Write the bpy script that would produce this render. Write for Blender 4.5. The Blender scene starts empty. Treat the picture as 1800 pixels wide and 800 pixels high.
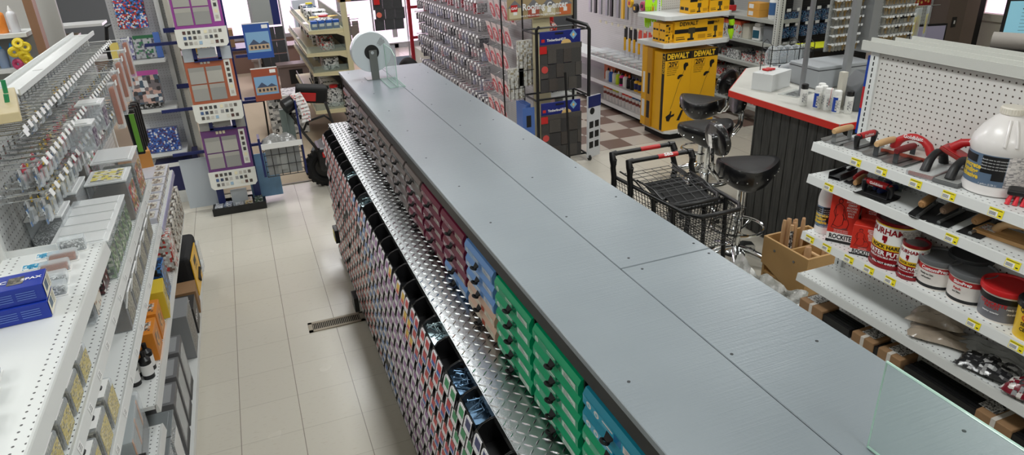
import bpy, math, random
from mathutils import Matrix, Vector, Euler
PI = math.pi
random.seed(7)
SC = bpy.context.scene
COL = SC.collection
# ---------------------------------------------------------------- camera
cam_data = bpy.data.cameras.new('camera')
cam = bpy.data.objects.new('camera', cam_data)
COL.objects.link(cam)
SC.camera = cam
cam_data.sensor_fit = 'HORIZONTAL'
cam_data.sensor_width = 36.0
cam_data.lens = 1197.0 / 1800.0 * 36.0
cam_data.clip_start = 0.02
CR = ((0.92915815, -0.36771682, -0.03807205),
      (-0.18405183, -0.37082032, -0.91028414),
      (0.3206089, 0.85280515, -0.41222968))
cam.matrix_world = Matrix(((CR[0][0], -CR[1][0], -CR[2][0], 0),
                           (CR[0][1], -CR[1][1], -CR[2][1], 0),
                           (CR[0][2], -CR[1][2], -CR[2][2], 2.38),
                           (0, 0, 0, 1)))
# ---------------------------------------------------------------- light and exposure
vs = SC.view_settings
vs.view_transform = 'Standard'
vs.look = 'None'
vs.gamma = 1.0
vs.exposure = 0.0
vs.use_curve_mapping = False
world = bpy.data.worlds.new('world')
SC.world = world
world.use_nodes = True
wb = world.node_tree.nodes['Background']
wb.inputs[0].default_value = (0.80, 0.86, 1.0, 1)
wb.inputs[1].default_value = 1.0
LIGHTS = []
def area(name, loc, sx, sy, power, color=(1, 1, 1), rot=(0, 0, 0)):
    d = bpy.data.lights.new(name, 'AREA')
    d.shape = 'RECTANGLE'
    d.size = sx
    d.size_y = sy
    d.energy = power
    d.color = color
    o = bpy.data.objects.new(name, d)
    o.location = loc
    o.rotation_euler = rot
    COL.objects.link(o)
    return o
CEIL = 3.45
LAMP_XY = [(x, y) for x in (-2.6, 0.9, 4.4) for y in (-1.2, 1.9, 5.0, 8.1, 11.2)]
for i, (x, y) in enumerate(LAMP_XY):
    area('troffer_light', (x, y, CEIL - 0.075), 0.55, 1.15, 27, (0.965, 1.0, 1.0))
area('window_daylight', (1.2, 14.2, 1.6), 4.6, 2.4, 60, (1.0, 0.86, 0.98), (math.radians(-90), 0, 0))

# ---------------------------------------------------------------- materials
def srgb(c):
    out = []
    for v in c[:3]:
        v = v / 255.0
        out.append(v / 12.92 if v <= 0.04045 else ((v + 0.055) / 1.055) ** 2.4)
    return (out[0], out[1], out[2], 1.0)
MATS = {}
def newmat(name):
    m = bpy.data.materials.new(name)
    m.use_nodes = True
    nt = m.node_tree
    return m, nt, nt.nodes['Principled BSDF']
def mat(name, c=(200, 200, 200), rough=0.5, metal=0.0, spec=0.5, emit=0.0, alpha=1.0, bump=0.0, bscale=60.0, var=0.0, vscale=8.0, coat=0.0):
    if name in MATS:
        return MATS[name]
    m, nt, b = newmat(name)
    col = srgb(c)
    b.inputs['Base Color'].default_value = col
    b.inputs['Roughness'].default_value = rough
    b.inputs['Metallic'].default_value = metal
    b.inputs['Specular IOR Level'].default_value = spec
    b.inputs['Coat Weight'].default_value = coat
    if alpha < 1:
        b.inputs['Alpha'].default_value = alpha
    if emit > 0:
        b.inputs['Emission Color'].default_value = col
        b.inputs['Emission Strength'].default_value = emit
    if bump > 0 or var > 0:
        tc = nt.nodes.new('ShaderNodeTexCoord')
        if var > 0:
            n = nt.nodes.new('ShaderNodeTexNoise')
            n.inputs['Scale'].default_value = vscale
            n.inputs['Detail'].default_value = 4
            nt.links.new(tc.outputs['Object'], n.inputs['Vector'])
            mx = nt.nodes.new('ShaderNodeMix')
            mx.data_type = 'RGBA'
            mx.inputs[6].default_value = tuple(x * (1 - var) for x in col[:3]) + (1,)
            mx.inputs[7].default_value = tuple(min(1, x * (1 + var)) for x in col[:3]) + (1,)
            nt.links.new(n.outputs['Fac'], mx.inputs[0])
            nt.links.new(mx.outputs[2], b.inputs['Base Color'])
        if bump > 0:
            n = nt.nodes.new('ShaderNodeTexNoise')
            n.inputs['Scale'].default_value = bscale
            n.inputs['Detail'].default_value = 3
            nt.links.new(tc.outputs['Object'], n.inputs['Vector'])
            bp = nt.nodes.new('ShaderNodeBump')
            bp.inputs['Strength'].default_value = bump
            bp.inputs['Distance'].default_value = 0.01
            nt.links.new(n.outputs['Fac'], bp.inputs['Height'])
            nt.links.new(bp.outputs['Normal'], b.inputs['Normal'])
    MATS[name] = m
    return m
def glassmat(name, c, alpha=0.25, rough=0.08, facing=0.45):
    """thin clear plastic or glass: mostly see-through with a glossy face"""
    if name in MATS:
        return MATS[name]
    m, nt, b = newmat(name)
    nt.nodes.remove(b)
    out = nt.nodes['Material Output']
    tr = nt.nodes.new('ShaderNodeBsdfTransparent')
    tr.inputs[0].default_value = tuple(0.80 + 0.20 * x for x in srgb(c)[:3]) + (1,)
    pr = nt.nodes.new('ShaderNodeBsdfPrincipled')
    pr.inputs['Base Color'].default_value = srgb(c)
    pr.inputs['Roughness'].default_value = rough
    mx = nt.nodes.new('ShaderNodeMixShader')
    fr = nt.nodes.new('ShaderNodeLayerWeight')
    fr.inputs['Blend'].default_value = 0.35
    ad = nt.nodes.new('ShaderNodeMath')
    ad.operation = 'MULTIPLY_ADD'
    ad.inputs[1].default_value = facing
    ad.inputs[2].default_value = alpha
    ad.use_clamp = True
    nt.links.new(fr.outputs['Facing'], ad.inputs[0])
    nt.links.new(ad.outputs[0], mx.inputs[0])
    nt.links.new(tr.outputs[0], mx.inputs[1])
    nt.links.new(pr.outputs[0], mx.inputs[2])
    nt.links.new(mx.outputs[0], out.inputs['Surface'])
    MATS[name] = m
    return m
def mnode(nt, op, a, b=None, c=None, clamp=False):
    n = nt.nodes.new('ShaderNodeMath')
    n.operation = op
    n.use_clamp = clamp
    for i, v in enumerate((a, b, c)):
        if v is None:
            continue
        if isinstance(v, (int, float)):
            n.inputs[i].default_value = v
        else:
            nt.links.new(v, n.inputs[i])
    return n.outputs[0]
def sepxyz(nt):
    tc = nt.nodes.new('ShaderNodeTexCoord')
    s = nt.nodes.new('ShaderNodeSeparateXYZ')
    nt.links.new(tc.outputs['Object'], s.inputs[0])
    return tc, s
def mixcol(nt, fac, a, b):
    n = nt.nodes.new('ShaderNodeMix')
    n.data_type = 'RGBA'
    for i, v in ((0, fac), (6, a), (7, b)):
        if isinstance(v, (int, float, tuple)):
            n.inputs[i].default_value = v
        else:
            nt.links.new(v, n.inputs[i])
    return n.outputs[2]
def pegmat(name, c, ax=(1, 2), pitch=0.0254, r=0.0032, hole=(48, 42, 40), rough=0.45, band=None):
    """punched sheet: round holes on a square pitch; band=(axis, lo, hi, ...) keeps holes to strips"""
    if name in MATS:
        return MATS[name]
    m, nt, b = newmat(name)
    tc, s = sepxyz(nt)
    ds = []
    for a in ax:
        f = mnode(nt, 'FRACT', mnode(nt, 'DIVIDE', s.outputs[a], pitch))
        ds.append(mnode(nt, 'MULTIPLY', mnode(nt, 'SUBTRACT', f, 0.5), pitch))
    d = mnode(nt, 'SQRT', mnode(nt, 'ADD', mnode(nt, 'POWER', mnode(nt, 'ABSOLUTE', ds[0]), 2.0), mnode(nt, 'POWER', mnode(nt, 'ABSOLUTE', ds[1]), 2.0)))
    h = mnode(nt, 'LESS_THAN', d, r)
    if band:
        tot = None
        for lo, hi in band[1:]:
            q = mnode(nt, 'MULTIPLY', mnode(nt, 'GREATER_THAN', s.outputs[band[0]], lo), mnode(nt, 'LESS_THAN', s.outputs[band[0]], hi))
            tot = q if tot is None else mnode(nt, 'ADD', tot, q)
        h = mnode(nt, 'MULTIPLY', h, tot)
    nt.links.new(mixcol(nt, h, srgb(c), srgb(hole)), b.inputs['Base Color'])
    b.inputs['Roughness'].default_value = rough
    MATS[name] = m
    return m
def printmat(name, base, cols, scale=60.0, thresh=0.5, rough=0.35, aniso=(1, 1, 1)):
    """small-print packaging: coloured cells and text-like blocks on a base colour"""
    if name in MATS:
        return MATS[name]
    m, nt, b = newmat(name)
    if scale < 46:
        scale *= 1.8
    tc = nt.nodes.new('ShaderNodeTexCoord')
    mp = nt.nodes.new('ShaderNodeMapping')
    mp.inputs['Scale'].default_value = tuple(1.25 * scale * a for a in aniso)
    nt.links.new(tc.outputs['Object'], mp.inputs[0])
    nz = nt.nodes.new('ShaderNodeTexNoise')
    nz.inputs['Scale'].default_value = 0.9
    nz.inputs['Detail'].default_value = 3
    nt.links.new(mp.outputs[0], nz.inputs['Vector'])
    ad = nt.nodes.new('ShaderNodeVectorMath')
    ad.operation = 'MULTIPLY_ADD'
    ad.inputs[1].default_value = (1.0, 1.0, 1.0)
    nt.links.new(nz.outputs['Color'], ad.inputs[0])
    nt.links.new(mp.outputs[0], ad.inputs[2])
    fl = nt.nodes.new('ShaderNodeVectorMath')
    fl.operation = 'FLOOR'
    nt.links.new(ad.outputs[0], fl.inputs[0])
    wn = nt.nodes.new('ShaderNodeTexWhiteNoise')
    nt.links.new(fl.outputs[0], wn.inputs['Vector'])
    cr = nt.nodes.new('ShaderNodeValToRGB')
    cr.color_ramp.interpolation = 'CONSTANT'
    els = cr.color_ramp.elements
    els[0].position = 0
    els[0].color = srgb(base)
    els[1].position = thresh
    els[1].color = srgb(cols[0])
    n = len(cols)
    for i in range(1, n):
        e = els.new(thresh + (1 - thresh) * i / n)
        e.color = srgb(cols[i])
    nt.links.new(wn.outputs['Value'], cr.inputs[0])
    nt.links.new(cr.outputs[0], b.inputs['Base Color'])
    b.inputs['Roughness'].default_value = rough
    MATS[name] = m
    return m

# ---------------------------------------------------------------- mesh builder
def frame(o, u, v):
    """matrix with x along u, y along v, origin o"""
    u = Vector(u).normalized()
    v = Vector(v)
    w = u.cross(v).normalized()
    v = w.cross(u)
    M = Matrix((u, v, w)).transposed().to_4x4()
    M.translation = Vector(o)
    return M
class MB:
    def __init__(s):
        s.v = []
        s.f = []
        s.mi = []
    def _add(s, vs, fs, m=0, T=None):
        n = len(s.v)
        if T is not None:
            vs = [T @ Vector(p) for p in vs]
        s.v.extend([tuple(p) for p in vs])
        for f in fs:
            s.f.append([n + i for i in f])
            s.mi.append(m)
        return s
    def box(s, a, b, m=0, T=None):
        x0, y0, z0 = a
        x1, y1, z1 = b
        vs = [(x0, y0, z0), (x1, y0, z0), (x1, y1, z0), (x0, y1, z0), (x0, y0, z1), (x1, y0, z1), (x1, y1, z1), (x0, y1, z1)]
        fs = [(0, 3, 2, 1), (4, 5, 6, 7), (0, 1, 5, 4), (1, 2, 6, 5), (2, 3, 7, 6), (3, 0, 4, 7)]
        return s._add(vs, fs, m, T)
    def cbox(s, c, sz, m=0, rot=(0, 0, 0)):
        T = Matrix.Translation(c) @ Euler(rot).to_matrix().to_4x4()
        h = [x / 2 for x in sz]
        return s.box([-x for x in h], h, m, T)
    def quad(s, p, m=0, T=None):
        return s._add(p, [tuple(range(len(p)))], m, T)
    def prism(s, poly, lo, hi, m=0, T=None):
        """2-D polygon in x,y extruded lo..hi in z"""
        n = len(poly)
        vs = [(x, y, lo) for x, y in poly] + [(x, y, hi) for x, y in poly]
        fs = [tuple(range(n - 1, -1, -1)), tuple(range(n, 2 * n))]
        for i in range(n):
            j = (i + 1) % n
            fs.append((i, j, n + j, n + i))
        return s._add(vs, fs, m, T)
    def cyl(s, p0, p1, r0, r1=None, n=12, m=0, T=None):
        r1 = r0 if r1 is None else r1
        p0 = Vector(p0)
        p1 = Vector(p1)
        d = (p1 - p0).normalized()
        a = Vector((0, 0, 1)) if abs(d.z) < 0.9 else Vector((1, 0, 0))
        u = d.cross(a).normalized()
        w = d.cross(u)
        vs = []
        for p, r in ((p0, r0), (p1, r1)):
            for i in range(n):
                t = 2 * PI * i / n
                vs.append(p + u * (r * math.cos(t)) + w * (r * math.sin(t)))
        fs = [tuple(range(n)), tuple(range(2 * n - 1, n - 1, -1))]
        for i in range(n):
            j = (i + 1) % n
            fs.append((j, i, n + i, n + j))
        return s._add(vs, fs, m, T)
    def tube(s, pts, r, n=8, m=0, closed=False, T=None):
        pts = [Vector(p) for p in pts]
        k = len(pts)
        rr = r if isinstance(r, (list, tuple)) else [r] * k
        vs = []
        pu = None
        for i, p in enumerate(pts):
            a = pts[(i - 1) % k] if (closed or i > 0) else p
            b = pts[(i + 1) % k] if (closed or i < k - 1) else p
            d = (b - a).normalized()
            if pu is None:
                q = Vector((0, 0, 1)) if abs(d.z) < 0.9 else Vector((1, 0, 0))
                pu = d.cross(q).normalized()
            else:
                pu = (pu - d * pu.dot(d))
                if pu.length < 1e-6:
                    pu = d.cross(Vector((0.3, 0.5, 0.8)))
                pu.normalize()
            w = d.cross(pu)
            for j in range(n):
                t = 2 * PI * j / n
                vs.append(p + pu * (rr[i] * math.cos(t)) + w * (rr[i] * math.sin(t)))
        fs = []
        seg = k if closed else k - 1
        for i in range(seg):
            a = i * n
            b = ((i + 1) % k) * n
            for j in range(n):
                j2 = (j + 1) % n
                fs.append((a + j, a + j2, b + j2, b + j))
        if not closed:
            fs.append(tuple(range(n - 1, -1, -1)))
            fs.append(tuple((k - 1) * n + j for j in range(n)))
        return s._add(vs, fs, m, T)
    def lathe(s, prof, n=24, m=0, T=None, ms=None):
        vs = []
        for r, z in prof:
            for i in range(n):
                t = 2 * PI * i / n
                vs.append((r * math.cos(t), r * math.sin(t), z))
        base = len(s.v)
        k = len(prof)
        if T is not None:
            vs = [T @ Vector(p) for p in vs]
        s.v.extend([tuple(p) for p in vs])
        for a in range(k - 1):
            for i in range(n):
                j = (i + 1) % n
                s.f.append([base + a * n + i, base + a * n + j, base + (a + 1) * n + j, base + (a + 1) * n + i])
                s.mi.append(ms[a] if ms else m)
        if prof[0][0] > 1e-5:
            s.f.append([base + i for i in range(n - 1, -1, -1)])
            s.mi.append(ms[0] if ms else m)
        if prof[-1][0] > 1e-5:
            s.f.append([base + (k - 1) * n + i for i in range(n)])
            s.mi.append(ms[-1] if ms else m)
        return s
    def torus(s, c, R_, r, n=24, k=8, m=0, rot=(0, 0, 0)):
        T = Matrix.Translation(c) @ Euler(rot).to_matrix().to_4x4()
        pts = [T @ Vector((R_ * math.cos(2 * PI * i / n), R_ * math.sin(2 * PI * i / n), 0)) for i in range(n)]
        return s.tube(pts, r, k, m, True)
    def build(s, name, mats, parent=None, loc=None, rot=None, smooth=False, bevel=0.0, seg=2, mod=None):
        me = bpy.data.meshes.new(name)
        me.from_pydata(s.v, [], s.f)
        if not isinstance(mats, (list, tuple)):
            mats = [mats]
        for q in mats:
            me.materials.append(q)
        if len(mats) > 1:
            me.polygons.foreach_set('material_index', s.mi)
        if smooth:
            me.polygons.foreach_set('use_smooth', [True] * len(me.polygons))
            try:
                me.set_sharp_from_angle(angle=math.radians(38))
            except Exception:
                pass
        me.update()
        o = bpy.data.objects.new(name, me)
        COL.objects.link(o)
        if parent is not None:
            o.parent = parent
        if loc is not None:
            o.location = loc
        if rot is not None:
            o.rotation_euler = rot
        if bevel > 0:
            bv = o.modifiers.new('bevel', 'BEVEL')
            bv.width = bevel
            bv.segments = seg
            bv.limit_method = 'ANGLE'
        return o
def tag(o, label, cat, group=None, kind=None):
    if label:
        o['label'] = label
    if cat:
        o['category'] = cat
    if group:
        o['group'] = group
    if kind:
        o['kind'] = kind
    return o
def thing(name, label, cat, loc=(0, 0, 0), rz=0.0, group=None, rot=None):
    o = bpy.data.objects.new(name, None)
    COL.objects.link(o)
    o.empty_display_size = 0.05
    o.location = loc
    o.rotation_euler = rot if rot else (0, 0, rz)
    return tag(o, label, cat, group)
def struct(name, mb, m, **k):
    o = mb.build(name, m, **k)
    o['kind'] = 'structure'
    return o
def dup(root, loc, rz=None, label=None, group=None, scale=None, rot=None):
    r = root.copy()
    COL.objects.link(r)
    r.location = loc
    if rz is not None:
        r.rotation_euler = (0, 0, rz)
    if rot is not None:
        r.rotation_euler = rot
    if label:
        r['label'] = label
    if group:
        r['group'] = group
    if scale:
        r.scale = scale
    for ch in list(root.children):
        c = ch.copy()
        COL.objects.link(c)
        c.parent = r
        for g in list(ch.children):
            d = g.copy()
            COL.objects.link(d)
            d.parent = c
    return r
_TXT = {}
def textmesh(txt, size, align='CENTER', bold=0.0, sx=1.0, shear=0.0):
    key = (txt, size, align, bold, sx, shear)
    if key in _TXT:
        return _TXT[key]
    c = bpy.data.curves.new('lettering', 'FONT')
    c.body = txt
    c.size = size
    c.align_x = align
    c.align_y = 'CENTER'
    c.offset = bold
    c.resolution_u = 2
    c.shear = shear
    c.space_line = 0.9
    o = bpy.data.objects.new('lettering', c)
    COL.objects.link(o)
    bpy.context.view_layer.update()
    me = bpy.data.meshes.new_from_object(o)
    bpy.data.objects.remove(o)
    bpy.data.curves.remove(c)
    vs = [(v.co.x * sx, v.co.y, 0) for v in me.vertices]
    fs = [list(p.vertices) for p in me.polygons]
    bpy.data.meshes.remove(me)
    _TXT[key] = (vs, fs)
    return vs, fs
def letter(mb, txt, size, T, m=0, align='CENTER', bold=0.0, sx=1.0, shear=0.0, wrap=None):
    """adds lettering to a mesh builder; wrap=(radius) bends it round a z-axis cylinder at T"""
    vs, fs = textmesh(txt, size, align, bold, sx, shear)
    if wrap:
        R_, a0 = wrap
        vs = [(R_ * math.cos(a0 + x / R_), R_ * math.sin(a0 + x / R_), y) for x, y, _ in vs]
    mb._add(vs, fs, m, T)

def wb(mb, name, mats, parent, **k):
    """build a part whose coordinates are world ones, under an unrotated thing"""
    o = mb.build(name, mats, parent, **k)
    o.location = -parent.location
    return o
XZ = lambda y: Matrix(((1, 0, 0, 0), (0, 0, -1, y), (0, 1, 0, 0), (0, 0, 0, 1)))
# ================================================================ room shell
WHITE_MET = mat('shelf_white_enamel', (226, 229, 228), 0.35)
WHITE_DIM = mat('shelf_white_lip', (222, 224, 222), 0.32)
BLACK_PL = mat('black_plastic', (18, 18, 20), 0.38)
BLACK_MATTE = mat('black_matte', (13, 13, 14), 0.75)
CHROME = mat('chrome', (225, 228, 230), 0.08, 1.0)
STEEL = mat('brushed_steel', (170, 172, 174), 0.32, 0.9)
DARKSTEEL = mat('dark_steel', (88, 90, 92), 0.4, 0.8)
PAPER = mat('white_paper', (240, 240, 238), 0.6)
YELLOW = mat('yellow_card', (238, 222, 40), 0.5)
RED = mat('red_plastic', (196, 36, 36), 0.35)
INK = mat('black_ink', (20, 20, 22), 0.5)
WHITE_INK = mat('white_ink', (245, 245, 245), 0.5)
CLEAR = glassmat('clear_plastic', (225, 232, 235), 0.22, 0.12)
GLASS = glassmat('glass_sheet', (215, 235, 228), 0.02, 0.02, 0.10)
GLASS_EDGE = mat('glass_edge_green', (176, 208, 196), 0.12, 0.0, coat=0.5)

def floor_mat():
    m, nt, b = newmat('vinyl_floor_tiles')
    tc, s = sepxyz(nt)
    X, Y = s.outputs[0], s.outputs[1]
    P = 0.306
    fx = mnode(nt, 'DIVIDE', mnode(nt, 'ADD', X, 0.065), P)
    fy = mnode(nt, 'DIVIDE', mnode(nt, 'ADD', Y, 0.02), P)
    def line(f):
        q = mnode(nt, 'ABSOLUTE', mnode(nt, 'SUBTRACT', mnode(nt, 'FRACT', f), 0.5))
        return mnode(nt, 'GREATER_THAN', q, 0.4935)
    g = mnode(nt, 'MAXIMUM', line(fx), mnode(nt, 'MULTIPLY', line(fy), 0.35))
    cmb = nt.nodes.new('ShaderNodeCombineXYZ')
    nt.links.new(mnode(nt, 'FLOOR', fx), cmb.inputs[0])
    nt.links.new(mnode(nt, 'FLOOR', fy), cmb.inputs[1])
    wn = nt.nodes.new('ShaderNodeTexWhiteNoise')
    nt.links.new(cmb.outputs[0], wn.inputs['Vector'])
    # streaky chips running along x
    mp = nt.nodes.new('ShaderNodeMapping')
    mp.inputs['Scale'].default_value = (22, 150, 1)
    nt.links.new(tc.outputs['Object'], mp.inputs[0])
    n = nt.nodes.new('ShaderNodeTexNoise')
    n.inputs['Scale'].default_value = 1.0
    n.inputs['Detail'].default_value = 2
    nt.links.new(mp.outputs[0], n.inputs['Vector'])
    chips = mnode(nt, 'MULTIPLY', mnode(nt, 'SUBTRACT', n.outputs['Fac'], 0.62, clamp=True), 5.0, clamp=True)
    base = mixcol(nt, wn.outputs['Value'], srgb((208, 203, 190)), srgb((211, 206, 193)))
    base = mixcol(nt, chips, base, srgb((186, 175, 157)))
    # brown and beige chequer in the tool aisle
    chk = mnode(nt, 'MODULO', mnode(nt, 'ABSOLUTE', mnode(nt, 'ADD', mnode(nt, 'FLOOR', fx), mnode(nt, 'FLOOR', fy))), 2.0)
    reg = mnode(nt, 'MULTIPLY', mnode(nt, 'GREATER_THAN', X, 3.30), mnode(nt, 'GREATER_THAN', Y, 6.40))
    c2 = mixcol(nt, mnode(nt, 'GREATER_THAN', chk, 0.5), srgb((196, 186, 175)), srgb((126, 104, 94)))
    base = mixcol(nt, reg, base, c2)
    base = mixcol(nt, g, base, srgb((142, 134, 122)))
    nt.links.new(base, b.inputs['Base Color'])
    n2 = nt.nodes.new('ShaderNodeTexNoise')
    n2.inputs['Scale'].default_value = 2.2
    nt.links.new(tc.outputs['Object'], n2.inputs['Vector'])
    nt.links.new(mnode(nt, 'MULTIPLY_ADD', n2.outputs['Fac'], 0.22, 0.12), b.inputs['Roughness'])
    bp = nt.nodes.new('ShaderNodeBump')
    bp.inputs['Strength'].default_value = 0.06
    nt.links.new(n.outputs['Fac'], bp.inputs['Height'])
    nt.links.new(bp.outputs['Normal'], b.inputs['Normal'])
    return m
RX0, RX1, RY0, RY1 = -5.0, 9.0, -3.0, 14.6
o = struct('floor', MB().box((RX0, RY0, -0.1), (RX1, RY1, 0)), floor_mat())
carpet = mat('beige_carpet', (182, 166, 144), 0.95, bump=0.35, bscale=260, var=0.10, vscale=160)
struct('floor_carpet', MB().box((-4.6, 6.95, 0.0), (2.25, 14.5, 0.006)), carpet)
struct('trim_1', MB().box((-4.6, 6.925, 0.0), (2.25, 6.95, 0.008)), mat('carpet_edge_strip', (120, 112, 100), 0.4))
wallgrey = mat('grey_wall_paint', (118, 124, 128), 0.75)
wallcream = mat('cream_wall_paint', (214, 208, 190), 0.7)
struct('wall_left', MB().box((RX0 - 0.1, RY0, 0), (RX0, RY1, CEIL)), wallgrey)
struct('wall_right', MB().box((RX1, RY0, 0), (RX1 + 0.1, 5.9, CEIL)).box((RX1, 5.9, 0), (RX1 + 0.1, 7.5, 1.05)).box((RX1, 5.9, 2.3), (RX1 + 0.1, 7.5, CEIL)).box((RX1, 7.5, 0), (RX1 + 0.1, RY1, CEIL)), wallcream)
struct('wall_front', MB().box((RX0, RY0 - 0.1, 0), (RX1, RY0, CEIL)), wallcream)
# far wall: grey left part, then storefront windows above a low sill
WY = RY1
m = MB()
m.box((RX0, WY, 0), (-1.15, WY + 0.12, CEIL))
m.box((3.9, WY, 0), (RX1, WY + 0.12, CEIL))
m.box((-1.15, WY, 2.75), (3.9, WY + 0.12, CEIL))
struct('wall_back', m, wallgrey)
struct('wall_back_sill', MB().box((-1.15, WY, 0), (2.0, WY + 0.12, 0.42)), mat('brown_sill_panel', (122, 96, 84), 0.55))
struct('baseboard_back', MB().box((RX0, WY - 0.015, 0), (-1.15, WY, 0.42)), mat('brown_wood_skirting', (128, 98, 72), 0.55))
frame_al = mat('aluminium_window_frame', (190, 192, 196), 0.35, 0.6)
outside = mat('bright_street_beyond_glass', (255, 226, 250), 0.9, emit=1.15)
for i, (x0, x1, z0) in enumerate(((-1.15, 0.35, 0.42), (0.35, 2.0, 0.42))):
    w = thing('window_%d' % (i + 1), None, None, (0, 0, 0))
    w['kind'] = 'structure'
    f = MB()
    for a in (x0, x1 - 0.07):
        f.box((a, WY - 0.01, z0), (a + 0.07, WY + 0.08, 2.75))
    f.box((x0, WY - 0.01, z0), (x1, WY + 0.08, z0 + 0.07))
    f.box((x0, WY - 0.01, 2.68), (x1, WY + 0.08, 2.75))
    f.build('window_frame', frame_al, w)
    MB().box((x0 + 0.05, WY + 0.03, z0 + 0.05), (x1 - 0.05, WY + 0.04, 2.7)).build('pane', outside, w)
d = thing('door_1', None, None)
d['kind'] = 'structure'
f = MB()
for a in (2.0, 3.0, 3.8):
    f.box((a, WY - 0.02, 0), (a + 0.1, WY + 0.08, 2.75))
f.box((2.0, WY - 0.02, 0), (3.9, WY + 0.08, 0.12))
f.box((2.0, WY - 0.02, 2.65), (3.9, WY + 0.08, 2.75))
f.build('door_frame', frame_al, d)
MB().box((2.08, WY + 0.03, 0.1), (3.85, WY + 0.04, 2.7)).build('pane', outside, d)
MB().box((2.15, WY - 0.08, 1.0), (2.95, WY - 0.05, 1.04)).box((2.15, WY - 0.08, 1.0), (2.18, WY - 0.02, 1.04)).box((2.92, WY - 0.08, 1.0), (2.95, WY - 0.02, 1.04)).build('push_bar', DARKSTEEL, d)
# right wall window
w = thing('window_3', None, None)
w['kind'] = 'structure'
f = MB()
cream_trim = mat('cream_window_casing', (222, 216, 198), 0.55)
for a in (5.82, 7.46):
    f.box((RX1 - 0.04, a, 0.98), (RX1 + 0.02, a + 0.12, 2.4))
f.box((RX1 - 0.06, 5.8, 0.96), (RX1 + 0.02, 7.6, 1.05))
f.box((RX1 - 0.04, 5.8, 2.3), (RX1 + 0.02, 7.6, 2.4))
f.build('window_frame', cream_trim, w)
f = MB()
for a in (6.3, 6.72, 7.14):
    f.box((RX1 - 0.01, a - 0.012, 1.05), (RX1 + 0.01, a + 0.012, 2.3))
for z in (1.36, 1.68, 2.0):
    f.box((RX1 - 0.01, 5.94, z - 0.012), (RX1 + 0.01, 7.46, z + 0.012))
f.build('muntins', cream_trim, w)
MB().box((RX1 + 0.03, 5.9, 1.03), (RX1 + 0.04, 7.5, 2.32)).build('pane', outside, w)
# ceiling and its light panels
struct('ceiling', MB().box((RX0, RY0, CEIL), (RX1, RY1, CEIL + 0.1)), mat('ceiling_tile_white', (244, 245, 244), 0.85, bump=0.1, bscale=90))
lens = mat('lit_diffuser', (255, 252, 246), 0.6, emit=3.2)
t0 = thing('ceiling_light', 'white ceiling troffer light with a lit diffuser, out of the picture overhead', 'ceiling light', (LAMP_XY[0][0], LAMP_XY[0][1], CEIL), group='ceiling troffers')
f = MB()
for a, b_ in (((-0.33, -0.63, -0.06), (-0.3, 0.63, 0)), ((0.3, -0.63, -0.06), (0.33, 0.63, 0)), ((-0.33, -0.63, -0.06), (0.33, -0.6, 0)), ((-0.33, 0.6, -0.06), (0.33, 0.63, 0))):
    f.box(a, b_)
f.build('light_frame', WHITE_MET, t0)
MB().box((-0.3, -0.6, -0.045), (0.3, 0.6, -0.03)).build('diffuser', lens, t0)
for x, y in LAMP_XY[1:]:
    dup(t0, (x, y, CEIL))

# ================================================================ fastener island
CT = 1.405      # top of the worktop
def worktop_mat():
    m, nt, b = newmat('grey_painted_boards')
    tc, s = sepxyz(nt)
    mp = nt.nodes.new('ShaderNodeMapping')
    mp.inputs['Scale'].default_value = (7, 190, 1)
    nt.links.new(tc.outputs['Object'], mp.inputs[0])
    n = nt.nodes.new('ShaderNodeTexNoise')
    n.inputs['Scale'].default_value = 1.0
    n.inputs['Detail'].default_value = 5
    nt.links.new(mp.outputs[0], n.inputs['Vector'])
    n2 = nt.nodes.new('ShaderNodeTexNoise')
    n2.inputs['Scale'].default_value = 3.2
    n2.inputs['Detail'].default_value = 2
    nt.links.new(tc.outputs['Object'], n2.inputs['Vector'])
    n3 = nt.nodes.new('ShaderNodeTexNoise')
    n3.inputs['Scale'].default_value = 140
    nt.links.new(tc.outputs['Object'], n3.inputs['Vector'])
    h = mnode(nt, 'ADD', mnode(nt, 'MULTIPLY', n.outputs['Fac'], 0.8), mnode(nt, 'MULTIPLY', n3.outputs['Fac'], 0.3))
    bp = nt.nodes.new('ShaderNodeBump')
    bp.inputs['Strength'].default_value = 0.26
    bp.inputs['Distance'].default_value = 0.003
    nt.links.new(h, bp.inputs['Height'])
    nt.links.new(bp.outputs['Normal'], b.inputs['Normal'])
    c = mixcol(nt, n2.outputs['Fac'], srgb((114, 123, 129)), srgb((130, 139, 145)))
    nt.links.new(c, b.inputs['Base Color'])
    nt.links.new(mnode(nt, 'MULTIPLY_ADD', n2.outputs['Fac'], 0.06, 0.29), b.inputs['Roughness'])
    b.inputs['Specular IOR Level'].default_value = 0.85
    return m
WT = worktop_mat()
NEAR = -0.35
FAR = 5.18
isl = thing('fastener_island', 'long store island with grey painted worktop, tilted diamond plate ledge and coloured screw drawers', 'display counter', (0, 0, 0))
# boards: left board and right boards with a cross joint, thin gaps between
m = MB()
m.box((0.632, NEAR, CT - 0.02), (0.9415, FAR, CT))
m.box((0.9435, 1.5915, CT - 0.02), (1.266, FAR, CT))
m.box((0.9435, NEAR, CT - 0.02), (1.266, 1.588, CT))
m.build('worktop', WT, isl, bevel=0.002, seg=1)
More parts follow.
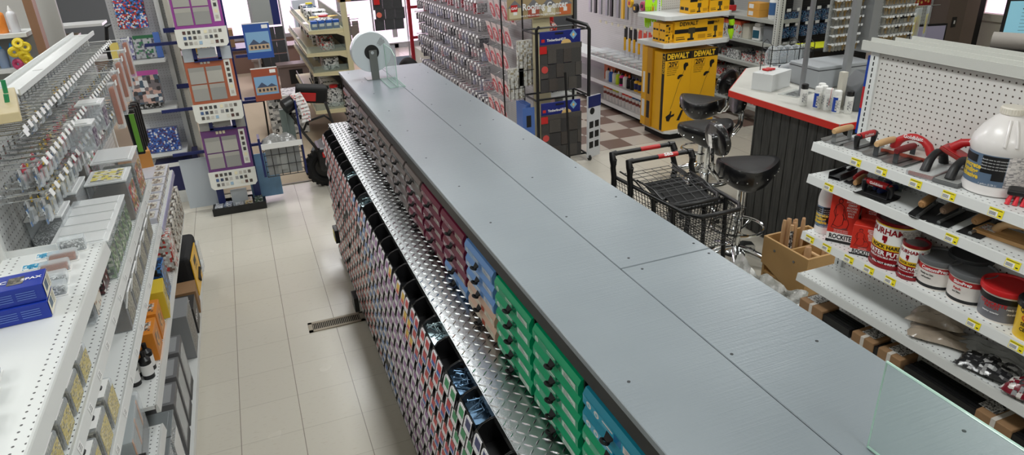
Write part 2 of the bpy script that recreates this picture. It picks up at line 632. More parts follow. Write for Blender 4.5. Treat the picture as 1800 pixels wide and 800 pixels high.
# screw heads sunk in the boards
sc = [(1.00, 1.56), (1.24, 1.56), (1.0, 1.64), (1.24, 1.64)]
for yy in (0.7, 1.1, 2.05, 2.5, 2.95, 3.4, 3.85, 4.3, 4.75, 5.08):
    for xx in (0.71, 0.99, 1.21):
        sc.append((xx + random.uniform(-0.03, 0.03), yy + random.uniform(-0.06, 0.06)))
scm = None
for x, y in sc:
    if scm is None:
        o = MB().cyl((0, 0, 0.0001), (0, 0, 0.0008), 0.0042, n=10).build('screw_head', mat('dark_screw', (40, 43, 46), 0.6), isl)
        scm = o.data
    else:
        o = bpy.data.objects.new('screw_head', scm)
        COL.objects.link(o)
        o.parent = isl
    o.location = (x, y, CT)
MB().box((0.66, NEAR, 0.0), (1.235, FAR - 0.02, CT - 0.02)).build('cabinet_body', BLACK_MATTE, isl)
MB().box((0.455, NEAR, 0.0), (0.66, FAR + 0.02, 0.06)).build('kick_plate', mat('grey_kick', (120, 122, 124), 0.5), isl)
MB().box((0.50, FAR - 0.01, 0.06), (0.66, FAR + 0.01, 1.0)).box((0.645, FAR - 0.03, 1.0), (0.665, FAR - 0.015, CT - 0.02)).build('end_panel', BLACK_PL, isl)
# diamond tread plate ledge
PLZ = 1.012
plate = mat('tread_plate', (190, 193, 195), 0.27, 1.0, bump=0.05, bscale=60)
m = MB()
m.box((0.512, NEAR, PLZ - 0.004), (0.66, FAR + 0.06, PLZ))
m.box((0.509, NEAR, PLZ - 0.03), (0.513, FAR + 0.06, PLZ))
k = 0
yy = NEAR + 0.02
while yy < FAR + 0.05:
    for q in range(5):
        xx = 0.522 + q * 0.029 + (0.0)
        a = PI / 4 if (k + q) % 2 else -PI / 4
        T = Matrix.Translation((xx, yy, PLZ)) @ Matrix.Rotation(a, 4, 'Z')
        L, W_, H_ = 0.0150, 0.0026, 0.0032
        vs = [(-L, 0, 0), (-L * 0.3, -W_, 0), (L * 0.3, -W_, 0), (L, 0, 0), (L * 0.3, W_, 0), (-L * 0.3, W_, 0), (-L * 0.55, 0, H_), (L * 0.55, 0, H_)]
        fs = [(0, 1, 6), (1, 2, 7, 6), (2, 3, 7), (3, 4, 7), (4, 5, 6, 7), (5, 0, 6)]
        m._add(vs, fs, 0, T)
    yy += 0.0285
    k += 1
m.build('tread_plate_ledge', plate, isl)

# screw drawers: five high, one column each 0.32 m
def dcol(name, c):
    return mat('drawer_' + name, c, 0.28, coat=0.3)
DC = {'green': dcol('green', (0, 160, 108)), 'blue': dcol('blue', (104, 150, 210)), 'maroon': dcol('maroon', (112, 30, 58)), 'grey': dcol('steel', (118, 108, 106)), 'cream': dcol('cream', (205, 172, 150)), 'teal': dcol('teal', (30, 138, 164))}
LB = {}
for n_, cs in {'green': ((60, 170, 128), (8, 110, 74), (206, 226, 212), (176, 206, 190)),
               'blue': ((150, 184, 222), (96, 138, 196), (206, 216, 232), (180, 200, 226)),
               'maroon': ((150, 92, 112), (96, 20, 46), (196, 184, 172), (176, 140, 150)),
               'grey': ((134, 130, 128), (84, 78, 76), (182, 180, 176), (160, 156, 152)),
               'cream': ((224, 204, 180), (190, 90, 70), (232, 222, 196), (206, 190, 170)),
               'teal': ((50, 164, 196), (24, 110, 160), (228, 222, 220), (120, 196, 216))}.items():
    LB[n_] = [mat('label_%s_%d' % (n_, i), c_, 0.14, coat=0.5) for i, c_ in enumerate(cs)]
PIT = 0.3215
ROWH = 0.0575
def drawer(parent, y0, z0, kind, rowi):
    """y0 near end of the drawer front; front stands proud of the body by 30 mm"""
    L_ = PIT - 0.026
    h = ROWH - 0.004
    m = MB()
    # front tray with a sloping window: deep band on top, narrow lip below
    X0 = 0.664
    poly = [(X0, z0), (X0 - 0.025, z0), (X0 - 0.027, z0 + 0.003), (X0 - 0.027, z0 + 0.028), (X0 - 0.018, z0 + 0.046), (X0 - 0.006, z0 + 0.048), (X0, z0 + 0.048)]
    m.prism(poly, 0, L_, 0, XZ(y0 + L_))
    d = m.build('drawer', DC[kind], parent)
    q = MB()
    def P(f, g, off=0.0):
        return (X0 - 0.0275 - off, y0 + L_ - 0.006 - (L_ - 0.012) * f, z0 + 0.0035 + 0.0235 * g)
    q.quad([P(0, 0), P(1, 0), P(1, 1), P(0, 1)], 0)
    def R4(a0, a1, b0, b1, m_):
        q.quad([P(a0, b0, 0.0003), P(a1, b0, 0.0003), P(a1, b1, 0.0003), P(a0, b1, 0.0003)], m_)
    for cx in ((0.10, 0.24) if kind == 'teal' else (0.09,)):
        q.quad([P(cx + 0.045 * math.cos(a * PI / 5), 0.5 + 0.38 * math.sin(a * PI / 5), 0.0003) for a in range(10)], 2)
        q.quad([P(cx + 0.02 * math.cos(a * PI / 5), 0.45 + 0.2 * math.sin(a * PI / 5), 0.0005) for a in range(10)], 3)
    R4(0.34, 0.52, 0.62, 0.80, 2)
    R4(0.34, 0.48, 0.34, 0.46, 3)
    R4(0.54, 0.66, 0.05, 0.95, 1)
    R4(0.69, 0.97, 0.1, 0.9, 2)
    for k_ in range(3):
        R4(0.72, 0.93 - 0.05 * k_, 0.22 + 0.22 * k_, 0.30 + 0.22 * k_, 1)
    q.build('drawer_label', LB[kind], d)
    # black thumb loop hanging under the front
    q = MB()
    yc = y0 + L_ * 0.52
    q.prism([(-0.018, 0.004), (-0.009, -0.016), (0.009, -0.016), (0.018, 0.004)], -0.003, 0.003, 0, frame((X0 - 0.026, yc, z0 + 0.006), (0, 1, 0), (0.7, 0, 0.7)))
    q.torus((X0 - 0.042, yc, z0 - 0.006), 0.010, 0.0042, 12, 6, 0, (0, math.radians(25), 0))
    q.build('thumb_loop', BLACK_MATTE, d)
colkinds = []
for c in range(17):
    y = 5.16 - (c + 1) * PIT + 0.0
    colkinds.append(y)
ybase = 1.26
for c in range(-2, 13):
    y0 = ybase + c * PIT + 0.006
    if y0 < 0.3 or y0 + PIT > FAR:
        continue
    for r in range(5):
        z0 = 1.318 - (r + 1) * ROWH
        if c < 0:
            kd = 'teal' if r < 2 else 'green'
            if c == -1 and r == 0:
                kd = 'teal'
        elif c in (0, 1):
            kd = 'green'
        elif c == 2:
            kd = 'blue' if r < 3 else 'cream'
        elif c == 3:
            kd = 'maroon' if r < 4 else 'blue'
        elif c == 4:
            kd = 'maroon'
        elif c == 5:
            kd = 'maroon' if r > 1 else 'grey'
        else:
            kd = 'grey'
        drawer(isl, y0, z0, kd, r)
MB().box((0.648, 0.25, 1.318), (0.664, FAR - 0.03, 1.384)).build('valance_strip', BLACK_PL, isl)
for c in range(-3, 14):
    y0 = ybase + c * PIT
    if 0.2 < y0 < FAR:
        MB().box((0.652, y0 - 0.004, PLZ), (0.664, y0 + 0.003, 1.32)).build('drawer_divider', BLACK_PL, isl)

# gravity bins under the ledge
BP = 0.162
BR = 0.0895
binbody = MB()
def curve_side(y):
    # side cheek with a swept front edge
    pts = [(0.115, -0.02), (0.115, 0.068), (0.060, 0.068), (0.030, 0.056), (0.006, 0.030), (-0.008, 0.0), (-0.008, -0.02)]
    binbody.prism(pts, 0, 0.003, 0, XZ(y + 0.003))
curve_side(0.0)
curve_side(BP - 0.006)
binbody.quad([(0.0, 0, -0.02), (0.0, BP - 0.003, -0.02), (0.115, BP - 0.003, -0.02), (0.115, 0, -0.02)])
binbody.quad([(0.115, 0, -0.02), (0.115, BP - 0.003, -0.02), (0.115, BP - 0.003, 0.068), (0.115, 0, 0.068)])
binbody.quad([(-0.005, 0.020, -0.02), (0.011, 0.020, 0.048), (0.011, BP - 0.003, 0.048), (-0.005, BP - 0.003, -0.02)])
cards = {}
def cardmat(name, band, ink, band2=None):
    """white label card: coloured size band, small black print below"""
    m, nt, b = newmat('label_card_' + name)
    tc, s = sepxyz(nt)
    Y, Z = s.outputs[1], s.outputs[2]
    inb = mnode(nt, 'MULTIPLY', mnode(nt, 'GREATER_THAN', Y, 0.007), mnode(nt, 'LESS_THAN', Y, 0.050))
    inb2 = mnode(nt, 'MULTIPLY', mnode(nt, 'GREATER_THAN', Z, 0.022), mnode(nt, 'LESS_THAN', Z, 0.052))
    f = mnode(nt, 'MULTIPLY', inb, inb2)
    c = mixcol(nt, f, srgb((236, 234, 238)), srgb(band))
    if band2:
        f2 = mnode(nt, 'MULTIPLY', inb, mnode(nt, 'MULTIPLY', mnode(nt, 'GREATER_THAN', Z, 0.008), mnode(nt, 'LESS_THAN', Z, 0.023)))
        c = mixcol(nt, f2, c, srgb(band2))
    mp = nt.nodes.new('ShaderNodeMapping')
    mp.inputs['Scale'].default_value = (1, 420, 190)
    nt.links.new(tc.outputs['Object'], mp.inputs[0])
    fl = nt.nodes.new('ShaderNodeVectorMath')
    fl.operation = 'FLOOR'
    nt.links.new(mp.outputs[0], fl.inputs[0])
    wn = nt.nodes.new('ShaderNodeTexWhiteNoise')
    nt.links.new(fl.outputs[0], wn.inputs['Vector'])
    t = mnode(nt, 'MULTIPLY', mnode(nt, 'GREATER_THAN', wn.outputs['Value'], 0.70), 0.35)
    c = mixcol(nt, t, c, srgb(ink))
    ed = mnode(nt, 'MAXIMUM', mnode(nt, 'LESS_THAN', Y, 0.0022), mnode(nt, 'LESS_THAN', Z, 0.004))
    nt.links.new(mixcol(nt, ed, c, srgb((30, 30, 32))), b.inputs['Base Color'])
    b.inputs['Roughness'].default_value = 0.3
    return m
CM = {'salmon': cardmat('salmon', (214, 106, 98), (120, 60, 60)), 'red': cardmat('red', (206, 48, 52), (90, 40, 44)), 'redblue': cardmat('redblue', (202, 44, 52), (60, 60, 90), (40, 96, 180)),
      'blue': cardmat('blue', (70, 128, 206), (50, 70, 120)), 'lilac': cardmat('lilac', (158, 104, 168), (90, 60, 100)), 'yellow': cardmat('yellow', (232, 190, 50), (140, 60, 60), (206, 60, 60)),
      'green': cardmat('green', (30, 146, 88), (60, 90, 70)), 'navy': cardmat('navy', (46, 52, 104), (60, 60, 90))}
cardmesh = {}
CW = 0.062
def card(parent, y0, kind):
    if kind not in cardmesh:
        q = MB()
        q.prism([(0, 0), (CW, 0), (CW, 0.063), (0.018, 0.063), (0.007, 0.057), (0, 0.044)], 0, 0.0015, 0, Matrix(((0, 0, -1, 0), (-1, 0, 0, CW), (0, 1, 0, 0), (0, 0, 0, 1))))
        o = q.build('label_card', CM[kind])
        cardmesh[kind] = o.data
        bpy.data.objects.remove(o)
    o = bpy.data.objects.new('label_card', cardmesh[kind])
    COL.objects.link(o)
    o.parent = parent
    o.location = (-0.0065, y0, -0.018)
    o.rotation_euler = (0, math.radians(14), 0)
    return o
bodyo = binbody.build('bin_body', BLACK_PL)
bodymesh = bodyo.data
bpy.data.objects.remove(bodyo)
NAMES = {'salmon': 'salmon', 'red': 'red', 'redblue': 'red and blue', 'blue': 'blue', 'lilac': 'lilac', 'yellow': 'yellow and red', 'green': 'green', 'navy': 'navy'}
ROWN = ['top row', 'second row', 'third row', 'fourth row', 'fifth row', 'sixth row', 'seventh row', 'eighth row', 'ninth row', 'tenth row', 'bottom row']
bolt_dark = mat('blued_bolts', (92, 120, 146), 0.3, 0.85)
bolt_zinc = mat('zinc_bolts', (170, 190, 196), 0.25, 0.9)
random.seed(11)
def bolts(y, z, mt, labl, seed):
    random.seed(seed)
    m = MB()
    for i in range(26):
        c = Vector((0.065 + random.uniform(-0.03, 0.03), 0.08 + random.uniform(-0.045, 0.045), 0.03 + random.uniform(0, 0.03)))
        a = random.uniform(0, PI)
        d = Vector((math.cos(a), math.sin(a), random.uniform(-0.25, 0.25))) * 0.025
        m.cyl(c - d, c + d, 0.0022, n=5)
        m.cyl(c + d, c + d * 1.12, 0.0048, n=6)
    m.cbox((0.06, 0.08, 0.012), (0.09, 0.13, 0.04))
    o = m.build('loose_bolts', mt, loc=(0.448, y, z))
    tag(o, labl, 'bolts', kind='stuff')
def zone(y, r, half):
    """which colour of card is used where along the island"""
    y2 = y + (r - 4) * 0.04
    if y2 > 3.75:
        return 'salmon'
    if y2 > 3.2:
        return 'blue' if ((r + half) % 3 != 1 or r > 4) and y2 < 3.62 else 'salmon'
    if y2 > 2.42:
        return ('lilac' if r < 7 else 'lilac') if not (r == 0 and half == 0 and y2 < 2.6) else 'yellow'
    if y2 > 2.25:
        return 'yellow' if r < 3 else 'lilac'
    if y2 > 1.70:
        return 'redblue' if (int(y / BP) + r + half) % 2 else 'red'
    if y2 > 1.45 and r < 4:
        return 'green'
    if r < 4:
        return 'navy'
    return 'redblue' if (r + half) % 3 else 'yellow'
nb = 0
yb = 1.262 - 2 * BP
bins = []
while yb < FAR - BP + 0.03:
    for r in range(11):
        z = 0.925 - r * BR
        bins.append((yb, r, z))
    yb += BP
bins.sort(key=lambda t: (t[1], t[0]))
for (y, r, z) in bins:
    ka, kb = zone(y, r, 0), zone(y + BP / 2, r, 1)
    nm = NAMES[ka] if ka == kb else NAMES[ka] + ' and ' + NAMES[kb]
    b_ = thing('fastener_bin', 'black fastener bin, %s cards, %s under tread plate' % (nm, ROWN[r]), 'bin', (0.440, y, z), group='fastener bins with %s cards, %s' % (nm, ROWN[r]))
    o = bpy.data.objects.new('bin_body', bodymesh)
    COL.objects.link(o)
    o.parent = b_
    if random.random() > 0.035 or r < 1:
        card(b_, 0.0245, ka)
    if random.random() > 0.035 or r < 1:
        card(b_, 0.0935, kb)
MB().box((0.556, NEAR, 0.06), (0.66, FAR, PLZ - 0.005)).build('bin_back_panel', BLACK_MATTE, isl)
# bolts seen in open bins (top row)
bolts(2.087, 0.915, bolt_zinc, 'pile of zinc bolts in a top-row bin', 3)
bolts(1.772, 0.915, bolt_dark, 'pile of blue-black screws in a top-row bin', 4)
bolts(1.61, 0.915, bolt_dark, 'pile of long blue-black screws in the bin behind the green label card', 5)
bolts(3.58, 0.915, bolt_zinc, 'small zinc bolts in a far top-row bin', 6)
bolts(4.04, 0.915, bolt_zinc, 'zinc bolts in the farthest lit top-row bin', 8)

# ================================================================ gondola shelving
def shelf_part(g, xf, xb, y0, y1, z, mname, tags=(), name='shelf', lip=0.038, taglook='yellow', tagw=0.052):
    """steel shelf, punched in strips near front and back; xf is the front edge"""
    s = 1 if xb > xf else -1
    lo, hi = sorted((xf + s * 0.012, xf + s * 0.055))
    lo2, hi2 = sorted((xb - s * 0.07, xb - s * 0.02))
    pm = pegmat('punched_' + mname, (226, 229, 228), (0, 1), 0.0254, 0.0034, (70, 70, 72), 0.35, (0, (lo, hi), (lo2, hi2)))
    m = MB()
    a, b = sorted((xf + s * 0.008, xb))
    m.box((a, y0, z - 0.018), (b, y1, z))
    # sloping price lip
    m.prism([(xf + s * 0.010, z), (xf + s * 0.002, z + 0.003), (xf, z - 0.002), (xf - s * 0.006, z - lip), (xf + s * 0.010, z - lip)], 0, y1 - y0, 1, XZ(y1))
    sh = wb(m, name, [pm, WHITE_DIM], g)
    for t in tags:
        y = t
        q = MB()
        sl = -s * 0.006 / (lip - 0.002)
        def P(yy, dz, off=0.0):
            # lip plane, pushed slightly off the metal
            xx = xf + sl * (0.0 + dz)
            return (xx - s * (0.0012 + off), yy, z - 0.002 - dz)
        w = tagw
        if taglook == 'yellow':
            q.quad([P(y + w / 2, lip - 0.006), P(y - w / 2, lip - 0.006), P(y - w / 2, 0.002), P(y + w / 2, 0.002)], 0)
            q.quad([P(y + w / 2 - 0.002, lip - 0.008, 0.0004), P(y - w * 0.14, lip - 0.008, 0.0004), P(y - w * 0.14, 0.012, 0.0004), P(y + w / 2 - 0.002, 0.012, 0.0004)], 1)
            for k_ in range(9):
                yy = y + w / 2 - 0.005 - k_ * 0.0027
                q.quad([P(yy + 0.0008, lip - 0.011, 0.0008), P(yy - 0.0004, lip - 0.011, 0.0008), P(yy - 0.0004, 0.015, 0.0008), P(yy + 0.0008, 0.015, 0.0008)], 2)
            q.quad([P(y + w * 0.44, 0.008, 0.0006), P(y - w * 0.4, 0.008, 0.0006), P(y - w * 0.4, 0.006, 0.0006), P(y + w * 0.44, 0.006, 0.0006)], 2)
            q.quad([P(y - w * 0.24, lip - 0.012, 0.0006), P(y - w * 0.4, lip - 0.012, 0.0006), P(y - w * 0.4, lip - 0.016, 0.0006), P(y - w * 0.24, lip - 0.016, 0.0006)], 2)
        else:
            q.quad([P(y + w / 2, lip - 0.008), P(y - w / 2, lip - 0.008), P(y - w / 2, 0.005), P(y + w / 2, 0.005)], 1)
            for k_ in range(3):
                q.quad([P(y + w * 0.3, 0.010 + k_ * 0.006, 0.0005), P(y - w * 0.2 - 0.003 * k_, 0.010 + k_ * 0.006, 0.0005), P(y - w * 0.2 - 0.003 * k_, 0.012 + k_ * 0.006, 0.0005), P(y + w * 0.3, 0.012 + k_ * 0.006, 0.0005)], 2)
        q.build('price_tag', [YELLOW, PAPER, INK], sh)
    return sh

GR = thing('gondola_shelving', 'white pegboard gondola with trowels, tubs and yellow price tags, facing the grey worktop', 'shelving', (2.5, 0.9, 0))
GY0, GY1 = -0.15, 2.28
SF, SB = 2.336, 2.605
pegW = pegmat('white_pegboard', (218, 216, 212), (1, 2), 0.0254, 0.0036, (74, 60, 52), 0.5)
wb(MB().box((SB, GY0, 0.12), (SB + 0.006, GY1 - 0.045, 1.80)), 'pegboard_panel', pegW, GR)
# uprights with slot rows
def slot_post(g, x0, x1, y0, y1, z1, face_x, z0=0.0, m_=None):
    wb(MB().box((x0, y0, z0), (x1, y1, z1)), 'upright', m_ or WHITE_MET, g, bevel=0.003)
    q = MB()
    z = z0 + 0.1
    while z < z1 - 0.05:
        yc = (y0 + y1) / 2
        q.box((face_x, yc - 0.003, z), (face_x + 0.0015, yc + 0.003, z + 0.017))
        z += 0.0254
    wb(q, 'slots', BLACK_MATTE, g)
slot_post(GR, SB - 0.012, SB + 0.05, GY1 - 0.045, GY1, 1.81, SB - 0.0125)
slot_post(GR, SB - 0.012, SB + 0.05, 1.03, 1.065, 1.81, SB - 0.0125)
grit = mat('gritty_white_rail', (205, 206, 200), 0.4, bump=0.2, bscale=500)
m = MB()
m.box((SB - 0.030, GY0, 1.805), (SB + 0.124, GY1 + 0.034, 1.815))
m.box((SB - 0.035, GY0, 1.79), (SB - 0.028, GY1 + 0.035, 1.832))
m.box((SB + 0.01, GY0, 1.814), (SB + 0.02, GY1 + 0.03, 1.840))
m.box((SB + 0.06, GY0, 1.814), (SB + 0.068, GY1 - 0.05, 1.846))
m.box((SB + 0.122, GY0, 1.80), (SB + 0.13, GY1 - 0.08, 1.850))
wb(m, 'top_rail', grit, GR)
pm2 = pegmat('white_pegboard_rear', (222, 220, 216), (1, 2), 0.0254, 0.0036, (120, 112, 104), 0.5)
wb(MB().box((SB + 0.05, GY0, 0.12), (SB + 0.056, GY1 - 0.04, 1.80)), 'rear_panel', pm2, GR)
shelf_part(GR, SF, SB, GY0, GY1, 1.405, 'right_a', (2.03, 1.90, 1.74, 1.60, 1.42, 1.2))
shelf_part(GR, SF, SB, GY0, GY1, 1.250, 'right_b', (2.15, 1.55, 1.32), 'shelf')
shelf_part(GR, SF + 0.016, SB, GY0, GY1, 0.957, 'right_c', (2.225, 2.12, 1.99, 1.88, 1.77, 1.40, 1.24), 'shelf')
shelf_part(GR, SF + 0.026, SB + 0.0, GY0, GY1, 0.725, 'right_d', (), 'shelf')
shelf_part(GR, SF + 0.026, SB, GY0, GY1, 0.538, 'right_e', (), 'shelf')
m = MB().box((2.40, GY0, 0.0), (SB, GY1, 0.09)).box((2.352, GY0, 0.09), (SB, GY1, 0.125))
wb(m, 'base_deck', WHITE_DIM, GR)
for z in (1.405, 1.25, 0.957, 0.725, 0.538):
    wb(MB().prism([(SB, z - 0.018), (SF + 0.04, z - 0.018), (SF + 0.05, z - 0.03), (SB, z - 0.075)], 0, 0.004, 0, XZ(GY1)), 'bracket', WHITE_DIM, GR)

# ---------------------------------------------------------------- trowels
WOODH = mat('light_wood_handle', (214, 176, 128), 0.5, var=0.10, vscale=40)
WOODD = mat('tan_wood_handle', (170, 128, 84), 0.5, var=0.10, vscale=40)
GREYST = mat('galvanised_steel', (150, 152, 152), 0.35, 0.85)
RUBRED = mat('dark_red_rubber', (120, 26, 30), 0.5)
REDGRIP = mat('red_grip', (186, 34, 38), 0.4)
BLKGRIP = mat('black_grip', (24, 24, 26), 0.45)
BLUEG = mat('navy_grip', (30, 44, 90), 0.45)
LABEL_W = printmat('small_print_label', (236, 232, 226), [(150, 140, 134), (190, 60, 50), (120, 120, 120)], 140, 0.62, 0.4)
BRAND = 'Goldblatt'
def edger(label, loc, rz, grip, ends, brand=False, blade=GREYST, group=None, hollow=0.0):
    """concrete edger or groover: curved plate, two posts, bar grip along +x"""
    t = thing('hand_trowel', label, 'trowel', loc, rz, group)
    q = MB()
    prof = [(-0.052, 0.010), (-0.044, 0.003), (-0.03, 0.0005), (0.03, 0.0005), (0.044, 0.004), (0.052, 0.012)]
    n = len(prof)
    T = Matrix(((0, 0, 1, 0), (1, 0, 0, 0), (0, 1, 0, 0), (0, 0, 0, 1)))
    poly = prof + [(y, z + 0.0022) for y, z in reversed(prof)]
    for i in range(n - 1):
        a, b = prof[i], prof[i + 1]
        q.prism([a, b, (b[0], b[1] + 0.002), (a[0], a[1] + 0.002)], -0.075, 0.075, 0, T)
    q.build('blade', blade, t)
    q = MB()
    for x in (-0.055, 0.055):
        q.box((x - 0.002, -0.011, 0.004), (x + 0.002, 0.011, 0.062))
        q.cyl((x - 0.004, 0, 0.052), (x + 0.004, 0, 0.052), 0.005, n=10)
    q.box((-0.057, -0.011, 0.003), (0.057, 0.011, 0.006))
    q.build('mount', ends, t, bevel=0.001, seg=1)
    q = MB()
    q.tube([(-0.062, 0, 0.054), (-0.056, 0, 0.055), (-0.03, 0, 0.0565), (0.03, 0, 0.0565), (0.056, 0, 0.055), (0.062, 0, 0.054)], [0.011, 0.0135, 0.0145, 0.0145, 0.0135, 0.011], 14)
    h = q.build('handle', grip, t, smooth=True)
    if brand:
        q = MB()
        letter(q, BRAND, 0.016, frame((0, -0.0146, 0.058), (1, 0, 0), (0, 0.12, 1)), 0, bold=0.0003)
        q.build('lettering', WHITE_INK, h)
        q = MB()
        for s in (-1, 1):
            q.tube([(s * 0.046, 0, 0.056), (s * 0.060, 0, 0.052), (s * 0.064, 0, 0.035), (s * 0.060, 0, 0.012)], [0.015, 0.0145, 0.010, 0.008], 12)
        q.build('grip_end', BLKGRIP, t, smooth=True)
    return t
FWD = math.radians(8)
edger('steel edging trowel with pale wood bar handle, leftmost on the top shelf', (2.455, 2.236, 1.4055), FWD, WOODH, GREYST)
edger('steel edging trowel with red and black bar grip, second on the top shelf', (2.475, 2.125, 1.4055), FWD, REDGRIP, BLKGRIP, True)
edger('steel edging trowel with pale wood handle, between the two red gripped ones', (2.465, 2.015, 1.4055), FWD, WOODH, DARKSTEEL)
edger('steel edging trowel with dark maroon rubber handle and black end, fourth on the top shelf', (2.46, 1.912, 1.4055), FWD, RUBRED, DARKSTEEL)

def arched(q, L_, H_, r, m=0, T=None, steep=0.3):
    pts = []
    for i in range(9):
        t = i / 8
        x = -L_ / 2 + L_ * t
        z = H_ * min(1, (math.sin(PI * t) ** 0.55)) if 0 < t < 1 else 0.0
        pts.append((x, 0, z))
    q.tube(pts, [r * 1.25, r * 1.15, r, r, r * 1.05, r, r, r * 1.15, r * 1.25], 12, m, T=T)
def gfloat(label, loc, rot, pad, padm, grip, L_=0.20, W_=0.10, brand=False, H_=0.062, padt=0.014, wrapped=False):
    t = thing('grout_float', label, 'float', loc, 0, rot=rot)
    q = MB()
    q.box((-L_ / 2, -W_ / 2, 0), (L_ / 2, W_ / 2, padt))
    q.build('pad', padm, t, bevel=0.003)
    q = MB()
    q.box((-L_ / 2 + 0.004, -W_ / 2 + 0.004, padt), (L_ / 2 - 0.004, W_ / 2 - 0.004, padt + 0.004))
    q.build('backing_plate', pad, t, bevel=0.002)
    q = MB()
    arched(q, L_ * 0.72, H_, 0.0145, 0, Matrix.Translation((0, 0, padt + 0.004)))
    h = q.build('handle', grip, t, smooth=True)
    if brand:
        q = MB()
        letter(q, BRAND, 0.021, frame((0, -0.0158, padt + H_ + 0.004), (1, 0, 0), (0, 0.1, 1)), 0, bold=0.0004)
        q.build('lettering', WHITE_INK, h)
    if wrapped:
        q = MB()
        q.box((-L_ / 2 - 0.006, -W_ / 2 - 0.006, -0.001), (L_ / 2 + 0.006, W_ / 2 + 0.006, padt + 0.008))
        q.build('plastic_wrap', CLEAR, t, bevel=0.004)
    return t
SPONGE = mat('brick_red_rubber_pad', (150, 66, 50), 0.8, bump=0.4, bscale=300)
GREYPAD = mat('grey_foam_pad', (96, 98, 98), 0.7)
gfloat('red handled grout float lying flat against the pegboard on the top shelf', (2.545, 1.945, 1.407), (0, 0, math.radians(-78)), mat('clear_backing', (205, 200, 192), 0.4), SPONGE, REDGRIP, 0.22, 0.09, True, 0.062)
gfloat('red handled float propped tilted against the pegboard behind the white jug', (2.53, 1.70, 1.455), (math.radians(-6), math.radians(24), math.radians(-70)), REDGRIP, mat('red_pad', (150, 44, 38), 0.6), REDGRIP, 0.20, 0.10, True, 0.060)
gfloat('black arched handle grout float still in plastic wrap, on the top shelf', (2.45, 1.765, 1.408), (0, 0, math.radians(12)), mat('clear_backing', (205, 200, 192), 0.4), SPONGE, BLKGRIP, 0.20, 0.095, False, 0.062, wrapped=True)
gfloat('black handled float with grey foam pad beside the white jug', (2.455, 1.662, 1.4065), (0, 0, math.radians(10)), mat('pale_grey_plate', (150, 152, 150), 0.5), GREYPAD, BLKGRIP, 0.19, 0.095, False, 0.060)

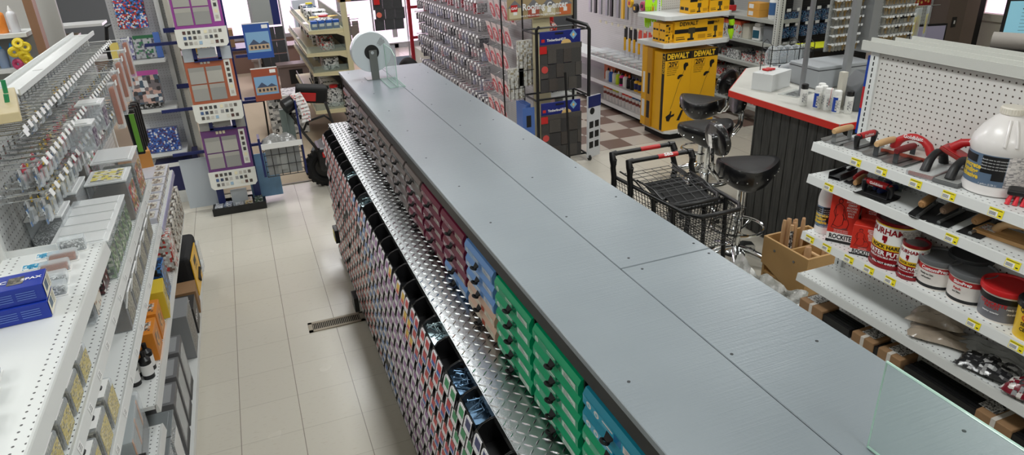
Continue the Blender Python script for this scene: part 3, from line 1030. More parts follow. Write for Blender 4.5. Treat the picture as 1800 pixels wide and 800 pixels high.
# ---------------------------------------------------------------- gallon jug
def jug(label, loc, rz, R_, H_, small=False):
    t = thing('plastic_jug', label, 'jug', loc, rz)
    q = MB()
    k = H_ / 0.31
    prof = [(R_ * 0.90, 0), (R_ * 0.99, 0.006 * k), (R_ * 1.0, 0.025 * k), (R_ * 0.97, 0.036 * k), (R_ * 0.97, 0.155 * k), (R_ * 1.0, 0.162 * k), (R_ * 1.0, 0.185 * k), (R_ * 0.95, 0.205 * k), (R_ * 0.75, 0.240 * k), (R_ * 0.47, 0.272 * k), (R_ * 0.36, 0.280 * k), (R_ * 0.33, 0.285 * k)]
    q.lathe(prof, 40)
    q.build('bottle_body', mat('milky_white_plastic', (232, 228, 226), 0.32, coat=0.2), t, smooth=True)
    if not small:
        q = MB()
        q.tube([(-R_ * 0.50, -R_ * 0.12, 0.262 * k), (-R_ * 0.80, -R_ * 0.30, 0.225 * k), (-R_ * 0.93, -R_ * 0.36, 0.19 * k)], [0.012, 0.012, 0.012], 10)
        for an in (0.38, 0.72):
            q.tube([(R_ * f_ * math.cos(an), R_ * f_ * math.sin(an), z_ * k) for f_, z_ in ((0.50, 0.270), (0.77, 0.238), (0.95, 0.208), (1.0, 0.188))], 0.0055, 8)
        q.build('grip_handle', mat('milky_white_plastic', (232, 228, 226), 0.32), t, smooth=True)
    q = MB()
    q.lathe([(R_ * 0.36, 0.284 * k), (R_ * 0.37, 0.286 * k), (R_ * 0.37, 0.306 * k), (R_ * 0.34, 0.310 * k)], 28)
    for i in range(28):
        a = 2 * PI * i / 28
        q.cbox((R_ * 0.37 * math.cos(a), R_ * 0.37 * math.sin(a), 0.296 * k), (0.003, 0.003, 0.018 * k), 0, (0, 0, a))
    q.build('cap', mat('cream_cap', (232, 226, 214), 0.4), t)
    # wrap-round label
    q = MB()
    Rl = R_ * 0.978
    def patch(a0, a1, z0, z1, m, off=0.0, n=10):
        r = Rl + off
        for i in range(n):
            b0 = a0 + (a1 - a0) * i / n
            b1 = a0 + (a1 - a0) * (i + 1) / n
            q.quad([(r * math.cos(b0), r * math.sin(b0), z0), (r * math.cos(b1), r * math.sin(b1), z0), (r * math.cos(b1), r * math.sin(b1), z1), (r * math.cos(b0), r * math.sin(b0), z1)], m)
    z0, z1 = 0.040 * k, 0.152 * k
    patch(-1.25, 0.62, z0, z1, 0, n=24)
    patch(0.62, 1.5, z0, z1, 4, n=12)
    patch(-1.25, -0.35, z1 - 0.036 * k, z1 - 0.008 * k, 1, 0.0006)
    patch(-0.18, 0.60, z1 - 0.066 * k, z1 - 0.003 * k, 1, 0.0006)
    patch(0.22, 0.60, z0 + 0.022 * k, z1 - 0.06 * k, 1, 0.0006)
    T0 = Matrix.Identity(4)
    for i, s_ in enumerate(('Concrete', 'Bonding', 'Adhesive')):
        letter(q, s_, 0.024 * k, Matrix.Translation((0, 0, z1 - (0.048 + i * 0.019) * k)), 2, bold=0.0009, wrap=(Rl + 0.0012, -0.62))
    letter(q, '1 gallon (3.78 L)', 0.009 * k, Matrix.Translation((0, 0, z0 + 0.006 * k)), 3, wrap=(Rl + 0.0012, 0.15))
    for i in range(4):
        letter(q, '- Bonds new to old concrete', 0.0075 * k, Matrix.Translation((0, 0, z1 - (0.016 + i * 0.011) * k)), 3, wrap=(Rl + 0.0014, 0.22))
    q.build('label', [mat('slate_blue_label', (98, 118, 142), 0.35), INK, mat('yellow_ink', (236, 200, 60), 0.5), WHITE_INK, printmat('fine_print', (228, 222, 220), [(196, 190, 190), (150, 146, 148)], 260, 0.55, 0.4, (0.3, 0.3, 1))], t)
    return t
jug('large white plastic gallon jug with blue and black bonding adhesive label, top shelf', (2.48, 1.545, 1.4055), math.radians(192), 0.103, 0.31)

# red bristle brush
t = thing('scrub_brush', 'black scrub brush with red bristles beside the white jug', 'brush', (2.45, 1.385, 1.4055), math.radians(-60))
MB().box((-0.075, -0.030, 0.032), (0.075, 0.030, 0.052)).build('block', BLKGRIP, t, bevel=0.006)
for i in range(7):
    for j in range(3):
        x, y = -0.060 + i * 0.02, -0.020 + j * 0.02
        MB().cyl((x, y, 0.033), (x * 1.12, y * 1.7, 0.0), 0.004, 0.0085, 7).build('bristle_tuft', mat('red_bristle', (214, 44, 58), 0.6), t)
t = thing('bagged_tool', 'clear bagged tool part at the near edge of the top shelf', 'bag', (2.41, 1.25, 1.4055), 0.3)
MB().box((-0.07, -0.06, 0), (0.07, 0.06, 0.012)).build('contents', LABEL_W, t, bevel=0.004)
MB().box((-0.08, -0.07, 0), (0.08, 0.07, 0.018)).build('plastic_wrap', CLEAR, t, bevel=0.006)

# ---------------------------------------------------------------- second shelf
Z2 = 1.2505
def putty_knife(label, loc, rz, grip, blade, bl=0.07, bw=0.05, hl=0.11, tilt=0.0):
    t = thing('putty_knife', label, 'trowel', loc, 0, rot=(0, tilt, rz))
    q = MB()
    q.tube([(0, 0, 0.016), (0.01, 0, 0.016), (hl * 0.5, 0, 0.018), (hl, 0, 0.016), (hl + 0.004, 0, 0.016)], [0.008, 0.013, 0.015, 0.014, 0.009], 12)
    q.build('handle', grip, t, smooth=True)
    q = MB()
    q.prism([(0, -0.008), (-0.03, -0.01), (-bl, -bw / 2), (-bl - 0.03, -bw / 2), (-bl - 0.03, bw / 2), (-bl, bw / 2), (-0.03, 0.01), (0, 0.008)], 0.006, 0.008)
    q.build('blade', blade, t)
    return t
# corner trowels stack, dark knife, wood handle
t = thing('hand_trowel', 'two nested dark steel channel trowels at the left end of the second shelf', 'trowel', (2.45, 2.19, Z2), math.radians(14))
for k_, dz in ((0, 0.0), (1, 0.013)):
    q = MB()
    q.box((-0.07, -0.028, dz), (0.07, 0.028, dz + 0.002)).box((-0.07, -0.028, dz), (0.07, -0.026, dz + 0.018)).box((-0.07, 0.026, dz), (0.07, 0.028, dz + 0.018))
    q.build('blade', DARKSTEEL, t)
q = MB()
q.tube([(0.05, 0, 0.015), (0.09, 0, 0.03), (0.13, 0, 0.045)], 0.011, 10)
q.build('handle', BLKGRIP, t, smooth=True)
putty_knife('margin trowel with black and dark red handle, behind the wooden handle', (2.44, 2.115, Z2), math.radians(20), REDGRIP, BLKGRIP, 0.02, 0.05, 0.11)
putty_knife('trowel with round light wood handle near front of second shelf', (2.385, 2.06, Z2 + 0.003), math.radians(24), WOODD, DARKSTEEL, -0.13, 0.05, 0.11)
putty_knife('navy gripped pointing tool, left of the navy pair', (2.42, 1.99, Z2), math.radians(5), BLUEG, DARKSTEEL, -0.13, 0.03, 0.10)
putty_knife('navy gripped pointing tool, right of the navy pair', (2.405, 1.955, Z2), math.radians(0), BLUEG, DARKSTEEL, -0.13, 0.03, 0.10)
edger('black steel trowel with large red branded grip, laid across the second shelf', (2.385, 1.945, Z2), math.radians(-84), REDGRIP, BLKGRIP, True, BLACK_MATTE)
t = thing('packaged_trowel', 'boxed grey card trowel pack leaning behind the red grip', 'trowel', (2.54, 2.0, Z2), math.radians(10))
MB().cbox((0, 0, 0.02), (0.09, 0.13, 0.012), 0, (0.0, -0.25, 0)).build('card', printmat('grey_card_print', (88, 98, 96), [(60, 66, 66), (180, 184, 182)], 90, 0.6), t)
def pool_trowel(label, loc, rz, L_, W_, grip, round_=True, tilt=0.0, blade=None, lift=0.0):
    t = thing('finishing_trowel', label, 'trowel', loc, 0, rot=(tilt, 0, rz))
    q = MB()
    if round_:
        pts = []
        for s in (1, -1):
            for i in range(9):
                a = -PI / 2 + PI * i / 8
                pts.append((s * (L_ / 2 - W_ / 2 + W_ / 2 * math.cos(a)), s * W_ / 2 * math.sin(a)))
        q.prism(pts, 0, 0.002)
    else:
        q.prism([(-L_ / 2, -W_ / 2), (L_ / 2, -W_ / 2), (L_ / 2, W_ / 2), (-L_ / 2, W_ / 2)], 0, 0.002)
    q.build('blade', blade or mat('dull_black_steel', (52, 53, 54), 0.38, 0.6, var=0.3, vscale=14), t)
    q = MB()
    q.tube([(-L_ * 0.42, 0, 0.006), (L_ * 0.42, 0, 0.006)], 0.007, 8)
    q.cyl((-L_ * 0.42, 0, 0.006), (-L_ * 0.42 - 0.006, 0, 0.006), 0.0075, n=8)
    q.tube([(L_ * 0.28, 0, 0.008), (L_ * 0.25, 0, 0.04), (L_ * 0.12, 0, 0.052)], 0.006, 8)
    q.build('mount', GREYST, t)
    q = MB()
    q.tube([(-0.085, 0, 0.050), (-0.078, 0, 0.051), (-0.04, 0, 0.053), (0.03, 0, 0.052), (0.06, 0, 0.05)], [0.012, 0.016, 0.0175, 0.0165, 0.012], 14)
    q.cyl((-0.0855, 0, 0.05), (-0.090, 0, 0.05), 0.006, n=8)
    q.build('handle', grip, t, smooth=True)
    return t
pool_trowel('round ended black trowel with tan wood handle, left of three on second shelf', (2.44, 1.745, Z2), math.radians(20), 0.23, 0.085, WOODD)
pool_trowel('square black trowel with grey wood handle in the middle of second shelf', (2.46, 1.655, Z2 + 0.001), math.radians(12), 0.22, 0.085, mat('grey_brown_wood', (120, 98, 80), 0.55), False)
pool_trowel('black steel trowel with tan wood handle beside the wooden float', (2.475, 1.535, Z2 + 0.001), math.radians(10), 0.22, 0.085, WOODD, False, blade=BLACK_MATTE)
# wooden hand float
PLY = mat('ply_wood', (206, 164, 108), 0.5, var=0.12, vscale=30)
def stripewood(name, c1, c2, axis=1, sc=120):
    if name in MATS:
        return MATS[name]
    m, nt, b = newmat(name)
    tc, s = sepxyz(nt)
    n = nt.nodes.new('ShaderNodeTexNoise')
    mp = nt.nodes.new('ShaderNodeMapping')
    sv = [6, 6, 6]
    sv[axis] = sc
    mp.inputs['Scale'].default_value = sv
    nt.links.new(tc.outputs['Object'], mp.inputs[0])
    nt.links.new(mp.outputs[0], n.inputs['Vector'])
    n.inputs['Scale'].default_value = 1.0
    f = mnode(nt, 'MULTIPLY', mnode(nt, 'SUBTRACT', n.outputs['Fac'], 0.35, clamp=True), 3.0, clamp=True)
    nt.links.new(mixcol(nt, f, srgb(c1), srgb(c2)), b.inputs['Base Color'])
    b.inputs['Roughness'].default_value = 0.5
    MATS[name] = m
    return m
PINE = stripewood('striped_pine', (216, 176, 120), (172, 122, 70), 1, 220)
t = thing('wooden_float', 'pale wooden hand float with curved handle on the second shelf', 'float', (2.475, 1.40, Z2), math.radians(-84))
q = MB()
q.prism([(-0.14, -0.05), (0.14, -0.05), (0.14, 0.05), (-0.14, 0.05)], 0, 0.016)
q.build('board', PINE, t, bevel=0.002)
q = MB()
pts = []
for (x, z) in ((-0.085, 0.016), (-0.075, 0.034), (-0.05, 0.052), (-0.01, 0.060), (0.04, 0.060), (0.075, 0.048), (0.09, 0.016)):
    pts.append((x, 0, z))
q.tube(pts, [0.017, 0.015, 0.0135, 0.013, 0.013, 0.015, 0.017], 12)
q.build('handle', WOODH, t, smooth=True)
MB().quad([(-0.13, -0.03, 0.0163), (-0.075, -0.03, 0.0163), (-0.075, 0.03, 0.0163), (-0.13, 0.03, 0.0163)]).build('label', LABEL_W, t)
t = thing('wooden_float', 'second pale wooden float at the near end of the second shelf', 'float', (2.44, 1.20, Z2), math.radians(-84))
MB().box((-0.12, -0.05, 0), (0.12, 0.05, 0.014)).build('board', PINE, t, bevel=0.002)
MB().tube([(-0.08, 0, 0.014), (-0.06, 0, 0.04), (0, 0, 0.05), (0.06, 0, 0.04), (0.08, 0, 0.014)], 0.013, 10).build('handle', WOODH, t, smooth=True)

# ---------------------------------------------------------------- third shelf
Z3 = 0.9575
jug('small white bottle with blue label at the left end of the third shelf', (2.435, 2.235, Z3), math.radians(215), 0.042, 0.285, True)
RK = mat('rockite_red', (208, 52, 38), 0.45)
def rockite(label, loc, rz, W_, D_, H_):
    """front face looks along -y, side along +x"""
    t = thing('cement_box', label, 'box', loc, rz)
    MB().box((-W_ / 2, -D_ / 2, 0), (W_ / 2, D_ / 2, H_)).build('carton', RK, t, bevel=0.0015, seg=1)
    q = MB()
    e = 0.0006
    k = H_ / 0.25
    F_ = frame((0, -D_ / 2 - e, 0), (1, 0, 0), (0, 0, 1))
    G_ = frame((W_ / 2 + e, 0, 0), (0, 1, 0), (0, 0, 1))
    # white foot band with black word, black strip
    q.quad([(-W_ / 2, 0.006, 0), (W_ / 2, 0.006, 0), (W_ / 2, H_ * 0.2, 0), (-W_ / 2, H_ * 0.2, 0)], 0, F_)
    q.quad([(-W_ / 2, 0.0, e), (W_ / 2, 0.0, e), (W_ / 2, H_ * 0.055, e), (-W_ / 2, H_ * 0.055, e)], 1, F_)
    letter(q, 'ROCKITE', W_ * 0.27, F_ @ Matrix.Translation((0, H_ * 0.12, e * 2)), 1, bold=W_ * 0.009, sx=0.72)
    # brick-wall block of copy
    for i, s_ in enumerate(('EXPANSION', 'HYDRAULIC', 'CEMENT', 'ANCHORS', 'PATCHES', 'BOLTS', 'RAILS')):
        letter(q, s_, H_ * 0.052, F_ @ Matrix.Translation((W_ * 0.25, H_ * (0.90 - i * 0.055), e)), 0, bold=0.0002, sx=0.75)
    for i in range(2):
        letter(q, 'FAST SETTING CEMENT', H_ * 0.03, F_ @ Matrix.Translation((0, H_ * (0.26 - i * 0.035), e)), 0, sx=0.8)
    # line drawing of a workman kneeling: plain generic outline
    def ln(pts, r=0.0011):
        q.tube([F_ @ Vector((x * W_, y * H_, e)) for x, y in pts], r * k, 4, 1)
    ln([(-0.17 + 0.07 * math.cos(a * 0.5236), 0.84 + 0.045 * math.sin(a * 0.5236)) for a in range(13)])
    ln([(-0.24, 0.87), (-0.17, 0.91), (-0.09, 0.87)])
    ln([(-0.20, 0.79), (-0.30, 0.75), (-0.36, 0.62), (-0.28, 0.52), (-0.20, 0.58)])
    ln([(-0.14, 0.79), (-0.02, 0.74), (0.04, 0.62), (0.12, 0.52), (0.05, 0.50), (-0.06, 0.60)])
    ln([(-0.30, 0.72), (-0.27, 0.5), (-0.33, 0.36), (-0.14, 0.32), (0.0, 0.38), (0.02, 0.50), (-0.04, 0.7)])
    ln([(0.0, 0.48), (0.16, 0.5), (0.22, 0.42), (0.18, 0.32), (0.02, 0.30)])
    ln([(-0.34, 0.36), (-0.38, 0.30), (-0.1, 0.28), (0.2, 0.30)])
    # side panel
    q.quad([(-D_ / 2, H_ * 0.02, 0), (-D_ * 0.32, H_ * 0.02, 0), (-D_ * 0.32, H_ * 0.2, 0), (-D_ / 2, H_ * 0.2, 0)], 0, G_)
    q.quad([(-D_ * 0.42, H_ * 0.38, 0), (D_ * 0.42, H_ * 0.38, 0), (D_ * 0.42, H_ * 0.68, 0), (-D_ * 0.42, H_ * 0.62, 0)], 2, G_)
    q.tube([G_ @ Vector((D_ * 0.22 * math.cos(a * 0.5236), H_ * 0.5 + D_ * 0.22 * math.sin(a * 0.5236), e)) for a in range(13)], 0.001, 4, 1)
    q.tube([G_ @ Vector(p) for p in ((-D_ * 0.15, H_ * 0.45, e), (0, H_ * 0.52, e), (D_ * 0.1, H_ * 0.58, e))], 0.0012, 4, 1)
    q.build('printing', [PAPER, INK, mat('cream_card', (222, 214, 200), 0.5)], t)
    return t
RZ_ = math.radians(-58)
rockite('tall red cement box with black word ROCKITE, beside the white bottle', (2.435, 2.125, Z3), RZ_, 0.120, 0.075, 0.243)
rockite('tall red cement box half hidden behind the front tall one', (2.535, 2.09, Z3), RZ_, 0.100, 0.07, 0.21)
rockite('short red ROCKITE box in front of the two tall ones', (2.42, 1.985, Z3), RZ_, 0.100, 0.07, 0.142)
rockite('short red box behind the front short ROCKITE box', (2.50, 2.02, Z3), RZ_, 0.100, 0.06, 0.142)
def band_tin(label, name, cat, loc, rz, R_, H_, bands, lid, texts, rim=True, taper=1.0, lidc=None, group=None):
    """bands: (z0,z1,matindex list) ; texts: (string,size,z,angle,matindex)"""
    t = thing(name, label, cat, loc, rz, group)
    q = MB()
    prof = []
    ms = []
    for (a, b, mi) in bands:
        ra = R_ * (taper + (1 - taper) * a)
        rb = R_ * (taper + (1 - taper) * b)
        prof.append((ra, a * H_))
        ms.append(mi)
        prof.append((rb, min(b * H_, H_ - 0.009)))
        ms.append(mi)
    q.lathe(prof, 36, ms=ms[:-1])
    for (s_, sz, z, an, mi) in texts:
        rr = R_ * (taper + (1 - taper) * z) + 0.0012
        letter(q, s_, sz, Matrix.Translation((0, 0, z * H_)), mi, bold=sz * 0.03, wrap=(rr, an))
    q.build('printed_can' if rim else 'printed_tub', TINM, t, smooth=True)
    q = MB()
    if rim:
        q.lathe([(R_ * 0.86, H_ - 0.004), (R_ * 0.88, H_ + 0.004), (R_ * 1.02, H_ + 0.005), (R_ * 1.03, H_ - 0.006)], 36)
        q.build('rim', lid, t, smooth=True)
        MB().lathe([(R_ * 1.025, -0.0), (R_ * 1.025, 0.006), (R_ * 0.98, 0.007)], 36).build('foot_rim', lid, t, smooth=True)
        MB().lathe([(R_ * 0.80, H_ - 0.006), (R_ * 0.84, H_ - 0.002), (R_ * 0.88, H_ - 0.002)], 36).build('lid', STEEL, t, smooth=True)
    else:
        q.lathe([(R_ * 1.04, H_ - 0.018), (R_ * 1.07, H_ - 0.016), (R_ * 1.08, H_ - 0.002), (R_ * 1.05, H_ + 0.004), (R_ * 0.98, H_ + 0.004), (R_ * 0.93, H_ - 0.002), (R_ * 0.3, H_ - 0.001)], 40)
        q.build('lid', lid, t, smooth=True)
    return t
TINM = [PAPER, mat('maroon_print', (140, 20, 30), 0.3), mat('yellow_print', (232, 190, 40), 0.35), INK, WHITE_INK, mat('red_print', (190, 40, 44), 0.35), mat('grey_print', (112, 112, 118), 0.35), mat('tub_white', (226, 220, 214), 0.35), printmat('barcode_panel', (226, 222, 218), [(150, 148, 148), (200, 196, 192)], 420, 0.6, 0.4, (0.3, 0.3, 1)), mat('blue_print', (50, 120, 180), 0.35)]
def durham(label, loc, R_, H_):
    bands = [(0, 0.03, 1), (0.03, 0.1, 1), (0.1, 0.14, 3), (0.14, 0.42, 1), (0.42, 0.55, 2), (0.55, 0.93, 0), (0.93, 0.96, 2), (0.96, 1.0, 1)]
    A = math.radians(196)
    tx = [("DURHAM'S", R_ * 0.42, 0.82, A, 1), ('ROCK HARD', R_ * 0.26, 0.485, A, 3), ('WATER PUTTY', R_ * 0.32, 0.34, A, 4), ('MASILLA SOLUBLE EN AGUA', R_ * 0.13, 0.25, A, 4), ('WILL NOT SHRINK', R_ * 0.14, 0.12, A, 4)]
    t = band_tin(label, 'putty_can', 'can', loc, 0, R_, H_, bands, mat('maroon_rim', (120, 20, 28), 0.3), tx)
    # plain cup mark and side copy panel
    q = MB()
    r = R_ + 0.0014
    for (a0, a1, z0, z1, m_) in ((A - 0.22, A + 0.02, 0.62, 0.73, 1), (A - 0.12, A - 0.02, 0.57, 0.62, 1), (A + 0.62, A + 1.5, 0.16, 0.9, 8), (A + 0.66, A + 1.0, 0.55, 0.85, 1 if R_ < 0.07 else 8)):
        n = 8
        for i in range(n):
            b0 = a0 + (a1 - a0) * i / n
            b1 = a0 + (a1 - a0) * (i + 1) / n
            q.quad([(r * math.cos(b0), r * math.sin(b0), z0 * H_), (r * math.cos(b1), r * math.sin(b1), z0 * H_), (r * math.cos(b1), r * math.sin(b1), z1 * H_), (r * math.cos(b0), r * math.sin(b0), z1 * H_)], m_)
    q.build('side_label', TINM, t)
    return t
durham("large white and maroon water putty can lettered DURHAM'S", (2.458, 1.868, Z3), 0.088, 0.205)
durham("small water putty can lettered DURHAM'S, right of the large one", (2.425, 1.745, Z3), 0.051, 0.152)
def tub(label, loc, R_, H_, lidc, top, copy, lower, group=None, barcode=True, texts=()):
    bands = [(0, 0.05, 7), (0.05, 0.16, lower), (0.16, 0.62, copy), (0.62, 0.80, top), (0.80, 1.0, 7)]
    return band_tin(label, 'compound_tub', 'tub', loc, 0, R_, H_, bands, lidc, texts, rim=False, taper=0.93)
GL = mat('grey_tub_lid', (98, 100, 102), 0.4, var=0.15, vscale=12)
A_ = math.radians(204)
tub('white tub with grey lid, orange-red band and blue-black picture', (2.458, 1.655, Z3), 0.075, 0.125, GL, 5, 7, 3, texts=(('CustomPrep', 0.020, 0.71, A_, 4), ('Ready to Use', 0.010, 0.52, A_ - 0.35, 3), ('self leveling', 0.009, 0.40, A_ - 0.35, 3)))
tub('white tub with dusty dark lid standing behind the two front tubs', (2.555, 1.60, Z3), 0.075, 0.135, mat('dark_tub_lid', (52, 54, 56), 0.45, var=0.2, vscale=10), 7, 7, 7)
tub('white tub with grey lid, crimson band and grey barcode', (2.466, 1.523, Z3), 0.077, 0.125, GL, 5, 7, 3, texts=(('SkimPrep', 0.018, 0.71, A_ - 0.2, 4), ('Patch', 0.014, 0.5, A_ - 0.4, 5), ('and Skim', 0.009, 0.38, A_ - 0.4, 3)))
tub('grey tub with bright red lid and black band', (2.462, 1.385, Z3), 0.081, 0.130, mat('bright_red_lid', (200, 38, 40), 0.35), 3, 6, 6, texts=(('CONCRETE', 0.019, 0.56, A_ - 0.35, 5), ('PATCH', 0.016, 0.45, A_ - 0.35, 5), ('interior exterior', 0.009, 0.3, A_ - 0.35, 4), ('ready mix', 0.011, 0.5, A_ + 0.55, 4), ('durable', 0.011, 0.35, A_ + 0.55, 4)))
q = MB()
t = thing('compound_tub', 'yellow tub with black lid at the near end of the third shelf', 'tub', (2.43, 1.245, Z3))
q.lathe([(0.060, 0), (0.066, 0.135)], 36)
for s_, sz, z in (('QUIKRETE', 0.022, 0.112), ('QUICK', 0.024, 0.085), ('SETTING', 0.018, 0.062), ('CEMENT', 0.018, 0.042)):
    letter(q, s_, sz, Matrix.Translation((0, 0, z)), 1 if s_ != 'QUICK' else 2, bold=0.0006, wrap=(0.0672, A_ - 0.1))
q.build('printed_tub', [mat('yellow_print', (232, 190, 40), 0.35), INK, mat('red_print', (190, 40, 44), 0.35)], t, smooth=True)
MB().lathe([(0.068, 0.12), (0.071, 0.122), (0.071, 0.140), (0.067, 0.144), (0.060, 0.140), (0.02, 0.140)], 36).build('lid', BLACK_PL, t, smooth=True)
# putty-can lids etc. carry their own barcode patches
def curvepatch(par, R_, H_, a0, a1, z0, z1, m_, name='side_label'):
    q = MB()
    n = 8
    for i in range(n):
        b0 = a0 + (a1 - a0) * i / n
        b1 = a0 + (a1 - a0) * (i + 1) / n
        q.quad([(R_ * math.cos(b0), R_ * math.sin(b0), z0), (R_ * math.cos(b1), R_ * math.sin(b1), z0), (R_ * math.cos(b1), R_ * math.sin(b1), z1), (R_ * math.cos(b0), R_ * math.sin(b0), z1)], 0)
    return q.build(name, m_, par)

# ---------------------------------------------------------------- lower shelves
def cushion(label, loc, rot, W_, D_, H_, mt, name='plastic_bag', cat='bag', seed=1, fins=True, extra=None):
    """filled bag: pillow with crimped ends and wrinkles"""
    random.seed(seed)
    t = thing(name, label, cat, loc, 0, rot=rot)
    n, k = 18, 14
    vs = []
    ph = [random.uniform(0, 6.28) for _ in range(6)]
    for side in (1, -1):
        for i in range(n + 1):
            for j in range(k + 1):
                u = i / n * 2 - 1
                v = j / k * 2 - 1
                e = max(0, (1 - abs(u) ** 2.6)) ** 0.6 * max(0, (1 - abs(v) ** 3.0)) ** 0.6
                w = 0.06 * math.sin(7 * u + ph[0] + 2 * v) + 0.05 * math.sin(11 * v + ph[1] - 3 * u) + 0.03 * math.sin(19 * u * v + ph[2])
                z = side * H_ / 2 * e * (1 + 3 * w * (1 if side > 0 else 0.2))
                if side < 0:
                    z *= 0.55
                vs.append((u * W_ / 2 * (1 + 0.03 * math.sin(6 * v + ph[3])), v * D_ / 2 * (1 + 0.04 * math.sin(5 * u + ph[4])), z + H_ * 0.28))
    fs = []
    o = (n + 1) * (k + 1)
    for i in range(n):
        for j in range(k):
            a = i * (k + 1) + j
            fs.append((a, a + k + 1, a + k + 2, a + 1))
            fs.append((o + a, o + a + 1, o + a + k + 2, o + a + k + 1))
    q = MB()
    q._add(vs, fs)
    q.build('bag_body', mt, t, smooth=True)
    return t
BAGT = mat('taupe_bag_film', (160, 146, 130), 0.22, bump=0.35, bscale=45, coat=0.5)
BAGG = mat('grey_bag_film', (150, 150, 148), 0.18, bump=0.4, bscale=50, coat=0.6)
cushion('plump taupe plastic bag lying on top of the other bag, fourth shelf', (2.50, 1.63, 0.765), (0.05, -0.1, math.radians(-70)), 0.21, 0.12, 0.075, BAGT, seed=2)
cushion('crumpled taupe bag underneath, with orange print on its end', (2.47, 1.58, 0.727), (0, 0, math.radians(-60)), 0.24, 0.13, 0.05, BAGT, seed=3)
cushion('clear bag of black hardware with barcode, near end of the fourth shelf', (2.45, 1.36, 0.727), (0, 0, math.radians(-75)), 0.20, 0.15, 0.055, printmat('black_hardware_in_film', (40, 40, 42), [(150, 150, 150), (84, 84, 86), (200, 200, 200)], 55, 0.55, 0.15), seed=4)
cushion('flat grey film bag behind the black hardware bag', (2.54, 1.42, 0.727), (0, 0, math.radians(-80)), 0.26, 0.12, 0.06, BAGG, seed=6)
q = cushion('bag with dark red and white header at the near edge, fourth shelf', (2.42, 1.20, 0.727), (0, 0, math.radians(-80)), 0.13, 0.13, 0.08, printmat('maroon_header_bag', (120, 30, 44), [(220, 215, 210), (150, 150, 152), (60, 60, 62)], 50, 0.35, 0.2), seed=7)
# bottom: cardboard-wrapped bundles of black trim
KRAFT = mat('kraft_cardboard', (150, 116, 82), 0.75, var=0.08, vscale=20)
TAPE = mat('white_strapping', (214, 208, 200), 0.5)
BLKTRIM = mat('black_trim_bundle', (16, 16, 18), 0.45)
def bundle(label, y0, y1, cards, x0=2.375, w=0.10):
    t = thing('trim_bundle', label, 'bundle', (x0 + w / 2, (y0 + y1) / 2, 0.5385))
    m = MB()
    for i in range(5):
        m.box((x0 + i * w / 5 + 0.002, y0 + 0.01, 0.540), (x0 + (i + 1) * w / 5 - 0.002, y1 - 0.01, 0.585))
    wb(m, 'black_strips', BLKTRIM, t)
    for (a, b) in cards:
        o = wb(MB().box((x0 - 0.004, a, 0.5387), (x0 + w + 0.004, b, 0.597)), 'cardboard_sleeve', KRAFT, t, bevel=0.004)
        c = (a + b) / 2
        wb(MB().box((x0 - 0.0055, c - 0.009, 0.5388), (x0 + w + 0.006, c + 0.009, 0.5985)), 'strap', TAPE, t)
    return t
b1 = bundle('black trim bundle with a kraft sleeve, farthest on the bottom shelf', 1.93, 2.25, ((2.10, 2.25),))
b2 = bundle('black trim bundle with two kraft sleeves and label, middle of the bottom shelf', 1.66, 1.92, ((1.80, 1.92), (1.66, 1.775)))
b3 = bundle('long black trim bundle with a kraft sleeve at the near end, bottom shelf', 1.10, 1.65, ((1.18, 1.32),))
for par, y in ((b1, 2.2), (b2, 1.86), (b2, 1.715), (b3, 1.30)):
    m = MB().box((2.405, y - 0.035, 0.5975), (2.50, y + 0.035, 0.5995))
    wb(m, 'shipping_label', printmat('shipping_label_print', (222, 222, 220), [(60, 60, 62), (130, 130, 130)], 130, 0.6, 0.4), par)
t = thing('trim_bundle', 'orange and black striped trim lying under the bottom shelf', 'bundle', (2.42, 1.6, 0.125))
m = MB()
for i in range(6):
    m.box((2.375, 1.0 + i * 0.2, 0.126), (2.42, 1.0 + i * 0.2 + 0.12, 0.30), 0)
    m.box((2.375, 1.12 + i * 0.2, 0.126), (2.42, 1.2 + i * 0.2, 0.30), 1)
wb(m, 'striped_board', [mat('dark_navy_board', (24, 28, 36), 0.5), mat('orange_stripe', (190, 120, 60), 0.5)], t)
# ================================================================ left gondola
GL_ = thing('gondola_shelving', 'long white gondola with hooks, clear storage boxes and tool packs along the left aisle', 'shelving', (-0.75, 2.4, 0))
LF, LB_ = -0.584, -0.90
LY0, LYJ, LYK, LY1 = -0.2, 2.62, 3.84, 5.08
wb(MB().box((LB_ - 0.006, LYJ, 0.12), (LB_, LY1, 1.80)), 'pegboard_panel', pegmat('left_pegboard', (196, 198, 198), (1, 2), 0.0254, 0.0036, (60, 60, 62), 0.5), GL_)
wb(MB().box((LB_ - 0.006, LY0, 0.12), (LB_, LYJ, 1.36)), 'pegboard_panel', MATS['left_pegboard'], GL_)
for y in (LYJ, LYK, LY1 - 0.02):
    wb(MB().box((LB_ - 0.03, y - 0.016, 0), (LB_ + 0.012, y + 0.016, 1.82)), 'upright', WHITE_DIM, GL_)
# open channel cap on top of the back panel
m = MB()
m.box((-0.970, 3.255, 1.812), (-0.860, LY1 + 0.055, 1.818)).box((-0.975, 3.25, 1.812), (-0.968, LY1 + 0.06, 1.836)).box((-0.862, 3.25, 1.812), (-0.855, LY1 + 0.06, 1.836))
wb(m, 'top_channel', WHITE_MET, GL_)
small = dict(taglook='white', tagw=0.035)
def ty(a, b, st):
    out = []
    y = a
    while y < b:
        out.append(y)
        y += st
    return out
shelf_part(GL_, LF, LB_, LY0, LYJ, 1.376, 'left_a', (), lip=0.045)
wb(MB().box((LB_, LYJ - 0.006, 1.376), (-0.735, LYJ, 1.40)), 'shelf_end_lip', WHITE_DIM, GL_)
shelf_part(GL_, LF, LB_, LY0, 3.90, 1.192, 'left_b', ty(1.2, 3.8, 0.17), **small)
shelf_part(GL_, LF, LB_, LY0, LYK, 0.960, 'left_c', ty(1.6, 3.8, 0.19), **small)
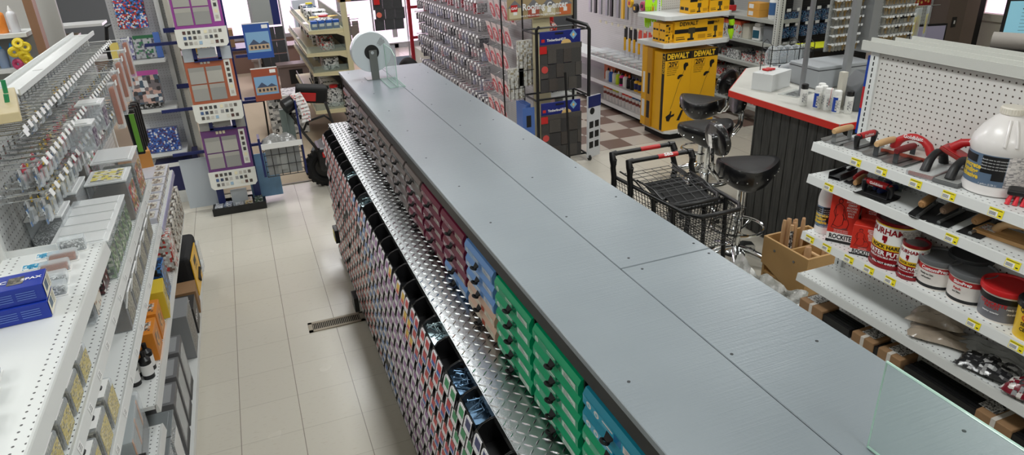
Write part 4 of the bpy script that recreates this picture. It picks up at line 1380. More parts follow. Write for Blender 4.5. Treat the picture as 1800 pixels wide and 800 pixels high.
shelf_part(GL_, LF, LB_, 3.85, 4.91, 0.925, 'left_d', ty(3.95, 4.85, 0.12), **small)
shelf_part(GL_, LF, LB_, LYJ, 4.91, 0.640, 'left_e', (), **small)
shelf_part(GL_, LF, LB_, LY0, LYJ, 0.545, 'left_f', (), **small)
m = MB().box((LB_, LY0, 0.10), (-0.562, 5.12, 0.145)).box((LB_, LY0, 0), (-0.60, 5.12, 0.10))
wb(m, 'base_deck', WHITE_DIM, GL_)
wb(MB().quad([(-0.5832, 3.86, 0.890), (-0.5832, 4.90, 0.890), (-0.5832, 4.90, 0.920), (-0.5832, 3.86, 0.920)]).box((-0.5834, 3.86, 0.888), (-0.578, 4.9, 0.921)), 'violet_strip', mat('violet_price_strip', (150, 146, 178), 0.3), GL_)

# ---------------------------------------------------------------- packaging builders
def lattice_fill(name, c1, c2, sc=90):
    return printmat(name, c1, [c2, tuple(int(v * 0.6) for v in c1), tuple(min(255, int(v * 1.3)) for v in c2)], sc, 0.5, 0.5, (1, 1, 1))
NAILS = stripewood('loose_nails', (120, 104, 88), (70, 62, 54), 1, 260)
LIDM = glassmat('frosted_lid', (248, 251, 252), 0.60, 0.2)
FROST = glassmat('frosted_box', (232, 238, 242), 0.16, 0.15, 0.35)
def clear_box(label, loc, rz, w, d, h, fill, group=None, lab=None, handle=False, lid=None, fillh=0.6):
    """lidded clear storage box, w along x, d along y"""
    t = thing('clear_storage_box', label, 'box', loc, rz, group)
    q = MB()
    q.box((-w / 2 + 0.004, -d / 2 + 0.004, 0.003), (w / 2 - 0.004, d / 2 - 0.004, h * fillh))
    q.build('contents', fill, t)
    MB().box((-w / 2, -d / 2, 0), (w / 2, d / 2, h - 0.012)).build('box_body', FROST, t, bevel=0.004)
    q = MB()
    q.box((-w / 2 - 0.004, -d / 2 - 0.004, h - 0.012), (w / 2 + 0.004, d / 2 + 0.004, h - 0.004))
    q.box((-w / 2 + 0.012, -d / 2 + 0.010, h - 0.004), (w / 2 - 0.012, d / 2 - 0.010, h))
    q.build('lid', lid or LIDM, t, bevel=0.003)
    if lab:
        MB().box((w / 2 + 0.0005, -d * 0.38, h * 0.1), (w / 2 + 0.0015, d * 0.38, h * 0.75)).build('label', lab, t)
    if handle:
        q = MB()
        q.tube([(w * 0.5, -d * 0.5, h * 0.6), (w * 0.62, -d * 0.4, h * 0.95), (w * 0.62, d * 0.4, h * 0.95), (w * 0.5, d * 0.5, h * 0.6)], 0.004, 6)
        q.build('carry_handle', mat('white_wire_handle', (225, 226, 226), 0.4), t)
    return t
def carton(name, label, cat, loc, rz, w, d, h, body, parts=(), group=None, bevel=0.001):
    """printed carton; parts: (face, x0,y0,x1,y1 in fractions, material) ; face F(-y) R(+x) T(top) L(-x)"""
    t = thing(name, label, cat, loc, rz, group)
    MB().box((-w / 2, -d / 2, 0), (w / 2, d / 2, h)).build('carton', body, t, bevel=bevel, seg=1)
    e = 0.0007
    FR = {'F': (frame((-w / 2, -d / 2 - e, 0), (1, 0, 0), (0, 0, 1)), w, h), 'R': (frame((w / 2 + e, -d / 2, 0), (0, 1, 0), (0, 0, 1)), d, h),
          'L': (frame((-w / 2 - e, d / 2, 0), (0, -1, 0), (0, 0, 1)), d, h), 'T': (frame((-w / 2, -d / 2, h + e), (1, 0, 0), (0, 1, 0)), w, d)}
    ms = []
    q = MB()
    k = 0
    for p in parts:
        T, a, b = FR[p[0]]
        k += 1
        if p[-1] not in ms:
            ms.append(p[-1])
        mi = ms.index(p[-1])
        if isinstance(p[1], str):
            _, s_, cx, cy, sz, _m = p
            letter(q, s_, sz, T @ Matrix.Translation((a * cx, b * cy, e + k * 0.0001)), mi, bold=sz * 0.025)
        else:
            _, x0, y0, x1, y1, _m = p
            q.quad([(a * x0, b * y0, k * 0.0001), (a * x1, b * y0, k * 0.0001), (a * x1, b * y1, k * 0.0001), (a * x0, b * y1, k * 0.0001)], mi, T)
    if parts:
        q.build('printing', ms, t)
    return t

# blue boxes, two high, two across
BLUEB = mat('royal_blue_carton', (22, 52, 160), 0.35)
WI = WHITE_INK
CREAMP = mat('cream_card_panel', (222, 216, 196), 0.5)
PHOTO = printmat('grey_brown_photo', (92, 88, 80), [(60, 58, 54), (130, 124, 112)], 120, 0.5)
def bluebox(label, loc, rz):
    P = [('T', 0.42, 0.28, 0.68, 0.75, PHOTO), ('T', 'SPAX', 0.80, 0.5, 0.022, WI), ('T', 'PAC', 0.25, 0.5, 0.026, WI)]
    for i in range(4):
        P.append(('F', 0.12, 0.66 - i * 0.13, 0.5, 0.71 - i * 0.13, mat('pale_blue_print', (96, 124, 200), 0.4)))
        P.append(('F', 0.56, 0.66 - i * 0.13, 0.86, 0.71 - i * 0.13, mat('pale_blue_print', (96, 124, 200), 0.4)))
    P += [('R', 0.05, 0.06, 0.95, 0.94, CREAMP), ('R', 0.2, 0.3, 0.55, 0.85, mat('blue_grey_panel', (70, 90, 110), 0.5)), ('R', 0.65, 0.2, 0.7, 0.85, INK), ('R', 0.78, 0.2, 0.82, 0.85, INK)]
    return carton('fastener_carton', label, 'box', loc, rz, 0.155, 0.11, 0.052, BLUEB, P)
bz = 1.377
ry = math.radians(5)
bluebox('royal blue carton, right-hand one of the lower pair on the punched shelf', (-0.738, 2.135, bz), ry)
bluebox('royal blue carton with photo window on top, right-hand upper one', (-0.738, 2.145, bz + 0.053), ry)
bluebox('royal blue carton at the left picture edge, lower one', (-0.905 + 0.0, 2.10, bz), ry)
bluebox('royal blue carton at the left picture edge, upper one', (-0.905, 2.11, bz + 0.053), ry)

def blister(name, label, cat, loc, rz, w, d, h, hdr, fill, group=None, rot=None):
    """small carded pack lying on its back: card header, plastic bubble with contents"""
    t = thing(name, label, cat, loc, rz, group, rot=rot)
    q = MB().box((-w / 2, -d / 2, 0), (w / 2, d / 2, 0.002))
    q.quad([(-w / 2 + 0.004, -d / 2 + 0.004, 0.0026), (-w * 0.05, -d / 2 + 0.004, 0.0026), (-w * 0.05, d / 2 - 0.004, 0.0026), (-w / 2 + 0.004, d / 2 - 0.004, 0.0026)], 1)
    q.build('card', [PAPER, hdr], t)
    MB().box((0.0, -d * 0.38, 0.002), (w * 0.45, d * 0.38, h * 0.7)).build('contents', fill, t, bevel=0.004)
    MB().box((-0.004, -d * 0.46, 0.002), (w * 0.49, d * 0.46, h)).build('blister', CLEAR, t, bevel=0.006)
    return t
CYAN = printmat('cyan_header', (60, 160, 200), [(235, 240, 240), (40, 120, 160)], 110, 0.6)
LIME = printmat('lime_header', (120, 196, 40), [(235, 240, 230), (80, 150, 30)], 110, 0.65)
COPPER = mat('copper_fitting', (184, 120, 92), 0.35, 0.7)
SILV = lattice_fill('silver_hardware', (150, 152, 152), (196, 198, 198), 200)
ry = math.radians(6)
blister('hardware_pack', 'cyan headed pack farthest back, standing on the punched shelf corner', 'pack', (-0.715, 2.58, bz), ry, 0.16, 0.05, 0.05, CYAN, SILV)
blister('hardware_pack', 'cyan headed pack with copper fitting, farther of the copper pair', 'pack', (-0.735, 2.50, bz), ry, 0.17, 0.05, 0.035, CYAN, COPPER)
blister('hardware_pack', 'cyan headed pack with copper fitting, nearer of the copper pair', 'pack', (-0.745, 2.42, bz), ry, 0.17, 0.05, 0.035, CYAN, COPPER)
blister('hardware_pack', 'lime green headed pack of grey hardware behind the blue cartons', 'pack', (-0.735, 2.32, bz), ry, 0.17, 0.065, 0.035, LIME, SILV)
blister('hardware_pack', 'clear pack of grey hardware right beside the blue cartons', 'pack', (-0.690, 2.245, bz), ry, 0.10, 0.06, 0.035, PAPER, SILV)
YL = printmat('yellow_black_header', (226, 196, 40), [(30, 30, 32), (240, 236, 220)], 80, 0.6)
blister('hardware_pack', 'blue headed clear pack near the lower left picture corner', 'pack', (-0.80, 1.79, bz), ry, 0.17, 0.07, 0.045, CYAN, SILV)
blister('hardware_pack', 'yellow headed clear pack below the blue headed one', 'pack', (-0.79, 1.70, bz), ry, 0.18, 0.08, 0.045, YL, SILV)
blister('hardware_pack', 'clear clamshell pack with yellow corner at the bottom left', 'pack', (-0.76, 1.58, bz), ry, 0.16, 0.09, 0.05, printmat('grey_card', (170, 172, 170), [(226, 200, 60), (90, 90, 92)], 60, 0.7), SILV)
blister('hardware_pack', 'clear pack with black and white header at the bottom left corner', 'pack', (-0.80, 1.48, bz), ry, 0.18, 0.09, 0.05, printmat('bw_card', (60, 60, 62), [(226, 226, 226)], 60, 0.5), SILV)

# rows of black-latched small parts cases on the shelves below
CASEY = printmat('yellow_grey_label', (206, 190, 120), [(170, 160, 120), (222, 214, 190), (130, 126, 110)], 200, 0.55, 0.35, (1, 0.5, 1.5))
CASEG = printmat('grey_case_fill', (130, 126, 112), [(90, 88, 80), (170, 166, 150)], 120, 0.5)
def parts_case(label, loc, rz, group, w=0.10, d=0.135, h=0.10, top=BLACK_PL, lab=CASEY):
    t = thing('parts_case', label, 'case', loc, rz, group)
    MB().box((-w / 2, -d / 2 + 0.012, 0.002), (w / 2 - 0.008, d / 2 - 0.012, h * 0.8)).build('contents', CASEG, t)
    MB().box((-w / 2 - 0.003, -d / 2 + 0.008, 0), (w / 2, d / 2 - 0.008, h * 0.88)).build('case_body', FROST, t, bevel=0.006)
    MB().box((-w / 2 - 0.005, -d / 2 + 0.003, h * 0.80), (w * 0.26, d / 2 - 0.003, h)).cbox((w * 0.28, 0, h * 0.9), (0.02, 0.025, 0.012)).build('latch_bar', top, t, bevel=0.006)
    MB().box((w / 2 - 0.0002, -d * 0.36, h * 0.08), (w / 2 + 0.001, d * 0.36, h * 0.72)).build('label', lab, t)
    MB().box((w * 0.3, -d * 0.34, h * 0.885), (w * 0.46, d * 0.34, h * 0.895)).build('lid_label', PAPER, t)
    return t
c0 = None
for i, y in enumerate([2.02 - 0.14 * k for k in range(7)]):
    lab_ = 'black latched clear case with yellow label, in the row on the second left shelf'
    if c0 is None:
        c0 = parts_case(lab_, (-0.648, y, 1.193), 0, 'latched cases on the second left shelf')
    else:
        dup(c0, (-0.648, y, 1.193))
d0 = None
for i, y in enumerate([2.12 - 0.155 * k for k in range(6)]):
    lab_ = 'larger black latched clear case with yellow label, in a row on the third left shelf'
    if d0 is None:
        d0 = parts_case(lab_, (-0.648, y, 0.961), 0, 'latched cases on the third left shelf', 0.115, 0.148, 0.135)
    else:
        dup(d0, (-0.648, y, 0.961))
t = thing('tool_pouch', 'white and black clamshell tool pack at the far end of the second near shelf', 'pack', (-0.665, 2.43, 1.193), math.radians(4))
MB().box((-0.06, -0.10, 0), (0.045, 0.10, 0.14)).build('clamshell', FROST, t, bevel=0.02)
MB().box((0.010, -0.08, 0.02), (0.035, 0.08, 0.12)).build('black_insert', BLACK_MATTE, t, bevel=0.01)
MB().box((0.046, -0.07, 0.02), (0.047, 0.07, 0.09)).build('label', printmat('cream_pack_card', (206, 200, 186), [(60, 60, 60), (180, 120, 60)], 80, 0.7), t)
t = thing('tool_pouch', 'dark red and black pack under the punched shelf corner', 'pack', (-0.67, 2.62, 1.193), 0)
MB().box((-0.05, -0.06, 0), (0.05, 0.06, 0.13)).build('clamshell', printmat('dark_red_pack', (70, 26, 30), [(20, 20, 22), (120, 60, 60), (200, 200, 196)], 60, 0.5), t, bevel=0.01)

# clear boxes with pale lids on the far half of the second shelf
GRN = printmat('green_white_insert', (120, 150, 110), [(60, 90, 60), (200, 206, 190), (90, 92, 90)], 70, 0.35)
PURP = printmat('purple_insert', (110, 96, 120), [(190, 186, 192), (70, 50, 80), (150, 150, 150)], 80, 0.4)
g = 'pale lidded boxes in a row on the second left shelf'
lb_ = 'long clear box with pale hinged lid, in the row of five beside the hanging hooks'
c0 = clear_box(lb_, (-0.690, 2.735, 1.193), 0, 0.19, 0.098, 0.165, GRN, g, GRN)
for y in (2.84, 2.945, 3.05, 3.155):
    dup(c0, (-0.690, y, 1.193))
clear_box('clear box with pale lid standing behind the row of five', (-0.83, 2.99, 1.193), 0, 0.12, 0.17, 0.215, SILV, None, None)
clear_box('clear box of brown nails behind the row, below the second rack of hooks', (-0.82, 3.25, 1.193), 0, 0.13, 0.22, 0.225, NAILS, None, None, lid=LIDM)
clear_box('big clear box of brown nails with red label stacked on another', (-0.835, 3.62, 1.193), 0, 0.14, 0.30, 0.30, NAILS, None, printmat('red_green_label', (196, 60, 80), [(80, 170, 60), (220, 220, 220)], 40, 0.5), fillh=0.85)
t = clear_box('wide clear box of nails with yellow ticket on its lid', (-0.67, 3.40, 1.193), 0, 0.16, 0.20, 0.20, NAILS, None, printmat('pink_yellow_label', (180, 150, 80), [(190, 60, 90), (226, 220, 210), (90, 90, 92)], 60, 0.4))
MB().box((-0.06, -0.08, 0.2005), (0.06, 0.07, 0.202)).build('ticket', printmat('yellow_ticket', (232, 220, 120), [(232, 232, 228), (120, 120, 120)], 60, 0.5), t)
clear_box('clear lidded box at the far end of the second left shelf', (-0.67, 3.66, 1.193), 0, 0.17, 0.24, 0.225, lattice_fill('grey_green_nails', (130, 134, 120), (90, 92, 84)), None, printmat('pink_yellow_label', (180, 150, 80), [(190, 60, 90)], 60, 0.4))
# third shelf boxes (z .96)
g = 'clear nail boxes on the third left shelf'
lb_ = 'clear lidded box of dark nails on the third left shelf, below the row of five'
c0 = clear_box(lb_, (-0.665, 2.76, 0.961), 0, 0.13, 0.15, 0.17, NAILS, g, CASEG, handle=True)
for y in (2.93, 3.10, 3.27, 3.44, 3.61):
    dup(c0, (-0.665, y, 0.961))
WCARD = printmat('white_tan_cards', (196, 190, 176), [(120, 96, 80), (230, 228, 222), (90, 90, 90)], 40, 0.4)
g = 'flat white sample cartons on the violet edged shelf'
c0 = None
for i, y in enumerate((3.95, 4.10, 4.25, 4.40, 4.55, 4.70, 4.83)):
    if c0 is None:
        c0 = carton('flat_carton', 'flat pale carton lying on the violet edged shelf at the far left', 'box', (-0.72, y, 0.926), 0, 0.24, 0.13, 0.05, mat('pale_lavender_card', (206, 206, 214), 0.5), [('T', 0.7, 0.1, 0.95, 0.9, WCARD), ('R', 0.05, 0.1, 0.95, 0.9, WCARD)], g)
    else:
        dup(c0, (-0.72, y, 0.926))
# lower shelf (z .64) and base
OR = mat('orange_carton', (214, 132, 40), 0.45)
YE = mat('tool_yellow', (240, 186, 34), 0.4)
DKB = mat('dark_blue_pack', (28, 60, 120), 0.35)
carton('tool_carton', 'glossy dark blue packs stacked on the shelf above the yellow carton', 'box', (-0.67, 3.62, 0.641), 0, 0.16, 0.16, 0.18, printmat('dark_blue_black_pack', (22, 40, 72), [(20, 20, 24), (50, 120, 190), (28, 70, 130)], 26, 0.4), ())
carton('tool_carton', 'yellow carton with printed side between the blue and orange ones', 'box', (-0.66, 3.42, 0.641), math.radians(4), 0.16, 0.16, 0.15, mat('mustard_carton', (214, 186, 50), 0.45), [('R', 0.2, 0.2, 0.8, 0.8, printmat('brown_print', (190, 160, 60), [(90, 70, 40), (230, 210, 120)], 60, 0.5))])
carton('tool_carton', 'orange carton with clear window holding screws, farther of two', 'box', (-0.665, 3.22, 0.641), 0, 0.14, 0.15, 0.14, OR, [('T', 0.2, 0.2, 0.9, 0.8, printmat('window_screws', (200, 196, 190), [(90, 80, 70), (230, 140, 60)], 60, 0.4)), ('R', 0.25, 0.15, 0.7, 0.8, printmat('brown_diamond', (110, 74, 40), [(220, 150, 50)], 30, 0.5))])
carton('tool_carton', 'orange carton with clear window holding screws, nearer of two', 'box', (-0.665, 3.04, 0.641), 0, 0.14, 0.15, 0.14, OR, [('T', 0.2, 0.2, 0.9, 0.8, MATS['window_screws']), ('R', 0.25, 0.15, 0.7, 0.8, MATS['brown_diamond'])])
t = thing('spray_bottle_pack', 'black and white bottles at the near end of the orange cartons', 'bottle', (-0.66, 2.86, 0.641), 0)
for k in range(4):
    T = Matrix.Translation((-0.02 + 0.05 * (k % 2), -0.05 + 0.033 * k, 0))
    MB().lathe([(0.024, 0), (0.024, 0.09), (0.010, 0.105), (0.010, 0.13)], 14, 0, T).build('bottle_body', BLACK_PL, t, smooth=True)
    MB().lathe([(0.0245, 0.02), (0.0245, 0.07)], 14, 0, T).build('bottle_label', PAPER, t, smooth=True)
t = thing('tool_clamshell', 'tall clear clamshell with orange trim and barcode on the near third shelf', 'pack', (-0.66, 2.43, 0.546), math.radians(3))
MB().box((-0.06, -0.17, 0), (0.04, 0.17, 0.20)).build('clamshell', FROST, t, bevel=0.01)
MB().box((-0.055, -0.165, 0.002), (0.035, 0.165, 0.07)).build('tool_body', BLACK_PL, t)
MB().box((-0.03, -0.15, 0.07), (0.03, 0.15, 0.19)).build('insert_card', mat('cool_grey_insert', (150, 158, 158), 0.5), t)
for y in (-0.145, -0.02, 0.10):
    MB().box((0.0305, y, 0.075), (0.0325, y + 0.02, 0.185)).build('orange_trim', OR, t)
MB().box((0.036, -0.15, 0.01), (0.0375, -0.08, 0.05)).build('barcode_label', PAPER, t)
# bottom products on the base deck and lower shelf, nearest part of the aisle
DKC = printmat('black_pack_card', (30, 30, 32), [(196, 196, 192), (60, 60, 62), (214, 180, 60)], 34, 0.62)
g = 'black packs standing on the lowest near shelf'
c0 = carton('tool_pack', 'black pack with white printed panels on the lowest near shelf', 'pack', (-0.66, 2.22, 0.546), 0, 0.14, 0.13, 0.13, BLACK_PL, [('T', 0.1, 0.1, 0.9, 0.45, PAPER), ('T', 0.1, 0.55, 0.9, 0.9, PAPER), ('R', 0.1, 0.1, 0.9, 0.9, CASEY)], g)
for y in (2.07, 1.92, 1.77):
    dup(c0, (-0.66, y, 0.546))
g = 'grey and black carded packs on the base deck'
c0 = carton('tool_pack', 'grey backed card pack with black foot on the base deck of the left gondola', 'pack', (-0.66, 3.42, 0.146), 0, 0.16, 0.18, 0.30, mat('grey_card_back', (110, 110, 112), 0.5), [('R', 0.0, 0.0, 1.0, 0.12, INK), ('R', 0.1, 0.2, 0.9, 0.9, CLEAR), ('T', 0.1, 0.1, 0.9, 0.9, mat('light_grey_card', (150, 152, 154), 0.5))], g)
for y in (3.2, 2.98):
    dup(c0, (-0.66, y, 0.146))
g = 'clear grip top boxes on the base deck'
c0 = clear_box('tall clear box with grey grip lid on the base deck of the left gondola', (-0.66, 2.76, 0.146), 0, 0.15, 0.18, 0.30, SILV, g, PAPER, lid=mat('grey_grip_lid', (120, 126, 128), 0.4))
for y in (2.56,):
    dup(c0, (-0.66, y, 0.146))
g = 'black and clear packs on the base deck near the camera'
c0 = carton('tool_pack', 'black and cream pack on the base deck nearest the camera', 'pack', (-0.66, 2.34, 0.146), 0, 0.15, 0.17, 0.32, BLACK_PL, [('T', 0.1, 0.1, 0.9, 0.45, PAPER), ('R', 0.08, 0.05, 0.92, 0.9, WCARD)], g)
for y in (2.15, 1.96):
    dup(c0, (-0.66, y, 0.146))
# far base: tool bag combo, kraft box, black carton
t = thing('tool_bag_kit', 'black tool bag with yellow cordless kit carton in front, end of left aisle', 'tool kit', (-0.62, 4.72, 0.146), math.radians(-2))
MB().box((-0.11, -0.22, 0), (0.055, 0.22, 0.30)).build('bag', mat('black_nylon', (26, 26, 28), 0.8, bump=0.2, bscale=200), t, bevel=0.03, seg=3)
MB().tube([(-0.03, -0.12, 0.29), (-0.03, -0.09, 0.34), (-0.03, 0.09, 0.34), (-0.03, 0.12, 0.29)], 0.012, 8).build('strap', BLACK_PL, t, smooth=True)
MB().box((0.056, -0.21, 0.01), (0.062, 0.10, 0.27)).build('carton_panel', YE, t)
q = MB()
q.box((0.0625, -0.12, 0.19), (0.0635, -0.02, 0.235), 0)
q.tube([(0.064, -0.10, 0.08), (0.064, 0.02, 0.11)], 0.012, 6)
q.tube([(0.064, -0.03, 0.10), (0.064, -0.05, 0.04)], 0.010, 6)
letter(q, 'DEWALT', 0.03, frame((0.064, -0.06, 0.165), (0, 1, 0), (0, 0, 1)), 0, bold=0.0006)
q.build('printing', INK, t)
MB().box((0.04, 0.12, 0.02), (0.075, 0.215, 0.24)).build('clear_pouch', FROST, t, bevel=0.01)
carton('kraft_box', 'plain brown kraft carton in front of the yellow kit', 'box', (-0.645, 4.36, 0.146), math.radians(3), 0.17, 0.17, 0.16, KRAFT, [('R', 0.35, 0.2, 0.6, 0.5, mat('dark_kraft_print', (90, 60, 40), 0.6))])
carton('fastener_carton', 'dark carton lettered BOST beside the kraft box', 'box', (-0.645, 4.12, 0.146), 0, 0.17, 0.20, 0.17, mat('charcoal_carton', (44, 42, 42), 0.45), [('T', 'BOST', 0.5, 0.5, 0.05, WI), ('R', 'BOST', 0.35, 0.5, 0.05, WI)])
carton('tool_pack', 'wide grey blister pack standing beyond the black carton', 'pack', (-0.65, 3.86, 0.146), 0, 0.17, 0.24, 0.28, mat('silver_grey_card', (136, 138, 140), 0.45), [('R', 0.1, 0.1, 0.9, 0.9, MATS['grey_brown_photo'])])
carton('tool_pack', 'red and white pack on the shelf above the tool bag', 'pack', (-0.65, 3.98, 0.641), 0, 0.16, 0.18, 0.2, printmat('red_white_pack', (190, 186, 180), [(190, 60, 50), (110, 84, 70), (226, 226, 222)], 34, 0.4), ())
g = 'pale books of samples on the far lower shelf'
c0 = carton('sample_book', 'pale sample book standing on the far lower shelf of the left gondola', 'book', (-0.65, 4.2, 0.641), 0, 0.16, 0.11, 0.2, WCARD, (), g)
for y in (4.34, 4.48, 4.62, 4.76):
    dup(c0, (-0.65, y, 0.641))

# ---------------------------------------------------------------- peg hooks with price flags
FLAG = mat('white_flag', (236, 237, 236), 0.4)
def peg_hook(label, loc, rz, L_, group, flagw=0.034, flagh=0.026):
    """hook runs along +x from the board; double wire with a flag at the tip"""
    t = thing('peg_hook', label, 'hook', loc, rz, group)
    q = MB()
    q.tube([(0, 0, 0), (L_ * 0.9, 0, 0.002), (L_, 0, 0.014)], 0.0024, 5)
    q.tube([(0, 0, 0.020), (L_ + 0.006, 0, 0.024)], 0.0020, 5)
    q.box((0.0, -0.010, -0.008), (0.002, 0.010, 0.026))
    q.build('wire', CHROME if L_ < 1 else CHROME, t)
    MB().cbox((L_ + 0.008, 0, 0.018), (0.003, flagw, flagh), 0, (0, math.radians(-20), 0)).build('price_flag', FLAG, t, bevel=0.003, seg=1)
    return t
random.seed(5)
rows = [(1.765, 0.145, (2.70, 5.0), 'top'), (1.655, 0.18, (2.72, 4.9), 'second'), (1.545, 0.175, (2.7, 3.95), 'third'), (1.45, 0.15, (3.5, 4.9), 'fourth')]
hk = None
PK = [printmat('hang_pack_%d' % i, b, cs, 50, 0.45, 0.3) for i, (b, cs) in enumerate([
    ((196, 196, 192), [(120, 122, 122), (224, 186, 60), (90, 92, 94)]),
    ((60, 60, 62), [(214, 180, 50), (180, 180, 178), (30, 30, 30)]),
    ((200, 196, 196), [(206, 60, 80), (120, 120, 124)]),
    ((150, 154, 158), [(210, 212, 212), (90, 94, 98), (70, 120, 180)]),
    ((120, 70, 44), [(166, 100, 56), (196, 190, 186)])])]
pks = {}
def hang_pack(loc, k, w, h, th, label, group, rz=0.0):
    key = (k, w, h, th)
    if key in pks:
        return dup(pks[key], loc, rz, label, group)
    t = thing('hanging_pack', label, 'pack', loc, rz, group)
    MB().box((-th / 2, -w / 2, -h), (th / 2, w / 2, 0.0)).build('card', PK[k], t, bevel=0.001, seg=1)
    MB().box((th / 2, -w * 0.4, -h * 0.92), (th / 2 + 0.014, w * 0.4, -h * 0.3)).build('blister', CLEAR, t, bevel=0.004)
    pks[key] = t
    return t
for ri, (z, L_, (a, b), nm) in enumerate(rows):
    y = a
    while y < b:
        lab_ = 'chrome hook with white price flag, %s row on the left gondola board' % nm
        if hk is None or ri == 0 and hk is None:
            hk = peg_hook(lab_, (LB_, y, z), 0, 0.16, 'price flag hooks, %s row on the left gondola' % nm)
        else:
            dup(hk, (LB_, y, z), None, lab_, 'price flag hooks, %s row on the left gondola' % nm, scale=(L_ / 0.16, 1, 1))
        if ri in (1, 2, 3) or (ri == 0 and random.random() < 0.25 and y < 4.0):
            k = random.choice((0, 1, 2, 3)) if y < 4.1 else random.choice((0, 3))
            for s_ in range(1 if ri == 0 else 2):
                hang_pack((LB_ + L_ * (0.55 + 0.28 * s_), y, z - 0.002), k, 0.05, 0.075 if ri != 2 else 0.09, 0.004, 'small carded pack hanging in the crowded %s hook row, left gondola' % nm, 'carded packs on the %s hook row, left' % nm)
        y += 0.068 if ri < 2 else 0.085
# long sleeved saw blades in brown handles, hanging near the far end
g = 'orange brown handled saws hanging at the far end'
SAW = mat('orange_brown_handle', (186, 88, 22), 0.45)
s0 = None
for i, (y, z) in enumerate(((4.86, 1.80), (4.62, 1.77), (4.42, 1.75), (4.2, 1.72), (4.02, 1.69))):
    if s0 is None:
        s0 = thing('sleeved_tool', 'orange-brown wooden tool in a clear sleeve hanging at the far end of the hooks', 'tool', (-0.66, y, z), 0, g)
        MB().box((-0.012, -0.03, -0.21), (0.012, 0.03, -0.02)).build('handle', SAW, s0, bevel=0.005)
        MB().box((-0.014, -0.04, -0.23), (0.016, 0.04, 0.0)).build('sleeve', CLEAR, s0)
        hh = MB().tube([(-0.235, 0, 0.0), (0.02, 0, 0.0)], 0.0022, 5)
        hh.cbox((0.025, 0, 0), (0.003, 0.034, 0.026))
        hh.build('hanger', FLAG, s0)
    else:
        dup(s0, (-0.66, y, z))
# clear deep bins hanging, black and green brushes
clear_box('clear hook bin with purple label hanging under the second hook row, farther', (-0.70, 3.62, 1.56), 0, 0.10, 0.12, 0.13, FROST, None, PURP)
clear_box('clear hook bin with purple label hanging under the second hook row, nearer', (-0.70, 3.30, 1.55), 0, 0.10, 0.10, 0.12, FROST, None, PURP)
blk = None
for y in (4.40, 4.48, 4.56, 4.64):
    lab_ = 'black handled tool hanging next to the kraft carton at the far left end'
    if blk is None:
        blk = thing('hanging_tool', lab_, 'tool', (-0.66, y, 1.46), 0, 'black tools hanging at the far left end')
        MB().box((-0.03, -0.012, -0.26), (0.02, 0.012, 0)).build('tool_body', BLACK_PL, blk, bevel=0.006)
        MB().tube([(-0.24, 0, 0.006), (0.02, 0, 0.006)], 0.0022, 5).build('hanger', CHROME, blk)
    else:
        dup(blk, (-0.66, y, 1.46))
t = thing('hanging_pack', 'bright green edged card hanging beside the black tools', 'pack', (-0.68, 4.30, 1.46))
MB().box((0.02, -0.004, -0.22), (0.045, 0.004, 0)).build('card', mat('lime_card', (110, 170, 60), 0.5), t)
MB().tube([(-0.22, 0, 0.003), (0.05, 0, 0.003)], 0.0022, 5).build('hanger', CHROME, t)
t = thing('kraft_box', 'orange cardboard box on the floor end, beyond the clear boxes', 'box', (-0.80, 4.95, 0.985), math.radians(12))
MB().box((-0.10, -0.09, -0.058), (0.10, 0.09, 0.10)).build('carton', mat('orange_kraft', (206, 142, 70), 0.6), t, bevel=0.003)
# wooden tray of small parts on top
t = thing('wooden_tray', 'pale wooden block tray of small brass and wood samples on top of the gondola', 'tray', (-0.89, 2.98, 1.812), math.radians(14))
MB().box((-0.085, -0.26, 0.0), (0.085, 0.26, 0.034)).build('board', mat('pale_birch', (214, 198, 156), 0.5, var=0.06, vscale=20), t, bevel=0.003)
for i in range(10):
    x, y = -0.05 + 0.035 * (i % 4), -0.2 + 0.05 * i
    MB().cyl((x, y, 0.033), (x + 0.004, y, 0.033 + 0.03 + 0.02 * (i % 3)), 0.008, n=8).build('sample_peg', (WOODH, SAW, STEEL, mat('green_peg', (40, 140, 90), 0.5))[i % 4], t)
MB().box((-0.93, 2.9, 0), (-0.875, 2.94, 0.0001))
wb(MB().box((LB_ - 0.02, 2.68, 1.78), (LB_ + 0.03, 3.26, 1.811)), 'top_channel', WHITE_DIM, GL_)
# ================================================================ far left: displays
NAVY = mat('navy_metal', (24, 36, 96), 0.4)
GREYCARD = mat('light_grey_panel', (186, 194, 202), 0.5)
SIDING = [mat('siding_grey_%d' % i, c, 0.6) for i, c in enumerate(((170, 168, 162), (158, 157, 152), (178, 176, 168), (150, 150, 147)))]
SW = [mat('swatch_%d' % i, c, 0.6) for i, c in enumerate(((84, 54, 48), (70, 62, 56), (72, 72, 70), (60, 60, 60), (232, 224, 190), (190, 186, 176), (176, 172, 164), (96, 90, 84), (70, 96, 140), (52, 62, 86), (88, 82, 76), (186, 184, 178), (150, 150, 148), (60, 66, 74), (80, 72, 66), (74, 70, 66), (140, 136, 130), (200, 196, 186), (150, 178, 200), (214, 210, 196)))]
st = thing('siding_display', 'tall siding sample tower with purple and orange boards on the far aisle corner', 'display stand', (-0.28, 6.45, 0))
wb(MB().box((-0.52, 6.36, 0.0), (-0.05, 6.62, 0.035)).box((-0.52, 6.36, 0.035), (-0.05, 6.37, 0.07)).box((-0.52, 6.61, 0.035), (-0.05, 6.62, 0.07)), 'base_tray', BLACK_PL, st)
wb(MB().box((-0.46, 6.50, 0.03), (-0.40, 6.54, 2.2)).box((-0.14, 6.50, 0.03), (-0.08, 6.54, 2.2)), 'posts', NAVY, st)
